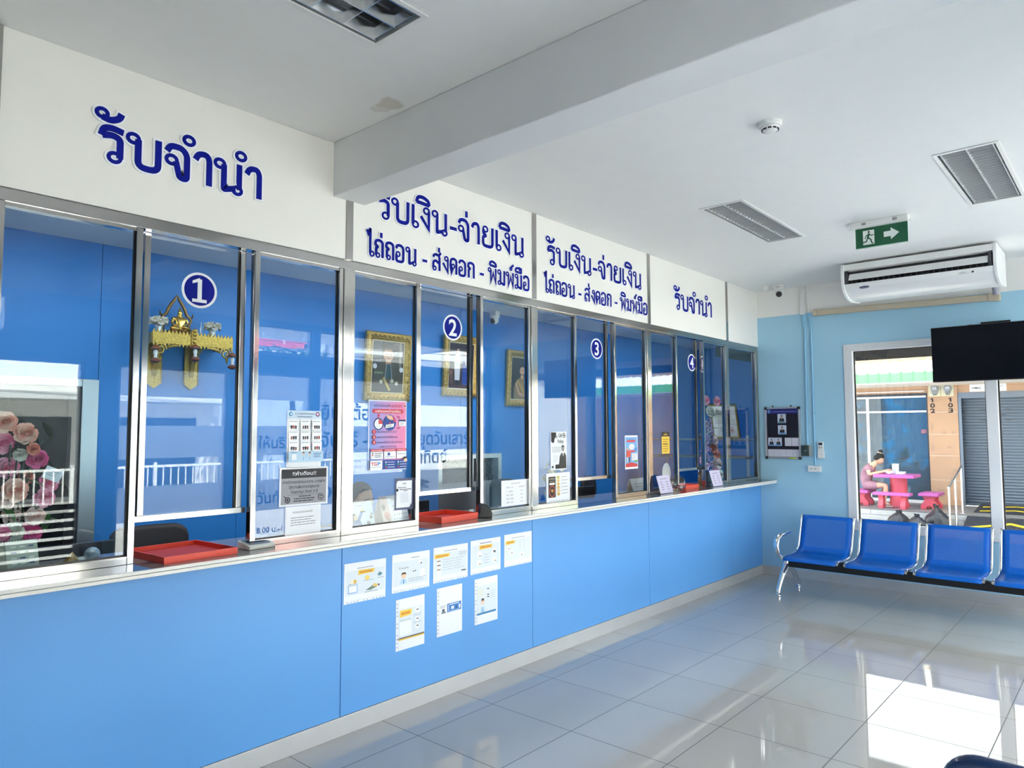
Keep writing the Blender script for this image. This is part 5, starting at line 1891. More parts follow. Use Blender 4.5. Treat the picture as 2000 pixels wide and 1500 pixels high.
s = on_glass(2.033, 2.243, 1.480, 1.784, M_PAPER)
s.rect(0.0, 0.86, 1.0, 1.0, '#cfe4f6').circ(0.10, 0.94, 0.055, '#3f97c6').circ(0.11, 0.94, 0.03, '#cfe4f6').circ(0.88, 0.94, 0.06, '#8a4a80').circ(0.88, 0.94, 0.03, '#efe2ee')
s.text(0.5, 0.935, 0.035, 'แนวทางปฏิบัติสำหรับบุคลากร', '#1c2c6c', fit=0.56).text(0.5, 0.885, 0.035, 'สำนักงานธนานุเคราะห์', '#1c2c6c', fit=0.44)
for i in range(3):
    for j in range(3):
        x, y = 0.04 + 0.32 * i, 0.66 - 0.185 * j
        s.rect(x, y, x + 0.28, y + 0.165, '#ffffff').rows(x + 0.03, x + 0.25, y + 0.135, y + 0.160, 1, '#7d88a0')
        r_ = random.Random(i * 3 + j)
        for q in range(3):
            s.circ(x + 0.08 + 0.06 * q, y + 0.06, 0.022 + 0.012 * r_.random(), ['#252930', '#b54a42', '#3a4150', '#454c60'][(i + j + q) % 4], 10)
            s.rect(x + 0.06 + 0.06 * q, y + 0.02, x + 0.10 + 0.06 * q, y + 0.05, ['#252930', '#8e3a3a', '#2f3748'][(i * 2 + j + q) % 3])
s.rect(0.0, 0.10, 1.0, 0.285, '#bfdcf3')
man(s, 0.42, 0.235, 0.045)
man(s, 0.60, 0.235, 0.045)
s.rows(0.72, 0.96, 0.17, 0.26, 3, '#3f78ac').rows(0.06, 0.24, 0.255, 0.280, 1, '#5674a0')
s.rect(0.08, 0.14, 0.22, 0.24, '#f4f7fa')
s.make('glass_notice', 'white and pale blue notice with nine small pictures on the glass', 'notice', 'notices stuck on the partition glass')

s = on_glass(1.994, 2.289, 1.280, 1.483, M_PAPER, -0.006)
s.rect(0.035, 0.72, 0.965, 0.955, '#1b1a22').rect(0.035, 0.05, 0.965, 0.72, '#9c9ca4')
s.text(0.5, 0.79, 0.13, '!!คำเตือน!!', '#e8e8ea', bold=0.012, fit=0.48)
s.text(0.5, 0.585, 0.105, 'การนำทองปลอมมาขาย, ขายฝาก', '#17171c', bold=0.012, fit=0.88)
s.text(0.5, 0.455, 0.105, 'มีความผิดตามกฎหมาย', '#17171c', bold=0.012, fit=0.62)
s.text(0.5, 0.325, 0.105, 'โทษอาญา จำคุก 3 ปี', '#17171c', bold=0.012, fit=0.55)
s.line([(0.15, 0.285), (0.85, 0.285)], 0.004, '#4a4a50')
for k, (y, f) in enumerate(((0.225, 0.26), (0.165, 0.46), (0.105, 0.48))):
    s.rows(0.52 - f / 2, 0.52 + f / 2, y, y + 0.04, 1, '#2a2a30', 0.6, 3 + k)
s.circ(0.16, 0.16, 0.055, '#2b2b31').circ(0.16, 0.16, 0.035, '#9c9ca4').circ(0.16, 0.16, 0.025, '#3a3a41').line([(0.09, 0.27), (0.13, 0.21)], 0.014, '#2b2b31')
s.circ(0.85, 0.19, 0.062, '#2b2b31').circ(0.85, 0.19, 0.050, '#9c9ca4').circ(0.85, 0.19, 0.034, '#3a3a41').rect(0.825, 0.18, 0.875, 0.20, '#c9c9cf')
s.make('glass_notice', 'grey warning notice with black heading band on the glass', 'notice', 'notices stuck on the partition glass')

s = on_glass(2.031, 2.246, 1.1285, 1.277, M_PAPER)
s.text(0.48, 0.76, 0.09, 'โปรดตรวจสอบก่อนออกจากที่นี่', '#2a2c33', fit=0.56).rows(0.15, 0.85, 0.30, 0.64, 4, '#70757f', 0.25, 8)
s.make('glass_notice', 'plain white typed notice below the grey warning, on the glass', 'notice', 'notices stuck on the partition glass')

# pink and blue poster with stop watch and calendar
M_PINKGRAD = bpy.data.materials.new('poster_blue_to_pink')
M_PINKGRAD.use_nodes = True
_t = NT(M_PINKGRAD)
_g = _t.n('TexCoord')
_s = _t.n('SeparateXYZ')
_t.l(_g.outputs['Generated'], _s.inputs[0])
_rr = _t.n('ValToRGB')
_rr.color_ramp.elements[0].color = lin('#6fa4ea')
_rr.color_ramp.elements[1].color = lin('#f08cb8')
_rr.color_ramp.elements[1].position = 0.85
_t.l(_t.math('ADD', _t.math('MULTIPLY', _s.outputs['Y'], 0.9), _t.math('MULTIPLY', _s.outputs['Z'], 0.1)), _rr.inputs[0])
_t.l(_rr.outputs[0], M_PINKGRAD.node_tree.nodes['Principled BSDF'].inputs['Base Color'])
s = on_glass(2.561, 2.848, 1.441, 1.856, M_PAPER)
s.rect(0.02, 0.015, 0.98, 0.985, M_PINKGRAD)
s.text(0.34, 0.905, 0.055, 'อย่าปล่อยให้', '#2c3566', fit=0.40).text(0.70, 0.905, 0.055, 'หลุดจำนำ', '#d03a52', bold=0.01, fit=0.30)
s.rect(0.13, 0.815, 0.87, 0.875, '#d9485a').circ(0.13, 0.845, 0.043, '#d9485a').circ(0.87, 0.845, 0.043, '#d9485a')
s.text(0.5, 0.828, 0.045, 'มาชำระดอกเบี้ยทุกเดือน', '#fbf3f4', bold=0.01, fit=0.66)
s.circ(0.25, 0.66, 0.125, '#2c3a78').circ(0.25, 0.66, 0.102, '#f3f3f6').poly([(0.25, 0.66), (0.25, 0.73), (0.30, 0.722), (0.345, 0.69), (0.352, 0.66)], '#dd4a50').rect(0.235, 0.745, 0.265, 0.775, '#d9485a').circ(0.25, 0.785, 0.03, '#d9485a')
s.circ(0.54, 0.68, 0.165, '#244a9c').poly([(0.45, 0.79), (0.60, 0.78), (0.64, 0.72), (0.55, 0.72), (0.47, 0.75)], '#f0c0a4').poly([(0.62, 0.79), (0.70, 0.70), (0.64, 0.68)], '#d9485a')
s.poly([(0.42, 0.60), (0.64, 0.62), (0.66, 0.67), (0.44, 0.65)], '#f6f6f6').rows(0.46, 0.60, 0.615, 0.65, 2, '#8a7a70').circ(0.54, 0.675, 0.02, '#d9485a')
s.rect(0.78, 0.63, 0.96, 0.70, '#f8f8fa').rect(0.78, 0.70, 0.96, 0.725, '#2d2f6c').rows(0.80, 0.94, 0.64, 0.69, 3, '#a08aa0').line([(0.72, 0.77), (0.78, 0.765), (0.80, 0.745)], 0.02, '#b83b6a').line([(0.72, 0.60), (0.78, 0.60), (0.80, 0.615)], 0.02, '#b83b6a')
for k, (y, t, f) in enumerate(((0.535, 'รักษาทรัพย์ไม่ให้หลุดจำนำ', 0.52), (0.460, 'ลดภาระดอกเบี้ยสะสม', 0.54), (0.385, 'ขยายอายุตั๋วจำนำ ยืดเวลาไถ่ถอน', 0.68))):
    s.circ(0.13, y + 0.015, 0.048, '#cf3f50', 18).text(0.13, y + 0.0, 0.045, str(k + 1), '#ffffff', bold=0.02).text(0.20, y, 0.040, t, '#3a3f70', 'l', fit=f)
s.text(0.50, 0.325, 0.036, 'ช่องทางการชำระเงิน', '#2c3566', fit=0.42)
for x0, x1 in ((0.04, 0.36), (0.38, 0.69), (0.71, 0.97)):
    s.rect(x0, 0.165, x1, 0.30, '#f7f7f9').rect(x0, 0.27, x1, 0.305, '#d9485a').rows(x0 + 0.02, x1 - 0.02, 0.278, 0.298, 1, '#f6dfe2')
s.rows(0.14, 0.34, 0.18, 0.26, 3, '#8b8f9e').rect(0.07, 0.24, 0.10, 0.26, '#3f9a68').rect(0.07, 0.21, 0.10, 0.23, '#cf3f50').rect(0.47, 0.21, 0.53, 0.25, '#2a53a8').rows(0.74, 0.95, 0.22, 0.24, 1, '#8b8f9e').rows(0.42, 0.66, 0.18, 0.20, 1, '#8b8f9e')
s.rect(0.02, 0.015, 0.98, 0.145, '#22469a').poly([(0.02, 0.015), (0.31, 0.015), (0.33, 0.03), (0.33, 0.145), (0.02, 0.145)], '#f6f6f8')
s.text(0.115, 0.075, 0.065, 'TG', '#d23c46', bold=0.03, fit=0.15).text(0.245, 0.075, 0.065, 'P', '#2c7fd0', bold=0.03, fit=0.075).rows(0.05, 0.30, 0.045, 0.06, 1, '#9aa0b0')
for x in (0.46, 0.78):
    for k in range(3):
        s.circ(x - 0.04, 0.115 - 0.035 * k, 0.018, ['#f2f4f8', '#49b070', '#d8434c'][k], 10).rows(x, x + 0.19, 0.105 - 0.035 * k, 0.125 - 0.035 * k, 1, '#dfe8f6')
s.circ(0.93, 0.145, 0.05, '#f0cdb2', 16).poly([(0.88, 0.15), (0.89, 0.185), (0.97, 0.185), (0.98, 0.15), (0.95, 0.165)], '#20201f')
s.circ(0.90, 0.925, 0.04, '#f6e9ee', 16).circ(0.90, 0.925, 0.03, '#c85a80', 16)
s.make('glass_notice', 'blue to pink poster with stop watch and three red numbered points', 'poster', 'notices stuck on the partition glass')

s = on_glass(2.760, 2.904, 1.198, 1.388, C('#565a78'), -0.01)
s.rect(0.08, 0.07, 0.92, 0.92, '#eef0f8').poly([(0.08, 0.92), (0.08, 0.84), (0.15, 0.92)], '#565a78').poly([(0.92, 0.07), (0.92, 0.20), (0.78, 0.07)], '#565a78')
s.text(0.5, 0.80, 0.07, 'TGP', '#26262e', bold=0.02, fit=0.2).rows(0.14, 0.62, 0.69, 0.72, 1, '#55586a', 0.7).rows(0.24, 0.90, 0.63, 0.66, 1, '#33353f', 0.8).rows(0.45, 0.68, 0.585, 0.61, 1, '#33353f', 0.8)
s.circ(0.12, 0.63, 0.06, '#23242c')
s.rect(0.30, 0.22, 0.72, 0.54, '#e1e4ee')
s.make('glass_notice', 'grey framed portrait card below the pink poster on the glass', 'notice', 'notices stuck on the partition glass')

s = on_glass(3.712, 4.003, 1.1405, 1.322, M_PAPER)
s.text(0.52, 0.84, 0.075, 'อัตราดอกเบี้ยรับจำนำ', '#555a66', fit=0.34).text(0.30, 0.70, 0.07, 'ตั้งแต่ - ถึง', '#50545f', fit=0.24).text(0.74, 0.70, 0.07, 'ดอกเบี้ยร้อยละ', '#50545f', fit=0.22)
for k, t in enumerate(('1 - 5,000', '5,001 - 10,000', '10,001 - 20,000', '20,001 - ขึ้นไป')):
    s.text(0.30, 0.54 - 0.14 * k, 0.07, t, '#50545f', fit=0.22 + 0.03 * (k > 0)).text(0.74, 0.54 - 0.14 * k, 0.07, ('0.25', '1.00', '1.25', '1.25')[k], '#50545f', fit=0.08)
s.make('glass_notice', 'white interest rate table low on the glass beside the black reader', 'notice', 'notices stuck on the partition glass')

s = on_glass(4.271, 4.473, 1.371, 1.6645, M_PAPER)
s.poly([(0.03, 0.98), (0.34, 0.98), (0.34, 0.90), (0.24, 0.80), (0.22, 0.72), (0.14, 0.70), (0.03, 0.74)], '#17181a')
s.text(0.33, 0.83, 0.15, 'No', '#1b1c1e', bold=0.02, fit=0.19).text(0.60, 0.85, 0.14, 'Gift', '#1b1c1e', bold=0.02, fit=0.22).text(0.62, 0.70, 0.13, 'Policy', '#1b1c1e', bold=0.02, fit=0.38)
s.circ(0.83, 0.90, 0.10, '#1b1c1e').circ(0.83, 0.90, 0.075, '#e9eaee').line([(0.76, 0.93), (0.90, 0.87)], 0.03, '#1b1c1e').rect(0.79, 0.88, 0.87, 0.915, '#1b1c1e')
for k in range(4):
    s.rect(0.06, 0.585 - 0.04 * k, 0.60 - 0.03 * (k % 2), 0.593 - 0.04 * k, '#2a2b2e')
s.rect(0.16, 0.20, 0.44, 0.40, '#e3e5ea')
s.poly([(0.48, 0.03), (0.96, 0.03), (0.94, 0.36), (0.86, 0.44), (0.66, 0.44), (0.56, 0.36)], '#34332f').poly([(0.70, 0.44), (0.80, 0.44), (0.75, 0.34)], '#e6e6e6')
s.circ(0.74, 0.545, 0.085, '#9a948c', 20, 0.10).poly([(0.65, 0.55), (0.66, 0.62), (0.74, 0.645), (0.82, 0.62), (0.83, 0.55), (0.79, 0.60), (0.69, 0.60)], '#1a1a1a').line([(0.71, 0.51), (0.77, 0.51)], 0.012, '#5a3b34')
s.rect(0.28, 0.03, 0.52, 0.14, '#1f1f1f').circ(0.10, 0.08, 0.05, '#3c3d40')
s.make('glass_notice', 'black and white gift policy poster with a suited man', 'poster', 'notices stuck on the partition glass')

s = on_glass(4.218, 4.512, 1.1285, 1.348, M_PAPER, 0.004)
s.rect(0.08, 0.16, 0.38, 0.88, '#191518').text(0.23, 0.78, 0.085, '5 ของปลอม', '#e9dcc0', fit=0.24).rows(0.12, 0.34, 0.70, 0.75, 1, '#a89878').rect(0.12, 0.60, 0.34, 0.67, '#ece8e2')
s.circ(0.23, 0.38, 0.12, '#b8482e', ry=0.155).circ(0.23, 0.38, 0.095, '#191518', ry=0.122).poly([(0.17, 0.40), (0.24, 0.33), (0.30, 0.40), (0.22, 0.46)], '#d88c3c')
for k, c in enumerate(('#c9c06a', '#e3c27c', '#d8ae58', '#d9b476', '#e0c08a', '#caa24a')):
    s.rect(0.41, 0.80 - 0.115 * k, 0.56, 0.88 - 0.115 * k, '#f0dfb0').circ(0.485, 0.84 - 0.115 * k, 0.045, c, 14).rows(0.62, 0.92, 0.835 - 0.115 * k, 0.865 - 0.115 * k, 1, '#7b7770', 0.5, k)
for k in range(10):
    s.rect(0.08 + 0.085 * k, 0.03, 0.11 + 0.085 * k, 0.045, '#3d4552')
s.make('glass_notice', 'sleeved notice with a black column and six gold squares', 'notice', 'notices stuck on the partition glass')

s = on_glass(5.315, 5.525, 1.333, 1.6275, M_PAPER)
s.rect(0.04, 0.06, 0.96, 0.95, '#7fb2e4').poly([(0.04, 0.06), (0.96, 0.06), (0.96, 0.14), (0.5, 0.20), (0.04, 0.16)], '#cf3a3c').rect(0.14, 0.80, 0.80, 0.86, '#d8434e').text(0.45, 0.87, 0.05, 'สารไทยก้าวไกล', '#2d4f9c', fit=0.5)
s.circ(0.52, 0.66, 0.21, '#f2f4f8', ry=0.12).text(0.52, 0.64, 0.045, 'คำเชิญ', '#a83848', fit=0.26).rect(0.34, 0.50, 0.76, 0.55, '#d8434e').circ(0.86, 0.58, 0.08, '#4a86d0')
s.poly([(0.08, 0.36), (0.40, 0.36), (0.44, 0.50), (0.32, 0.54), (0.12, 0.58)], '#d8503c').circ(0.16, 0.60, 0.06, '#f0b48c').circ(0.36, 0.57, 0.05, '#e8a888').rect(0.12, 0.20, 0.19, 0.36, '#ece4dc').rect(0.30, 0.20, 0.37, 0.36, '#5b4a52').rect(0.50, 0.26, 0.90, 0.46, '#f5f5f7').rows(0.58, 0.86, 0.28, 0.44, 4, '#9aa2b4')
for k in range(3):
    s.rect(0.52, 0.29 + 0.055 * k, 0.555, 0.31 + 0.055 * k, '#cf3a3c')
s.rect(0.70, 0.20, 0.94, 0.26, '#6aa060')
s.make('glass_notice', 'red and sky blue poster with cartoon people on the glass', 'poster', 'notices stuck on the partition glass')

s = on_glass(5.953, 6.100, 1.452, 1.655, C('#f0c53e'))
s.rect(0, 0.79, 1, 1, '#241a14').text(0.5, 0.845, 0.10, 'ดันโท', '#efc95a', bold=0.015, fit=0.5).circ(0.5, 0.955, 0.03, '#efc95a', 10)
for k in range(6):
    s.rows(0.12, 0.90, 0.08 + 0.11 * k, 0.14 + 0.11 * k, 1, '#6b5320', 0.5 if k != 3 else 0.9, k + 2)
s.make('glass_notice', 'narrow yellow notice with a black top on the glass', 'notice', 'notices stuck on the partition glass')


# ------------------------------------------------------------------ things on the stone ledge
def tray(c, ang, w, d, h, label):
    o = thing('document_tray', label, 'tray', (c[0], c[1], ZL), 'red trays on the stone ledge')
    M = Matrix.Translation((c[0], c[1], ZL + 0.0006)) @ Matrix.Rotation(ang, 4, 'Z')
    t = 0.008
    build('tray_base', MB(M_RED).box(-d / 2, d / 2, -w / 2, w / 2, 0, 0.006).xf(M), o)
    mb = MB(M_RED)
    mb.box(-d / 2, -d / 2 + t, -w / 2, w / 2, 0.006, h).box(d / 2 - t, d / 2, -w / 2, w / 2, 0.006, h)
    mb.box(-d / 2 + t, d / 2 - t, -w / 2, -w / 2 + t, 0.006, h).box(-d / 2 + t, d / 2 - t, w / 2 - t, w / 2, 0.006, h)
    build('tray_rim', mb.xf(M), o)
    build('tray_lining', MB(mat('red_lining', '#a81c26', 0.6)).box(-d / 2 + t, d / 2 - t, -w / 2 + t, w / 2 - t, 0.006, 0.008).xf(M), o, label='darker red lining')
    return o


tray((-0.082, 1.533), 0.06, 0.352, 0.385, 0.030, 'red document tray in the open slot of teller one')
tray((-0.105, 3.262), 0.05, 0.350, 0.30, 0.040, 'red document tray in the open slot of teller two')
tray((-0.065, 6.480), 0.0, 0.270, 0.20, 0.042, 'small red tray beside the round candy jar')

o = thing('weighing_scale_display', 'small grey and white scale display on the ledge beside the first tray', 'scale', (-0.02, 1.88, ZL))
M = Matrix.Translation((0.004, 1.868, ZL + 0.0006)) @ Matrix.Rotation(0.12, 4, 'Z')
mb = MB(mat('scale_white', '#d9d9d2', 0.45)).prism([(-0.045, 0), (0.055, 0), (0.060, 0.016), (0.045, 0.020), (-0.045, 0.040)], (0, 0, 0), (1, 0, 0), (0, 0, 1), (0, -1, 0), -0.075, 0.075)
build('scale_body', mb.xf(M), o, bevel=0.003)
mb = MB(mat('scale_grey', '#7a808a', 0.4)).add([(-0.040, -0.062, 0.0395), (0.038, -0.062, 0.0222), (0.038, 0.062, 0.0222), (-0.040, 0.062, 0.0395)], [(0, 1, 2, 3)])
build('display_bezel', mb.xf(M), o)
mb = MB(mat('display_dark', '#20263a', 0.2)).add([(-0.020, -0.050, 0.0357), (0.014, -0.050, 0.0282), (0.014, 0.050, 0.0282), (-0.020, 0.050, 0.0357)], [(0, 1, 2, 3)])
build('display', mb.xf(M), o)

o = thing('card_reader', 'black curved card reader standing at the second open slot', 'reader', (0.035, 3.49, ZL))
cr = [(-0.05, 0), (0.06, 0), (0.062, 0.03), (0.045, 0.065), (0.02, 0.088), (-0.012, 0.098), (-0.016, 0.088), (-0.028, 0.086), (-0.022, 0.06), (-0.030, 0.03)]
build('reader_body', MB(mat('black_gloss', (0.006, 0.006, 0.007), 0.5)).prism(cr, (0.035, 3.487, ZL + 0.0006), (0.55, 0.835, 0), (0, 0, 1), (0.835, -0.55, 0), -0.028, 0.028), o, bevel=0.004)
build('card_slot', MB(M_DARK).prism([(-0.02, 0.089), (-0.014, 0.099), (0.0, 0.096), (0.0, 0.090)], (0.035, 3.487, ZL + 0.0006), (0.55, 0.835, 0), (0, 0, 1), (0.835, -0.55, 0), -0.022, 0.022), o)


def price_card(x, y, label, lean=0.045):
    o = thing('price_card', label, 'card', (x, y, ZL), 'lilac price cards on the ledge')
    M_L = mat('lilac_card', '#cfc9e4', 0.5)
    # card leaning back in a clear stand; its base runs along the ledge
    s = Sheet((x, y - 0.118, ZL + 0.004), (0, 1, 0), (-0.05, 0, 0.17), 0.235, 0.165, M_L, 0.0015)
    s.text(0.5, 0.78, 0.10, 'อัตราดอกเบี้ย', '#3d3a4e', bold=0.01, fit=0.5)
    for k in range(4):
        s.rect(0.18, 0.62 - 0.14 * k, 0.34, 0.65 - 0.14 * k, '#4a475a').rect(0.62, 0.62 - 0.14 * k, 0.74, 0.65 - 0.14 * k, '#4a475a')
    s.part('card', o)
    mb = MB(M_WGLASS)
    mb.prism([(0, 0), (0.235, 0), (0.235, 0.06), (0, 0.06)], (x + 0.006, y - 0.118, ZL + 0.0006), (0, 1, 0), (-1, 0, 0), (0, 0, 1), 0, 0.003)
    build('stand', mb, o)
    return o


price_card(0.075, 5.905, 'lilac price card leaning beside the candy jar')
price_card(0.070, 6.985, 'lilac price card leaning below the pink and lilac flowers')

# round glass candy jar tipped to one side
o = thing('candy_jar', 'round clear glass jar of candies on the ledge', 'jar', (0.085, 6.09, ZL))
pr_ = [(0.001, -0.062), (0.035, -0.062), (0.062, -0.048), (0.078, -0.015), (0.080, 0.015), (0.070, 0.045), (0.052, 0.066), (0.049, 0.064), (0.066, 0.044), (0.076, 0.015), (0.074, -0.014), (0.058, -0.045), (0.034, -0.058), (0.001, -0.058)]
M = Matrix.Translation((0.085, 6.09, ZL + 0.078)) @ Matrix.Rotation(0.5, 4, 'X') @ Matrix.Rotation(-0.25, 4, 'Y')
mb = MB(M_WGLASS).lathe(pr_, (0, 0, 0), 28).xf(M)
zmin = min(v.z for v in mb.v)
mb.xf(Matrix.Translation((0, 0, ZL + 0.0006 - zmin)))
build('jar_glass', mb, o, smooth=60)
r_ = random.Random(11)
for k in range(16):
    a, rr = r_.random() * 6.28, 0.045 * math.sqrt(r_.random())
    cc = ['#b83a3a', '#7a2f34', '#c8c4be', '#3a3236', '#d08a8a', '#8d8a88'][k % 6]
    solo('wrapped_candy', MB(C(cc, 0.35)).ball((0.085 + rr * math.cos(a), 6.085 + rr * math.sin(a), ZL + 0.030 + 0.017 * (k // 6)), (0.013, 0.016, 0.010), 10, 7), 'small wrapped candy inside the round glass jar on the ledge', 'candy', 'candies in the glass jar', smooth=60)

# inside the glass: desk calendars, crystals, mirror, doll
def tent_card(x, y, w, h, draw, label, name='desk_calendar', cat='calendar', group='desk calendars behind the glass', back='#c9b6bb', lean=0.045, yaw=0.0):
    o = thing(name, label, cat, (x, y, ZL), group)
    c, sn = math.cos(yaw), math.sin(yaw)
    U = Vector((sn, c, 0))
    Nn = Vector((c, -sn, 0))
    o0 = Vector((x, y, ZL + 0.0008)) - U * (w / 2)
    L = math.hypot(h, lean)
    s = Sheet(o0, U, Vector((0, 0, h)) - Nn * lean, w, L, M_PAPER, 0.002)
    draw(s)
    s.part('front_page', o)
    b = o0 - Nn * (2 * lean + 0.001)
    mb = MB(C(back)).add([b, b + U * w, b + U * w + Nn * lean + Vector((0, 0, h)), b + Nn * lean + Vector((0, 0, h))], [(0, 1, 2, 3)])
    q = build('back_board', mb, o)
    q.modifiers.new('thickness', 'SOLIDIFY').thickness = 0.002
    t = o0 - Nn * lean + Vector((0, 0, h))
    mb = MB(M_DARK)
    for k in range(9):
        p = t + U * (w * (0.3 + 0.05 * k))
        mb.tube([p + Nn * 0.004 - Vector((0, 0, 0.004)), p + Vector((0, 0, 0.005)), p - Nn * 0.004 - Vector((0, 0, 0.004))], 0.0012, 5)
    build('ring_binding', mb, o)
    return o


def c1(s):
    s.rows(0.35, 0.62, 0.84, 0.88, 1, '#5a6070').poly([(0.10, 0.05), (0.50, 0.05), (0.44, 0.30), (0.56, 0.50), (0.62, 0.66), (0.50, 0.64), (0.40, 0.44), (0.18, 0.34)], '#3f72be')
    for k in range(14):
        s.circ(0.16 + 0.06 * (k % 6), 0.09 + 0.06 * (k // 6) + 0.02 * (k % 2), 0.012, '#dfe8f6', 8)
    s.circ(0.20, 0.42, 0.12, '#47403e').circ(0.27, 0.40, 0.085, '#e9b892').circ(0.11, 0.33, 0.075, '#47403e').poly([(0.50, 0.62), (0.60, 0.62), (0.55, 0.80)], '#e9c94e').rect(0.46, 0.58, 0.66, 0.63, '#40445a')
    s.poly([(0.66, 0.05), (0.82, 0.05), (0.80, 0.20), (0.68, 0.22)], '#4a4c54').poly([(0.80, 0.30), (0.94, 0.32), (0.92, 0.42), (0.82, 0.44)], '#4a4c54').circ(0.90, 0.48, 0.04, '#4a4c54')


def c2(s):
    s.poly([(0.0, 0.0), (0.34, 0.0), (0.30, 0.5), (0.26, 1.0), (0.0, 1.0)], '#d9b4a6').circ(0.18, 0.30, 0.10, '#c85a48').circ(0.10, 0.62, 0.07, '#6d5a4a').circ(0.22, 0.12, 0.06, '#8a6a54')
    for k in range(4):
        for q in range(6):
            s.rect(0.42 + 0.095 * q, 0.12 + 0.16 * k, 0.455 + 0.095 * q, 0.15 + 0.16 * k, '#6c6a6a')
    s.rows(0.4, 0.95, 0.80, 0.92, 2, '#9a948e')


def c3(s):
    s.rect(0.0, 0.0, 0.42, 1.0, '#8a8574').circ(0.16, 0.45, 0.12, '#6d6a5c').circ(0.30, 0.7, 0.09, '#a09a88')
    s.rect(0.42, 0.0, 1.0, 1.0, '#b9b7a8')
    for k in range(5):
        for q in range(3):
            s.rect(0.50 + 0.16 * q, 0.10 + 0.17 * k, 0.60 + 0.16 * q, 0.15 + 0.17 * k, '#e6e4da' if (k + q) % 3 else '#5b6688')


tent_card(-0.19, 2.672, 0.19, 0.148, c1, 'white card with a woman in blue polka dots, behind the glass', 'desk_calendar')
tent_card(-0.20, 2.945, 0.27, 0.170, c2, 'pink backed desk calendar behind the grey framed card', yaw=-0.25)
tent_card(-0.12, 0.865, 0.20, 0.130, c3, 'grey desk calendar below the pink bouquet', yaw=-0.1)
tent_card(-0.20, 5.905, 0.26, 0.125, lambda s: s.rows(0.2, 0.8, 0.3, 0.7, 2, '#c3c6cc'), 'plain white folded card behind the glass near the yellow notice', 'folded_card', 'card', None, '#b9bcc2')

M_CRYS = mat('amber_crystal', (0.75, 0.45, 0.12), 0.06, spec=1.0, coat=1.0, noise=0.6, nscale=55)
mb = MB(M_CRYS)
p = [(-0.26, 1.085, ZL), (-0.20, 1.085, ZL), (-0.20, 1.145, ZL), (-0.26, 1.145, ZL)]
apex = (-0.23, 1.115, ZL + 0.052)
mb.add([*[(a, b, c_ + 0.0006) for a, b, c_ in p], apex], [(3, 2, 1, 0), (0, 1, 4), (1, 2, 4), (2, 3, 4), (3, 0, 4)])
solo('crystal_pyramid', mb, 'small amber glass pyramid on the ledge behind the glass', 'ornament')
o = thing('crystal_ball', 'small faceted clear crystal ball beside the glass pyramid', 'ornament', (-0.19, 1.183, ZL))
build('ball', MB(mat('clear_crystal', (0.45, 0.55, 0.62), 0.03, spec=1.0, coat=1.0, noise=0.7, nscale=40)).ball((-0.19, 1.183, ZL + 0.036), 0.032, 10, 8), o)
build('ring_base', MB(M_CHROME).lathe([(0.016, 0.0006), (0.016, 0.006), (0.011, 0.008)], (-0.19, 1.183, ZL), 16), o)

o = thing('table_mirror', 'white oval table mirror standing behind the candy jar', 'mirror', (-0.25, 6.48, ZL))
mb = MB(C('#f2f2f4', 0.25))
rings = []
for d, k in ((-0.006, 0.96), (-0.004, 1.0), (0.004, 1.0), (0.006, 0.96)):
    rings.append([Vector((-0.25 + d, 6.48 + 0.080 * k * math.cos(2 * math.pi * j / 28), ZL + 0.145 + 0.105 * k * math.sin(2 * math.pi * j / 28))) for j in range(28)])
build('oval_disc', mb.loft(rings), o, smooth=50)
build('stand', MB(M_PLASTIC).lathe([(0.045, 0.0006), (0.045, 0.008), (0.012, 0.014), (0.008, 0.045)], (-0.25, 6.48, ZL), 18), o, smooth=40)

o = thing('wooden_doll', 'small brown wooden figure inside the fourth open slot', 'figurine', (-0.15, 7.02, ZL))
mb = MB(mat('brown_wood', '#8a6a48', 0.6, noise=0.2, nscale=30))
mb.box(-0.175, -0.125, 6.98, 7.06, ZL + 0.001, ZL + 0.02)
mb.lathe([(0.022, 0.02), (0.030, 0.05), (0.024, 0.09), (0.012, 0.10)], (-0.15, 7.02, ZL), 14)
mb.ball((-0.15, 7.02, ZL + 0.12), 0.022, 12, 9)
build('figure', mb, o, smooth=50)
build('hat', MB(mat('brown_dark', '#5a4230', 0.6)).lathe([(0.034, 0.132), (0.018, 0.137), (0.012, 0.155)], (-0.15, 7.02, ZL), 14), o, smooth=40)

# ------------------------------------------------------------------ flowers
PETALS = {'peach': ('#fbd0bc', '#f4ac96'), 'pink': ('#f8acc4', '#ee74a2'), 'rose': ('#f06aa4', '#da4488'), 'lilac': ('#c9a8d6', '#a987c4'), 'white': ('#ece7dd', '#d9d4c4'), 'blush': ('#f8ddd4', '#efc2b8'), 'salmon': ('#f09a80', '#e07a64')}
M_LEAF = mat('leaf_green', '#3f6b35', 0.55, noise=0.3, nscale=20)
M_LEAFD = mat('leaf_dark', '#24452e', 0.55, noise=0.3, nscale=20)


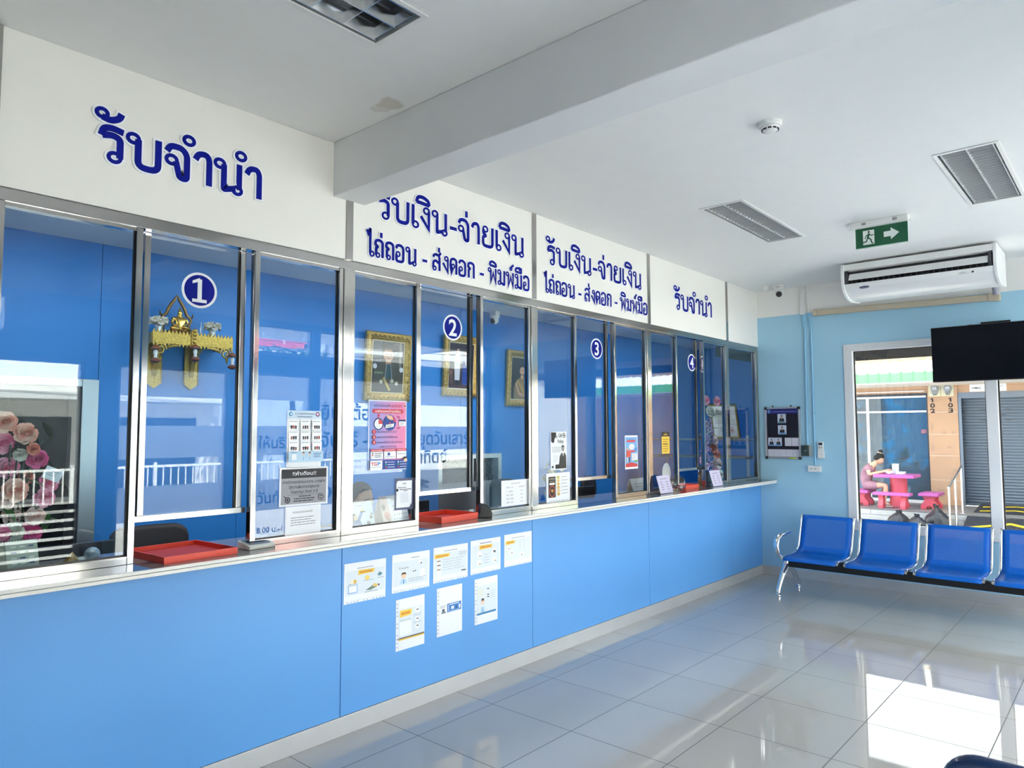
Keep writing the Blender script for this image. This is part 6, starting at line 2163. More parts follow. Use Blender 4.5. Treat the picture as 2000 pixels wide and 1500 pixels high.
def bloom(mb, c, r, d, key, seed, rows=4):
    """layered cupped petals round a centre, facing direction d"""
    rr = random.Random(seed)
    d = Vector(d).normalized()
    q = d.to_track_quat('Z', 'Y').to_matrix().to_4x4()
    M = Matrix.Translation(Vector(c)) @ q
    m0, m1 = C(PETALS[key][0], 0.7), C(PETALS[key][1], 0.7)
    st = len(mb.v)
    for k in range(rows):
        n = 7 - k
        rad = r * (1.0 - 0.28 * k)
        tip = r * (0.12 + 0.26 * k)
        for j in range(n):
            a = 2 * math.pi * (j + 0.5 * (k % 2)) / n + rr.random() * 0.3
            w = 0.9 * math.pi / n * 1.25
            vs = []
            for t, wd, z in ((0.08, 0.25, -0.15), (0.45, 0.95, -0.05), (0.80, 1.1, 0.3), (1.0, 0.75, 0.75)):
                for s in (-1, 0, 1):
                    aa = a + s * w * wd
                    R_ = rad * t * (1.0 if s == 0 else 0.94)
                    vs.append(Vector((R_ * math.cos(aa), R_ * math.sin(aa), tip * z + r * 0.10 * k - (0.06 * r if s == 0 else 0))))
            fs = [(i * 3 + s, i * 3 + s + 1, i * 3 + s + 4, i * 3 + s + 3) for i in range(3) for s in (0, 1)]
            mb.add(vs, fs, m1 if (k == rows - 1 or j % 3 == 0) else m0)
    b = len(mb.v)
    mb.ball((0, 0, r * 0.30), (r * 0.22, r * 0.22, r * 0.26), 8, 6, m1)
    mb.xf(M, st)


def leaf(mb, c, d, L, w, m):
    d = Vector(d).normalized()
    s = d.cross(Vector((0, 0, 1)))
    s = s.normalized() if s.length > 1e-3 else Vector((1, 0, 0))
    n = s.cross(d)
    c = Vector(c)
    vs, fs = [], []
    for i, (t, k, h) in enumerate(((0, 0.1, 0), (0.3, 0.9, 0.06), (0.6, 1.0, 0.05), (0.85, 0.55, -0.02), (1.0, 0.02, -0.08))):
        p = c + d * L * t + n * L * h
        vs += [p - s * w * k, p - n * w * 0.25 * k, p + s * w * k]
    for i in range(4):
        for q in (0, 1):
            fs.append((i * 3 + q, i * 3 + q + 1, i * 3 + q + 4, i * 3 + q + 3))
    mb.add(vs, fs, m)


fl = thing('flower_bouquet', 'tall bouquet of pink and peach roses with dark wrapping behind the glass', 'flowers', (-0.28, 0.92, ZL))
pot = build('basket', MB(mat('pale_wrap', '#d8d5cc', 0.6)).lathe([(0.055, 0.0006), (0.075, 0.10), (0.08, 0.11), (0.07, 0.11), (0.05, 0.01)], (-0.305, 0.90, ZL), 20), fl, smooth=40)
BL = [(0.846, 1.716, .050, 'peach'), (0.931, 1.668, .050, 'peach'), (0.854, 1.628, .052, 'pink'), (0.955, 1.600, .030, 'salmon'), (0.978, 1.555, .046, 'rose'), (0.876, 1.520, .050, 'pink'), (0.893, 1.425, .055, 'peach'), (1.028, 1.452, .046, 'pink'), (0.950, 1.475, .034, 'salmon'), (1.003, 1.385, .045, 'pink'), (0.862, 1.380, .045, 'blush'), (0.905, 1.315, .048, 'blush'), (0.972, 1.310, .042, 'blush'), (0.900, 1.245, .045, 'white'), (0.972, 1.235, .050, 'rose'), (0.845, 1.245, .045, 'pink'), (0.915, 1.575, .030, 'white'), (0.990, 1.290, .032, 'white')]
for i, (y, z, r, k) in enumerate(BL):
    mb = MB()
    bloom(mb, (-0.25 - 0.03 * (i % 3), y, z), r, (1.0, -0.15 + 0.12 * (i % 4), 0.15), k, i)
    build('rose', mb, fl, smooth=60)
r_ = random.Random(5)
for i in range(16):
    mb = MB()
    y, z = 0.84 + 0.20 * r_.random(), 1.22 + 0.48 * r_.random()
    leaf(mb, (-0.30, y, z), (0.35, r_.uniform(-1, 1), r_.uniform(-0.3, 0.9)), 0.075 + 0.05 * r_.random(), 0.020, M_LEAF if i % 2 else M_LEAFD)
    build('leaf', mb, fl, smooth=60)
for i in range(4):
    mb = MB(M_LEAFD).tube([(-0.30, 0.90 + 0.01 * i, ZL + 0.06), (-0.30, 0.90 + 0.02 * (i - 1), 1.4), (-0.29, 0.88 + 0.03 * i, 1.62)], 0.004, 6)
    build('stem', mb, fl)
M_WRAP = glass_mat('smoky_wrapping', (0.30, 0.26, 0.27), 1.15, 0.2)
mb = MB(M_WRAP)
mb.add([(-0.335, 0.885, 1.82), (-0.325, 1.135, 1.38), (-0.315, 1.07, 1.24), (-0.33, 0.87, 1.14), (-0.34, 0.76, 1.45)], [(0, 1, 2, 3, 4)])
q = build('wrapping', mb, fl, label='smoky dark translucent wrapping sheet')
q.modifiers.new('thickness', 'SOLIDIFY').thickness = 0.0015
sh = Sheet((-0.238, 0.985, 1.478), (0.05, 0.9, -0.42), (0, 0.42, 0.9), 0.072, 0.055, M_PAPER, 0.001)
sh.rows(0.15, 0.85, 0.3, 0.8, 3, '#a8b2c0')
sh.part('greeting_card', fl)

f2 = thing('flower_arrangement', 'upright lilac and pink flower arrangement behind the fourth teller window', 'flowers', (-0.27, 7.45, ZL))
build('vase', MB(mat('dark_vase', (0.03, 0.05, 0.05), 0.3)).lathe([(0.05, 0.0006), (0.075, 0.05), (0.06, 0.10), (0.05, 0.10), (0.04, 0.02)], (-0.28, 7.45, ZL), 18), f2, smooth=50)
BL2 = [(7.33, 2.00, .06, 'pink'), (7.60, 2.00, .06, 'pink'), (7.42, 1.88, .065, 'white'), (7.62, 1.86, .06, 'white'), (7.52, 1.85, .05, 'white'), (7.52, 1.55, .055, 'blush'), (7.49, 1.47, .062, 'salmon'), (7.56, 1.40, .060, 'salmon'), (7.57, 1.29, .078, 'blush'), (7.52, 1.19, .070, 'pink'), (7.64, 1.17, .06, 'white')]
for i, (y, z, r, k) in enumerate(BL2):
    mb = MB()
    bloom(mb, (-0.22, y, z), r, (1.0, -0.35, 0.1), k, 40 + i)
    build('bloom', mb, f2, smooth=60)
for i, (y0, z0, z1) in enumerate(((7.36, 1.30, 1.78), (7.46, 1.45, 1.80), (7.30, 1.25, 1.62), (7.40, 1.22, 1.55))):
    mb = MB()
    rr = random.Random(i)
    for k in range(34):
        t = k / 33
        rad = 0.045 * (1 - t * 0.75)
        a = rr.random() * 6.28
        mb.ball((-0.24 + rad * math.cos(a), y0 + rad * math.sin(a) * 1.3, z0 + (z1 - z0) * t), 0.016 * (1.1 - 0.5 * t), 7, 5, C(PETALS['lilac'][k % 2], 0.7))
    build('flower_spike', mb, f2, smooth=60, label='lilac flower spike')
r_ = random.Random(8)
for i in range(26):
    mb = MB()
    y, z = 7.30 + 0.32 * r_.random(), 1.16 + 0.72 * r_.random()
    leaf(mb, (-0.28, y, z), (0.4, r_.uniform(-1, 1), r_.uniform(-0.2, 0.8)), 0.13 + 0.06 * r_.random(), 0.022, M_LEAFD if i % 3 else M_LEAF)
    build('leaf', mb, f2, smooth=60)

f3 = thing('flower_vase', 'white and green flowers behind the black and white poster', 'flowers', (-0.30, 4.62, ZL))
build('vase', MB(mat('pale_vase', '#a9c2cc', 0.3)).lathe([(0.035, 0.0006), (0.05, 0.06), (0.035, 0.11), (0.03, 0.11), (0.02, 0.01)], (-0.30, 4.64, ZL), 18), f3, smooth=50)
r_ = random.Random(4)
for i in range(9):
    mb = MB()
    bloom(mb, (-0.26 + 0.04 * r_.random(), 4.55 + 0.18 * r_.random(), 1.20 + 0.22 * r_.random()), 0.034, (1, -0.3, 0.2), 'white', 80 + i, 2)
    build('bloom', mb, f3, smooth=60)
for i in range(16):
    mb = MB()
    leaf(mb, (-0.30, 4.62 + 0.08 * r_.uniform(-1, 1), 1.17 + 0.2 * r_.random()), (0.4, r_.uniform(-1, 1), r_.uniform(0, 1)), 0.10, 0.016, M_LEAF)
    build('leaf', mb, f3, smooth=60)

# ------------------------------------------------------------------ desk, chairs and screens of the staff
dk = thing('staff_desk', 'long low staff desk behind the stone ledge', 'desk', (-0.75, 3.7, 0.0))
build('desk_top', MB(mat('desk_grey', '#c6c8c8', 0.4)).box(-1.05, -0.385, -1.0, 8.0, 0.715, 0.745), dk, bevel=0.003)
for y in (-0.9, 1.6, 4.2, 6.6, 7.9):
    build('desk_panel', MB(mat('desk_grey', '#c6c8c8', 0.4)).box(-1.02, -0.40, y, y + 0.025, 0.001, 0.714), dk)


def office_chair(x, y, label, ztop=1.06, w=0.46, yaw=0.0):
    o = thing('office_chair', label, 'chair', (x, y, 0.0), 'black office chairs behind the counter')
    M = Matrix.Translation((x, y, 0)) @ Matrix.Rotation(yaw, 4, 'Z')
    F = mat('chair_black', (0.010, 0.010, 0.013), 0.6)
    rings = []
    for d, k in ((0.0, 0.88), (0.012, 0.98), (0.04, 1.0), (0.06, 0.9)):
        ring = []
        n = 20
        for j in range(n):
            a = 2 * math.pi * j / n
            cx, cz = math.cos(a), math.sin(a)
            e = 0.35
            ring.append(Vector((-0.24 - d - 0.05 * (1 - abs(cx)) * 0.5, w / 2 * k * math.copysign(abs(cx) ** e, cx), (ztop - 0.24) + 0.24 * k * math.copysign(abs(cz) ** e, cz))))
        rings.append(ring)
    build('backrest', MB(F).loft(rings).xf(M), o, smooth=60)
    build('seat', MB(F).box(-0.24, 0.22, -0.23, 0.23, 0.44, 0.51).xf(M), o, bevel=0.025, seg=3)
    build('back_bar', MB(M_BLACK).tube([(-0.10, 0, 0.43), (-0.30, 0, 0.46), (-0.315, 0, ztop - 0.22)], 0.018, 8).xf(M), o)
    build('gas_post', MB(M_BLACK).cyl((0, 0, 0.07), (0, 0, 0.44), 0.025, n=12).xf(M), o)
    for k in range(5):
        a = 2 * math.pi * k / 5
        g = build('base_arm', MB(M_BLACK).tube([(0, 0, 0.09), (0.27 * math.cos(a), 0.27 * math.sin(a), 0.065)], [0.022, 0.016], 8).xf(M), o)
        build('caster', MB(M_BLACK).lathe([(0.027, -0.02), (0.03, 0), (0.027, 0.02)], (0.28 * math.cos(a), 0.28 * math.sin(a), 0.0305), 14, axis='y').xf(M), g)
    return o


office_chair(-1.16, 1.93, 'black office chair seen through the first open slot', 1.075, 0.50)
office_chair(-1.16, 5.36, 'black office chair seen behind the third teller window', 1.19, 0.46, 0.15)
office_chair(-1.16, 6.85, 'black office chair behind the red and sky blue poster', 1.15, 0.46, 0.3)


def monitor(x, y, w, h, label, yaw=0.0):
    o = thing('monitor', label, 'monitor', (x, y, 0.745), 'black monitors on the staff desk')
    M = Matrix.Translation((x, y, 0.7455)) @ Matrix.Rotation(yaw, 4, 'Z')
    build('casing', MB(M_BLACK).box(-0.02, 0.025, -w / 2, w / 2, 0.10, 0.10 + h).xf(M), o, bevel=0.005)
    mb = MB(mat('vent_grey', (0.03, 0.03, 0.035), 0.6))
    for j in range(2):
        for k in range(14):
            mb.box(0.0255, 0.027, -w * 0.36 + w * 0.72 * k / 14, -w * 0.36 + w * 0.72 * k / 14 + w * 0.03, 0.10 + h * (0.35 + 0.28 * j), 0.10 + h * (0.52 + 0.28 * j))
    build('vent_grille', mb.xf(M), o)
    build('screen', MB(mat('screen_glass', (0.01, 0.012, 0.02), 0.1)).box(-0.023, -0.0205, -w / 2 + 0.012, w / 2 - 0.012, 0.115, 0.09 + h).xf(M), o)
    build('stand', MB(M_BLACK).box(-0.09, 0.09, -0.11, 0.11, 0.0, 0.012).box(-0.015, 0.02, -0.03, 0.03, 0.012, 0.10).xf(M), o)
    return o


monitor(-0.62, 1.20, 0.46, 0.275, 'black monitor back with vents behind the pyramid and crystal ball')
monitor(-0.70, 3.52, 0.28, 0.305, 'black monitor at the second open slot', 0.1)
monitor(-0.62, 5.42, 0.45, 0.30, 'black monitor at the third open slot', -0.25)
monitor(-0.62, 7.30, 0.40, 0.28, 'black monitor at the fourth open slot')

# clerk looking down behind the calendars of the second window
pe = thing('person', 'dark haired clerk with bowed head, seated behind the desk calendars', 'person', (-1.0, 3.10, 0.5))
PX, PY = -0.80, 3.10
N2 = {'pel': (PX - 0.25, PY, 0.56, (0.16, 0.13)), 'wai': (PX - 0.23, PY, 0.72, (0.14, 0.11)), 'che': (PX - 0.15, PY, 0.90, (0.16, 0.11)), 'ne': (PX - 0.06, PY, 1.025, 0.05),
      'h1': (PX - 0.02, PY, 1.085, 0.05),
      'sl': (PX - 0.13, PY - 0.18, 0.95, 0.055), 'el': (PX - 0.02, PY - 0.24, 0.78, 0.042), 'wl': (PX + 0.16, PY - 0.12, 0.775, 0.028), 'pl': (PX + 0.22, PY - 0.09, 0.772, 0.024),
      'sr': (PX - 0.13, PY + 0.18, 0.95, 0.055), 'er': (PX - 0.02, PY + 0.24, 0.78, 0.042), 'wr': (PX + 0.16, PY + 0.12, 0.775, 0.028), 'pr': (PX + 0.22, PY + 0.09, 0.772, 0.024),
      'hl': (PX - 0.05, PY - 0.10, 0.55, 0.09), 'kl': (PX + 0.18, PY - 0.10, 0.54, 0.065), 'al': (PX + 0.16, PY - 0.10, 0.10, 0.04), 'fl': (PX + 0.28, PY - 0.10, 0.04, 0.032),
      'hr': (PX - 0.05, PY + 0.10, 0.55, 0.09), 'kr': (PX + 0.18, PY + 0.10, 0.54, 0.065), 'ar': (PX + 0.16, PY + 0.10, 0.10, 0.04), 'fr': (PX + 0.28, PY + 0.10, 0.04, 0.032)}
E2 = [('pel', 'wai'), ('wai', 'che'), ('che', 'ne'), ('ne', 'h1'), ('che', 'sl'), ('sl', 'el'), ('el', 'wl'), ('wl', 'pl'), ('che', 'sr'), ('sr', 'er'), ('er', 'wr'), ('wr', 'pr'), ('pel', 'hl'), ('hl', 'kl'), ('kl', 'al'), ('al', 'fl'), ('pel', 'hr'), ('hr', 'kr'), ('kr', 'ar'), ('ar', 'fr')]
for s, hd in ((-1, 'l'), (1, 'r')):
    px, py, pz = N2['p' + hd][:3]
    for k, (off, ln) in enumerate(((-0.024, 0.065), (-0.008, 0.075), (0.008, 0.070), (0.024, 0.058))):
        N2['q%s%d' % (hd, k)] = (px + 0.04, py + off, pz + 0.004, 0.0088)
        N2['u%s%d' % (hd, k)] = (px + 0.035 + ln, py + off * 1.15, pz - 0.008, 0.0075)
        E2 += [('p' + hd, 'q%s%d' % (hd, k)), ('q%s%d' % (hd, k), 'u%s%d' % (hd, k))]
    N2['t' + hd] = (px + 0.03, py - s * 0.042, pz - 0.004, 0.009)
    E2.append(('p' + hd, 't' + hd))
vs, fs = skin_mesh(N2, E2, 'pel', 2)
mb = MB(M_SKIN)
mb.add(vs, fs)
HQ = head_mesh(mb, (PX - 0.005, PY, 1.180), (0.93, 0.33, -0.16), (0.149, 0.053, 0.987), 0.128, M_SKIN)
build('body', mb, pe, smooth=80)
face_parts(HQ, 0.128, pe, M_HAIR, C('#8a4a42'))
mb = MB()
hair_cap(mb, HQ, 0.128, M_HAIR, 0.72)
mb.tube([HQ(-0.70, 0, 0.3), HQ(-0.85, 0, -0.3), HQ(-0.80, 0, -0.85)], [0.06, 0.05, 0.02], 10, m=M_HAIR)
build('hair', mb, pe, smooth=70, label='black hair gathered at the back')
vs, fs = skin_mesh({'pel': (PX - 0.25, PY, 0.57, (0.185, 0.15)), 'wai': (PX - 0.23, PY, 0.72, (0.165, 0.13)), 'che': (PX - 0.15, PY, 0.90, (0.182, 0.13)), 'ne': (PX - 0.085, PY, 0.985, 0.075),
                    'sl': (PX - 0.13, PY - 0.18, 0.95, 0.072), 'el': (PX - 0.02, PY - 0.24, 0.785, 0.056), 'wl': (PX + 0.10, PY - 0.16, 0.785, 0.040), 'sr': (PX - 0.13, PY + 0.18, 0.95, 0.072), 'er': (PX - 0.02, PY + 0.24, 0.785, 0.056), 'wr': (PX + 0.10, PY + 0.16, 0.785, 0.040)},
                   [('pel', 'wai'), ('wai', 'che'), ('che', 'ne'), ('che', 'sl'), ('sl', 'el'), ('el', 'wl'), ('che', 'sr'), ('sr', 'er'), ('er', 'wr')], 'pel', 2)
mb = MB(mat('grey_uniform', '#6d6a66', 0.8))
mb.add(vs, fs)
build('shirt', mb, pe, smooth=80, label='dark grey shirt')
st = thing('stool', 'round stool under the seated clerk', 'stool', (PX - 0.24, PY, 0.0))
build('seat', MB(M_BLACK).lathe([(0.19, 0.36), (0.20, 0.38), (0.19, 0.405)], (PX - 0.24, PY, 0), 20), st)
for k in range(4):
    a = math.pi / 4 + k * math.pi / 2
    build('leg', MB(M_CHROME).cyl((PX - 0.24 + 0.19 * math.cos(a), PY + 0.19 * math.sin(a), 0.0), (PX - 0.24 + 0.12 * math.cos(a), PY + 0.12 * math.sin(a), 0.359), 0.012, n=8), st)


# ------------------------------------------------------------------ framed portraits on the back wall
def portrait(y0, y1, z0, z1, label, draw):
    o = thing('framed_portrait', label, 'picture', (XB, (y0 + y1) / 2, z0), 'framed portraits on the blue back wall')
    tl = 0.055
    M = Matrix.Translation((XB + 0.006, 0, z0)) @ Matrix.Rotation(tl, 4, 'Y') @ Matrix.Translation((0, 0, -z0))
    w = 0.075
    mb = MB(M_GOLDFRAME)
    # moulded frame: three steps swept round the rectangle
    prof = [(0, 0.0), (0.0, 0.030), (0.012, 0.044), (0.030, 0.048), (0.046, 0.036), (0.060, 0.030), (w, 0.018), (w, 0.0)]
    rings = []
    for cy, cz, sy, sz in ((y0, z0, 1, 1), (y1, z0, -1, 1), (y1, z1, -1, -1), (y0, z1, 1, -1)):
        rings.append([Vector((d, cy + sy * p, cz + sz * p)) for p, d in prof])
    mb.loft(rings, False, True)
    r_ = random.Random(int(y0 * 100))
    for k in range(40):     # carved leaf knots along the frame
        t = k / 40 * 4
        side, f = int(t), t - int(t)
        cy = [y0 + (y1 - y0) * f, y1 - 0.035, y1 - (y1 - y0) * f, y0 + 0.035][side]
        cz = [z0 + 0.035, z0 + (z1 - z0) * f, z1 - 0.035, z1 - (z1 - z0) * f][side]
        mb.ball((0.045, min(max(cy, y0 + 0.03), y1 - 0.03), min(max(cz, z0 + 0.03), z1 - 0.03)), (0.008, 0.016, 0.016), 6, 4)
    build('frame', mb.xf(M), o, smooth=35)
    s = Sheet((0.012, y0 + w - 0.004, z0 + w - 0.004), (0, 1, 0), (0, 0, 1), y1 - y0 - 2 * w + 0.008, z1 - z0 - 2 * w + 0.008, C('#d8c79c'), 0.002)
    draw(s)
    s.mb.xf(M)
    s.part('painting', o)


def pic1(s):
    s.rect(0.04, 0.03, 0.96, 0.97, '#2a2022').rect(0.04, 0.03, 0.30, 0.97, '#3c3f4c').rect(0.82, 0.4, 0.90, 0.97, '#77706c')
    s.poly([(0.06, 0.03), (0.94, 0.03), (0.92, 0.42), (0.78, 0.54), (0.62, 0.57), (0.38, 0.57), (0.20, 0.54), (0.07, 0.42)], '#4c4438')
    s.poly([(0.42, 0.30), (0.60, 0.30), (0.57, 0.56), (0.43, 0.56)], '#2f4a52').circ(0.11, 0.50, 0.06, '#cfd0d8').circ(0.90, 0.46, 0.06, '#cfd0d8')
    s.rect(0.42, 0.55, 0.58, 0.62, '#a87c62').circ(0.50, 0.72, 0.155, '#bd8f74', 24, 0.15).poly([(0.32, 0.74), (0.34, 0.86), (0.5, 0.90), (0.66, 0.86), (0.68, 0.74), (0.62, 0.82), (0.38, 0.82)], '#1c1614')
    s.line([(0.40, 0.735), (0.47, 0.735)], 0.018, '#2a1a16').line([(0.53, 0.735), (0.60, 0.735)], 0.018, '#2a1a16').line([(0.46, 0.655), (0.54, 0.655)], 0.016, '#7d4438').line([(0.5, 0.72), (0.505, 0.69)], 0.012, '#8f654f')
    for k in range(5):
        s.rect(0.10 + 0.05 * k, 0.36 + 0.01 * (k % 2), 0.14 + 0.05 * k, 0.40, '#7f9a72')
    for x, y in ((0.76, 0.20), (0.62, 0.24), (0.30, 0.22)):
        s.poly([(x + 0.07 * math.cos(a * math.pi / 8) * (1 if a % 2 else 0.5), y + 0.05 * math.sin(a * math.pi / 8) * (1 if a % 2 else 0.5)) for a in range(16)], '#d9d6c4')
    s.line([(0.36, 0.30), (0.56, 0.06)], 0.06, '#c8a84e').line([(0.44, 0.56), (0.40, 0.2)], 0.02, '#8a9aa4').line([(0.56, 0.56), (0.62, 0.2)], 0.02, '#8a9aa4')


def pic2(s):
    s.rect(0.04, 0.03, 0.96, 0.97, '#33222e').rect(0.04, 0.03, 0.96, 0.18, '#4a3038')
    s.poly([(0.26, 0.20), (0.44, 0.20), (0.46, 0.60), (0.42, 0.76), (0.28, 0.76), (0.22, 0.60)], '#d8d2dc').circ(0.36, 0.82, 0.055, '#c49a80').poly([(0.30, 0.83), (0.33, 0.90), (0.40, 0.90), (0.42, 0.83), (0.36, 0.87)], '#19130f').rect(0.29, 0.10, 0.43, 0.20, '#20222c')
    s.poly([(0.54, 0.12), (0.74, 0.10), (0.70, 0.50), (0.68, 0.70), (0.58, 0.70), (0.54, 0.50)], '#28459a').circ(0.63, 0.77, 0.050, '#cfa58c').circ(0.63, 0.80, 0.052, '#1b1412').circ(0.63, 0.765, 0.040, '#cfa58c').line([(0.58, 0.68), (0.69, 0.52)], 0.03, '#d9b84e')
    s.rect(0.80, 0.15, 0.88, 0.45, '#6d4a34').circ(0.10, 0.35, 0.08, '#7d5a48').rect(0.06, 0.12, 0.20, 0.30, '#5b3d34')


def pic3(s):
    s.rect(0.04, 0.03, 0.96, 0.97, '#171214').rect(0.04, 0.55, 0.96, 0.97, '#241b1f')
    s.poly([(0.18, 0.03), (0.86, 0.03), (0.90, 0.30), (0.80, 0.44), (0.62, 0.52), (0.44, 0.52), (0.28, 0.46), (0.16, 0.28)], '#8a7250')
    s.rect(0.46, 0.50, 0.60, 0.58, '#c99a7c').circ(0.53, 0.68, 0.120, '#d0a286', 24, 0.12).poly([(0.38, 0.66), (0.38, 0.80), (0.46, 0.90), (0.56, 0.93), (0.68, 0.84), (0.68, 0.66), (0.64, 0.74), (0.54, 0.79), (0.43, 0.74)], '#15100f')
    s.line([(0.46, 0.69), (0.51, 0.69)], 0.016, '#2a1a16').line([(0.56, 0.69), (0.61, 0.69)], 0.016, '#2a1a16').line([(0.50, 0.615), (0.56, 0.615)], 0.018, '#a04a44')
    s.line([(0.24, 0.40), (0.40, 0.16), (0.56, 0.12)], 0.09, '#c99a7c').line([(0.84, 0.38), (0.74, 0.16), (0.58, 0.11)], 0.09, '#c99a7c').line([(0.30, 0.46), (0.70, 0.14)], 0.10, '#b58f4e')
    for k in range(18):
        s.circ(0.26 + 0.03 * k, 0.20 + 0.25 * ((k * 7) % 5) / 5, 0.012, '#c4ad78', 6)


portrait(4.157, 4.715, 1.968, 2.640, 'gilt framed portrait of an officer with medals above the pink poster', pic1)
portrait(5.178, 5.720, 2.047, 2.712, 'gilt framed picture of a standing couple beside the figure two', pic2)
portrait(6.190, 6.720, 1.962, 2.626, 'gilt framed portrait of a woman in a patterned dress, farthest along the wall', pic3)

# ------------------------------------------------------------------ altar shelf
al = thing('altar_shelf', 'carved golden altar shelf bracketed to the blue back wall', 'altar shelf', (XB, 2.40, 2.0))
AZ = 2.385
build('shelf_board', MB(M_GOLD).box(XB + 0.001, -1.91, 2.10, 2.69, AZ - 0.02, AZ), al)
mb = MB(M_GOLD)
mb.box(-1.91, -1.895, 2.095, 2.695, AZ - 0.072, AZ + 0.004)
for k in range(23):
    y = 2.105 + 0.58 * k / 22
    mb.prism([(y - 0.011, AZ + 0.004), (y + 0.011, AZ + 0.004), (y, AZ + 0.030)], (-1.91, 0, 0), (0, 1, 0), (0, 0, 1), (1, 0, 0), 0, 0.012)
    mb.prism([(y - 0.010, AZ - 0.072), (y, AZ - 0.094), (y + 0.010, AZ - 0.072)], (-1.91, 0, 0), (0, 1, 0), (0, 0, 1), (1, 0, 0), 0, 0.012)
build('carved_fascia', mb, al)
mb = MB(M_GOLD).box(XB + 0.001, -1.91, 2.092, 2.102, AZ - 0.072, AZ + 0.004).box(XB + 0.001, -1.91, 2.688, 2.698, AZ - 0.072, AZ + 0.004)
build('side_fascia', mb, al)
for yc in (2.150, 2.640):
    mb = MB(M_GOLD)
    s = 1 if yc < 2.4 else -1
    pts = [(-1.902, yc + s * 0.045 * math.cos(a) * (1 - a / 14), AZ - 0.115 + 0.045 * math.sin(a) * (1 - a / 14)) for a in [0.45 * i for i in range(26)]]
    mb.tube(pts, 0.008, 6)
    mb.tube([(-1.902, yc + s * 0.05, AZ - 0.10), (-1.902, yc + s * 0.09, AZ - 0.085), (-1.902, yc + s * 0.14, AZ - 0.082)], [0.014, 0.012, 0.005], 6)
    mb.tube([(-1.902, yc - s * 0.01, AZ - 0.15), (-1.902, yc - s * 0.012, AZ - 0.195)], [0.014, 0.004], 6)
    build('scroll_corner', mb, al, smooth=60)
for yc in (2.225, 2.505):
    mb = MB(M_GOLD)
    mb.prism([(-0.052, 2.04), (-0.03, 2.02), (0, 2.0), (0.03, 2.02), (0.052, 2.04), (0.052, AZ - 0.02), (-0.052, AZ - 0.02)], (XB + 0.001, yc, 0), (0, 1, 0), (0, 0, 1), (1, 0, 0), 0, 0.018)
    mb.prism([(0.018, 2.09), (0.03, 2.12), (0.05, 2.19), (0.10, 2.26), (0.20, 2.31), (0.28, AZ - 0.021), (0.018, AZ - 0.021)], (XB + 0.001, yc, 0), (1, 0, 0), (0, 0, 1), (0, -1, 0), -0.016, 0.016)
    for k in range(16):
        for s in (-1, 1):
            mb.ball((XB + 0.02, yc + s * 0.052, 2.045 + 0.02 * k), (0.006, 0.007, 0.009), 6, 4)
    build('bracket', mb, al, smooth=35)
mb = MB(M_GOLD).box(-1.905, -1.885, 2.372, 2.412, AZ - 0.085, AZ + 0.045)
for k in range(5):
    mb.ball((-1.885, 2.392, AZ - 0.07 + 0.027 * k), (0.012, 0.018, 0.015), 8, 5)
build('centre_ornament', mb, al, smooth=50)
M_LANT = mat('lantern_brown', '#7a3f22', 0.5)
for y, z in ((2.108, 2.262), (2.392, 2.290), (2.681, 2.250)):
    o = thing('hanging_lantern', {2.108: 'small brown spinning top lantern under the near end of the altar shelf', 2.392: 'small brown lantern under the middle of the altar shelf', 2.681: 'small brown lantern under the far end of the altar shelf'}[y], 'lantern', (-1.880, y, z - 0.05), 'brown lanterns hanging from the altar shelf')
    c = (-1.872, y, z)
    build('cap', MB(M_LANT).lathe([(0.006, 0.030), (0.034, 0.010), (0.036, 0.002), (0.012, -0.006)], c, 14), o, smooth=40)
    build('neck', MB(C('#d8dde2')).lathe([(0.012, -0.006), (0.016, -0.026), (0.010, -0.046), (0.014, -0.062)], c, 12), o, smooth=40)
    build('bottom', MB(M_LANT).lathe([(0.014, -0.062), (0.036, -0.078), (0.034, -0.088), (0.010, -0.100)], c, 14), o, smooth=40)
    build('hanger', MB(M_GOLD).cyl((c[0], y, z + 0.028), (c[0] - 0.018, y, AZ - 0.06), 0.003, n=6), o)

# seated Buddha image in its flame arch, vases, glass with incense stick
bu = thing('buddha_statue', 'small seated golden buddha under a pointed flame arch on the altar shelf', 'statue', (-2.02, 2.29, AZ))
k0 = 1.0
BX, BY = -2.02, 2.335
mb = MB(M_BRONZE)
mb.lathe([(0.082, 0.001), (0.090, 0.012), (0.078, 0.024), (0.086, 0.036), (0.070, 0.044)], (BX, BY, AZ), 24, sx=0.75, sy=1.15)
build('pedestal', mb, bu, smooth=50)
M_BUD = mat('buddha_gold', (0.80, 0.52, 0.12), 0.22, metal=0.9, noise=0.25, nscale=30)
NB = {'p': (BX, BY, AZ + 0.062, (0.034, 0.040)), 'w': (BX - 0.003, BY, AZ + 0.090, (0.024, 0.030)), 'c': (BX - 0.003, BY, AZ + 0.128, (0.027, 0.040)), 'n': (BX, BY, AZ + 0.152, 0.013), 'h': (BX + 0.003, BY, AZ + 0.176, (0.022, 0.021)), 't': (BX, BY, AZ + 0.202, 0.012), 'u': (BX, BY, AZ + 0.222, 0.005),
      'kl': (BX + 0.020, BY - 0.078, AZ + 0.058, 0.016), 'fl': (BX + 0.045, BY - 0.005, AZ + 0.056, 0.012), 'kr': (BX + 0.020, BY + 0.078, AZ + 0.058, 0.016), 'fr': (BX + 0.052, BY + 0.005, AZ + 0.068, 0.011),
      'sl': (BX, BY - 0.045, AZ + 0.136, 0.014), 'el': (BX + 0.005, BY - 0.060, AZ + 0.100, 0.011), 'hl': (BX + 0.042, BY - 0.050, AZ + 0.072, 0.008), 'sr': (BX, BY + 0.045, AZ + 0.136, 0.014), 'er': (BX + 0.005, BY + 0.060, AZ + 0.100, 0.011), 'hr': (BX + 0.040, BY + 0.012, AZ + 0.080, 0.008)}
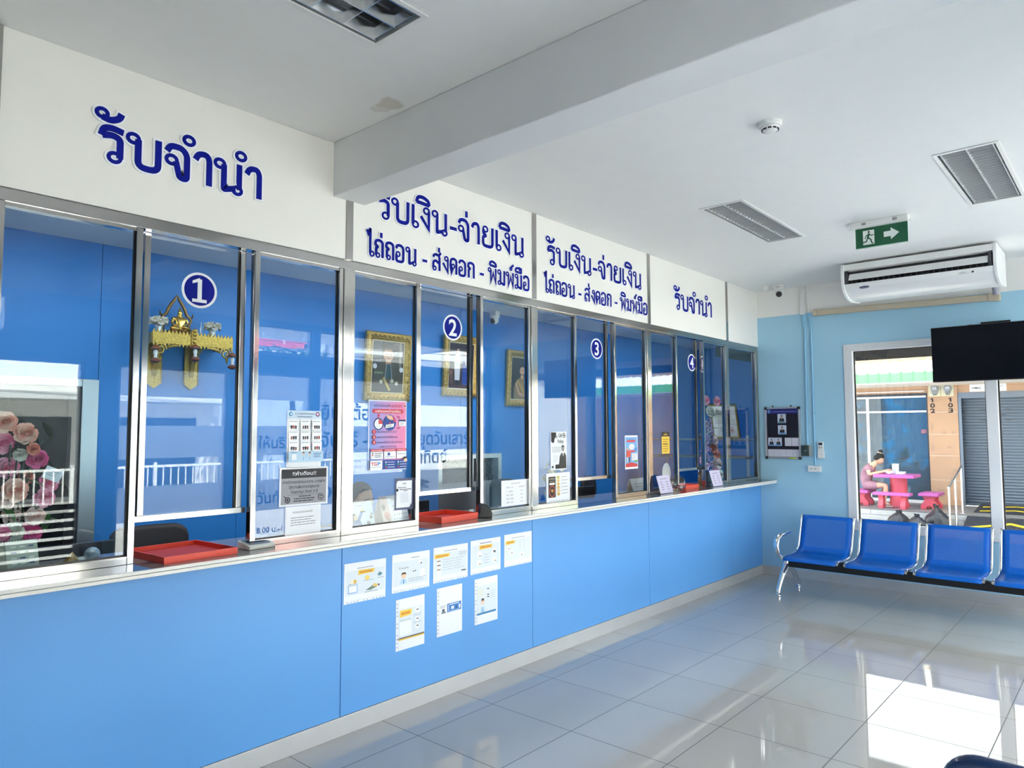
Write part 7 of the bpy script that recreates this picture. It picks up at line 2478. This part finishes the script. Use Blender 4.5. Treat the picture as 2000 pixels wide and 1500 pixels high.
vs, fs = skin_mesh(NB, [('p', 'w'), ('w', 'c'), ('c', 'n'), ('n', 'h'), ('h', 't'), ('t', 'u'), ('p', 'kl'), ('kl', 'fl'), ('p', 'kr'), ('kr', 'fr'), ('c', 'sl'), ('sl', 'el'), ('el', 'hl'), ('c', 'sr'), ('sr', 'er'), ('er', 'hr')], 'p', 2)
mb = MB(M_BUD)
mb.add(vs, fs)
build('figure', mb, bu, smooth=80)
mb = MB(M_BRONZE)
for s in (-1, 1):
    pts = [(BX - 0.055, BY + s * a, AZ + b) for a, b in ((0.105, 0.006), (0.100, 0.05), (0.092, 0.10), (0.112, 0.135), (0.095, 0.160), (0.075, 0.175), (0.062, 0.215), (0.040, 0.255), (0.018, 0.285), (0.0, 0.325))]
    mb.tube(pts, [0.009, 0.011, 0.012, 0.010, 0.012, 0.013, 0.013, 0.013, 0.012, 0.003], 8)
    mb.tube([(BX - 0.055, BY + s * 0.098, AZ + 0.150), (BX - 0.055, BY + s * 0.120, AZ + 0.165), (BX - 0.055, BY + s * 0.124, AZ + 0.195)], [0.010, 0.008, 0.002], 6)
build('flame_arch', mb, bu, smooth=60)
for y, lab in ((2.160, 'white rose vase on the altar, nearer end of the shelf'), (2.560, 'white rose vase on the altar, beyond the incense glass')):
    o = thing('altar_vase', lab, 'vase', (-1.96, y, AZ), 'white rose vases on the altar shelf')
    build('vase', MB(mat('silver_vase', (0.75, 0.77, 0.78), 0.25, metal=0.5)).lathe([(0.022, 0.0006), (0.026, 0.01), (0.024, 0.05), (0.030, 0.062), (0.022, 0.062)], (-1.96, y, AZ), 16), o, smooth=40)
    rr = random.Random(int(y * 50))
    for k in range(9):
        mb = MB()
        a = 2 * math.pi * k / 8
        R_ = 0.045 if k < 8 else 0.0
        bloom(mb, (-1.96 + R_ * math.cos(a) * 0.8, y + R_ * math.sin(a), AZ + 0.085 + (0.018 if k % 2 else 0.0) + (0.022 if k == 8 else 0)), 0.030, (math.cos(a) * (R_ > 0) + 0.3, math.sin(a) * (R_ > 0), 0.8), 'white', 200 + k)
        build('rose', mb, o, smooth=60)
ig = thing('incense_glass', 'clear glass holding one incense stick on the altar', 'glass', (-1.95, 2.455, AZ))
build('tumbler', MB(M_WGLASS).lathe([(0.028, 0.001), (0.036, 0.072), (0.034, 0.072), (0.026, 0.005)], (-1.95, 2.455, AZ), 18), ig, smooth=50)
build('incense_stick', MB(C('#e6e2dc')).cyl((-1.95, 2.462, AZ + 0.006), (-1.945, 2.466, AZ + 0.120), 0.0025, n=6), ig)

# ------------------------------------------------------------------ mesh fronted cabinet, shelf with certificate and ornament
mc = thing('mesh_cabinet', 'grey cabinet with sliding wire mesh doors seen through the second sash', 'cabinet', (-2.0, 5.22, 0.0))
mb = MB(M_ALU).box(-2.199, -1.80, 4.78, 5.70, 0.001, 1.08).box(-2.199, -1.80, 4.78, 5.70, 1.40, 1.43).box(-2.199, -1.80, 4.78, 4.80, 1.08, 1.40).box(-2.199, -1.80, 5.68, 5.70, 1.08, 1.40)
build('carcass', mb, mc)
build('inside_back', MB(M_DARK).box(-2.195, -2.18, 4.80, 5.68, 1.08, 1.40), mc)
for a, b in ((4.80, 5.24), (5.24, 5.68)):
    mb = MB(M_ALU).box(-1.815, -1.80, a, a + 0.03, 1.08, 1.40).box(-1.815, -1.80, b - 0.03, b, 1.08, 1.40).box(-1.815, -1.80, a + 0.03, b - 0.03, 1.08, 1.15).box(-1.815, -1.80, a + 0.03, b - 0.03, 1.385, 1.40)
    dr = build('sliding_door', mb, mc)
    mb = MB(M_DARK)
    k = a + 0.03 - 0.3
    while k < b - 0.03:
        for s in (1, -1):
            p0, p1 = (k, 1.15), (k + 0.24, 1.385)
            if s < 0:
                p0, p1 = (k, 1.385), (k + 0.24, 1.15)
            lo, hi = a + 0.03, b - 0.03
            t0, t1 = max(0, (lo - p0[0]) / 0.24), min(1, (hi - p0[0]) / 0.24)
            if t1 > t0:
                q0 = (-1.808, p0[0] + 0.24 * t0, p0[1] + (p1[1] - p0[1]) * t0)
                q1 = (-1.808, p0[0] + 0.24 * t1, p0[1] + (p1[1] - p0[1]) * t1)
                mb.tube([q0, q1], 0.003, 4)
        k += 0.036
    build('wire_mesh', mb, dr)

sf = thing('display_shelf', 'grey display shelf at the end of the staff side holding a certificate', 'shelf', (-0.9, 9.2, 0.0))
mb = MB(mat('shelf_grey', '#5f7076', 0.4))
for z in (0.70, 1.32, 1.55):
    build('shelf_board', MB(mat('shelf_grey', '#5f7076', 0.4)).box(-1.9, -0.35, 8.75, 9.45, z - 0.018, z), sf)
build('shelf_cabinet', MB(mat('shelf_teal', '#2a7a94', 0.4)).box(-1.9, -0.35, 8.78, 9.45, 0.001, 0.681), sf)
for x in (-1.9, -0.38):
    for y in (8.75, 9.42):
        build('shelf_post', MB(M_ALU).box(x, x + 0.03, y, y + 0.03, 0.70 if y > 9 or True else 0, 1.60), sf)
cf = thing('framed_certificate', 'gold framed white certificate leaning on the display shelf', 'certificate', (-0.6, 9.0, 1.55))
U = Vector((0.55, 0.83, 0)).normalized()
nn = U.cross(Vector((0, 0, 1)))
V = (Vector((0, 0, 1)) * 0.97 - nn * 0.20).normalized()
o0 = Vector((-0.86, 8.82, 1.557))
s = Sheet(o0 + nn * 0.004, U, V, 0.40, 0.46, M_GOLD, 0.012)
s.rect(0.06, 0.05, 0.94, 0.95, '#e6e4e0').circ(0.5, 0.87, 0.05, '#4d4a48').rows(0.34, 0.66, 0.78, 0.82, 1, '#55524f').rows(0.14, 0.60, 0.42, 0.70, 6, '#8c8985', 0.3, 5)
s.circ(0.72, 0.24, 0.11, '#b8585c').circ(0.72, 0.24, 0.095, '#e6e4e0').circ(0.72, 0.24, 0.05, '#c98a8a').rect(0.3, 0.2, 0.5, 0.34, '#c9c6c2')
s.part('certificate', cf)
build('frame_back', MB(mat('black_frame', (0.012, 0.012, 0.014), 0.4)).prism([(-0.02, 0), (0.42, 0), (0.42, 0.48), (-0.02, 0.48)], o0, U, V, U.cross(V), -0.012, 0.003), cf)
gc = thing('gold_ornament', 'gold tree ornament in a glass case on the display shelf', 'ornament', (-0.95, 8.93, 1.55))
r_ = random.Random(2)
mb = MB(M_GOLD)
for k in range(90):
    t = r_.random()
    rad = 0.085 * (1 - t) + 0.01
    a = r_.random() * 6.28
    mb.ball((-1.07 + rad * math.cos(a), 9.08 + rad * math.sin(a), 1.60 + 0.19 * t), 0.010, 6, 4)
mb.cyl((-1.07, 9.08, 1.56), (-1.07, 9.08, 1.80), 0.012, 0.004, 8)
build('gold_tree', mb, gc, smooth=50)
build('case_base', MB(mat('brown_dark', '#5a4230', 0.6)).box(-1.19, -0.95, 8.95, 9.21, 1.551, 1.575), gc)
mb = MB(M_WGLASS)
for a in ((-1.19, -1.186, 8.95, 9.21), (-0.954, -0.95, 8.95, 9.21), (-1.186, -0.954, 8.95, 8.954), (-1.186, -0.954, 9.206, 9.21)):
    mb.box(*a, 1.575, 1.90)
mb.box(-1.19, -0.95, 8.95, 9.21, 1.90, 1.904)
build('glass_case', mb, gc)

# ------------------------------------------------------------------ the street before the shopfront, seen mirrored in the partition glass
struct('road', MB(mat('asphalt_pale', (0.43, 0.42, 0.40), 0.85, noise=0.12, nscale=0.6)).box(6.2, 17.0, -25, 45, ZG, ZG + 0.01))
struct('sidewalk', MB(mat('pavement_pale', (0.42, 0.405, 0.385), 0.8, noise=0.1, nscale=1.5)).box(XW + 0.15, 6.2, -6, YF + 0.15, ZG, ZG + 0.14))
M_OPP = mat('white_street_house', (0.80, 0.79, 0.76), 0.7, noise=0.06)
hs = thing('street_house', 'low white house with dark shopfront and pale eave across the street', 'house', (20.0, 4.0, ZG))
build('walls', MB(M_OPP).box(20.0, 26.0, -6.0, 11.6, ZG, 6.2), hs)
mb = MB(M_DARK)
for y in (-3.5, 0.5, 4.5, 8.2):
    mb.box(19.97, 20.0, y, y + 2.6, ZG + 0.1, 2.1)
build('shop_opening', mb, hs)
build('eave', MB(C('#dfe3e4')).box(18.2, 20.0, -6.0, 11.6, 2.55, 2.75), hs)
mb = MB(mat('house_glass_blue', (0.10, 0.16, 0.24), 0.15))
for y in (-3.0, 0.5, 4.0, 7.6):
    mb.box(19.96, 20.0, y, y + 1.5, 3.8, 5.2)
build('upper_window', mb, hs)
h2 = thing('street_house', 'long white walled building with sloping top line farther along the street', 'house', (20.0, 22.0, ZG))
build('walls', MB(M_OPP).box(20.0, 27.0, 16.5, 34.0, ZG, 5.3), h2)
build('cornice', MB(C('#eceff2')).box(19.6, 20.0, 16.5, 34.0, 4.75, 5.45), h2)
h3 = thing('street_house', 'grey blue building carrying the red courier sign', 'house', (21.0, 14.0, ZG))
build('walls', MB(mat('grey_blue_house', '#b9c4cf', 0.7)).box(21.0, 26.0, 11.7, 16.4, ZG, 7.4), h3)
sh = Sheet((20.97, 15.6, 4.85), (0, -1, 0), (0, 0, 1), 3.4, 1.0, C('#d8442f'), 0.03)
sh.text(0.30, 0.30, 0.62, 'Shopee', '#f7efe9', bold=0.02, fit=0.44).text(0.76, 0.30, 0.62, 'XPRESS', '#f7efe9', bold=0.02, fit=0.42)
sh.make('courier_sign', 'wide red sign with white lettering across the street', 'sign')
tr = thing('street_tree', 'leafy green tree below the red courier sign', 'tree', (18.9, 13.6, ZG))
build('trunk', MB(mat('bark', '#5b4a3a', 0.9, noise=0.3)).tube([(18.9, 13.6, ZG), (18.85, 13.7, 2.0), (18.95, 13.6, 3.4)], [0.14, 0.11, 0.07], 10), tr)
r_ = random.Random(21)
mb = MB()
for k in range(900):
    a, b, rr = r_.random() * 6.28, r_.uniform(-1, 1), r_.random() ** 0.4
    c = (18.9 + 1.0 * rr * math.cos(a) * math.sqrt(1 - b * b), 13.7 + 1.7 * rr * math.sin(a) * math.sqrt(1 - b * b), 3.9 + 0.75 * rr * b)
    d = Vector((r_.uniform(-1, 1), r_.uniform(-1, 1), r_.uniform(-0.6, 0.6)))
    leaf(mb, c, d, 0.26, 0.07, M_LEAF if k % 3 else M_LEAFD)
build('crown', mb, tr)
fe = thing('street_railing', 'white barred railing along the far side of the road', 'railing', (16.2, 6.0, ZG))
mb = MB(M_PLASTIC).box(16.17, 16.23, -4.0, 16.0, 0.72, 0.78).box(16.17, 16.23, -4.0, 16.0, -0.12, -0.07)
build('rail', mb, fe)
mb = MB(M_PLASTIC)
y = -4.0
while y < 16.0:
    mb.box(16.185, 16.215, y, y + 0.03, -0.07, 0.72)
    y += 0.20
build('bars', mb, fe)
y = -4.0
while y < 16.1:
    build('post', MB(M_PLASTIC).box(16.16, 16.24, y - 0.04, y + 0.04, ZG, 0.85), fe)
    y += 2.0
pl = thing('utility_pole', 'grey concrete pole carrying wires along the street', 'pole', (9.5, 3.2, ZG))
build('pole', MB(mat('pole_concrete', (0.5, 0.5, 0.48), 0.8)).tube([(17.4, 3.2, ZG), (17.4, 3.2, 9.0)], [0.16, 0.12], 12), pl)
for k in range(7):
    z = 4.6 + 0.28 * k
    build('wire', MB(M_BLACK).tube([(17.2, -14 + 5.0 * i, z - 0.35 * math.sin(math.pi * ((i * 5.0 + 3) % 20) / 20)) for i in range(10)], 0.012, 5), pl)
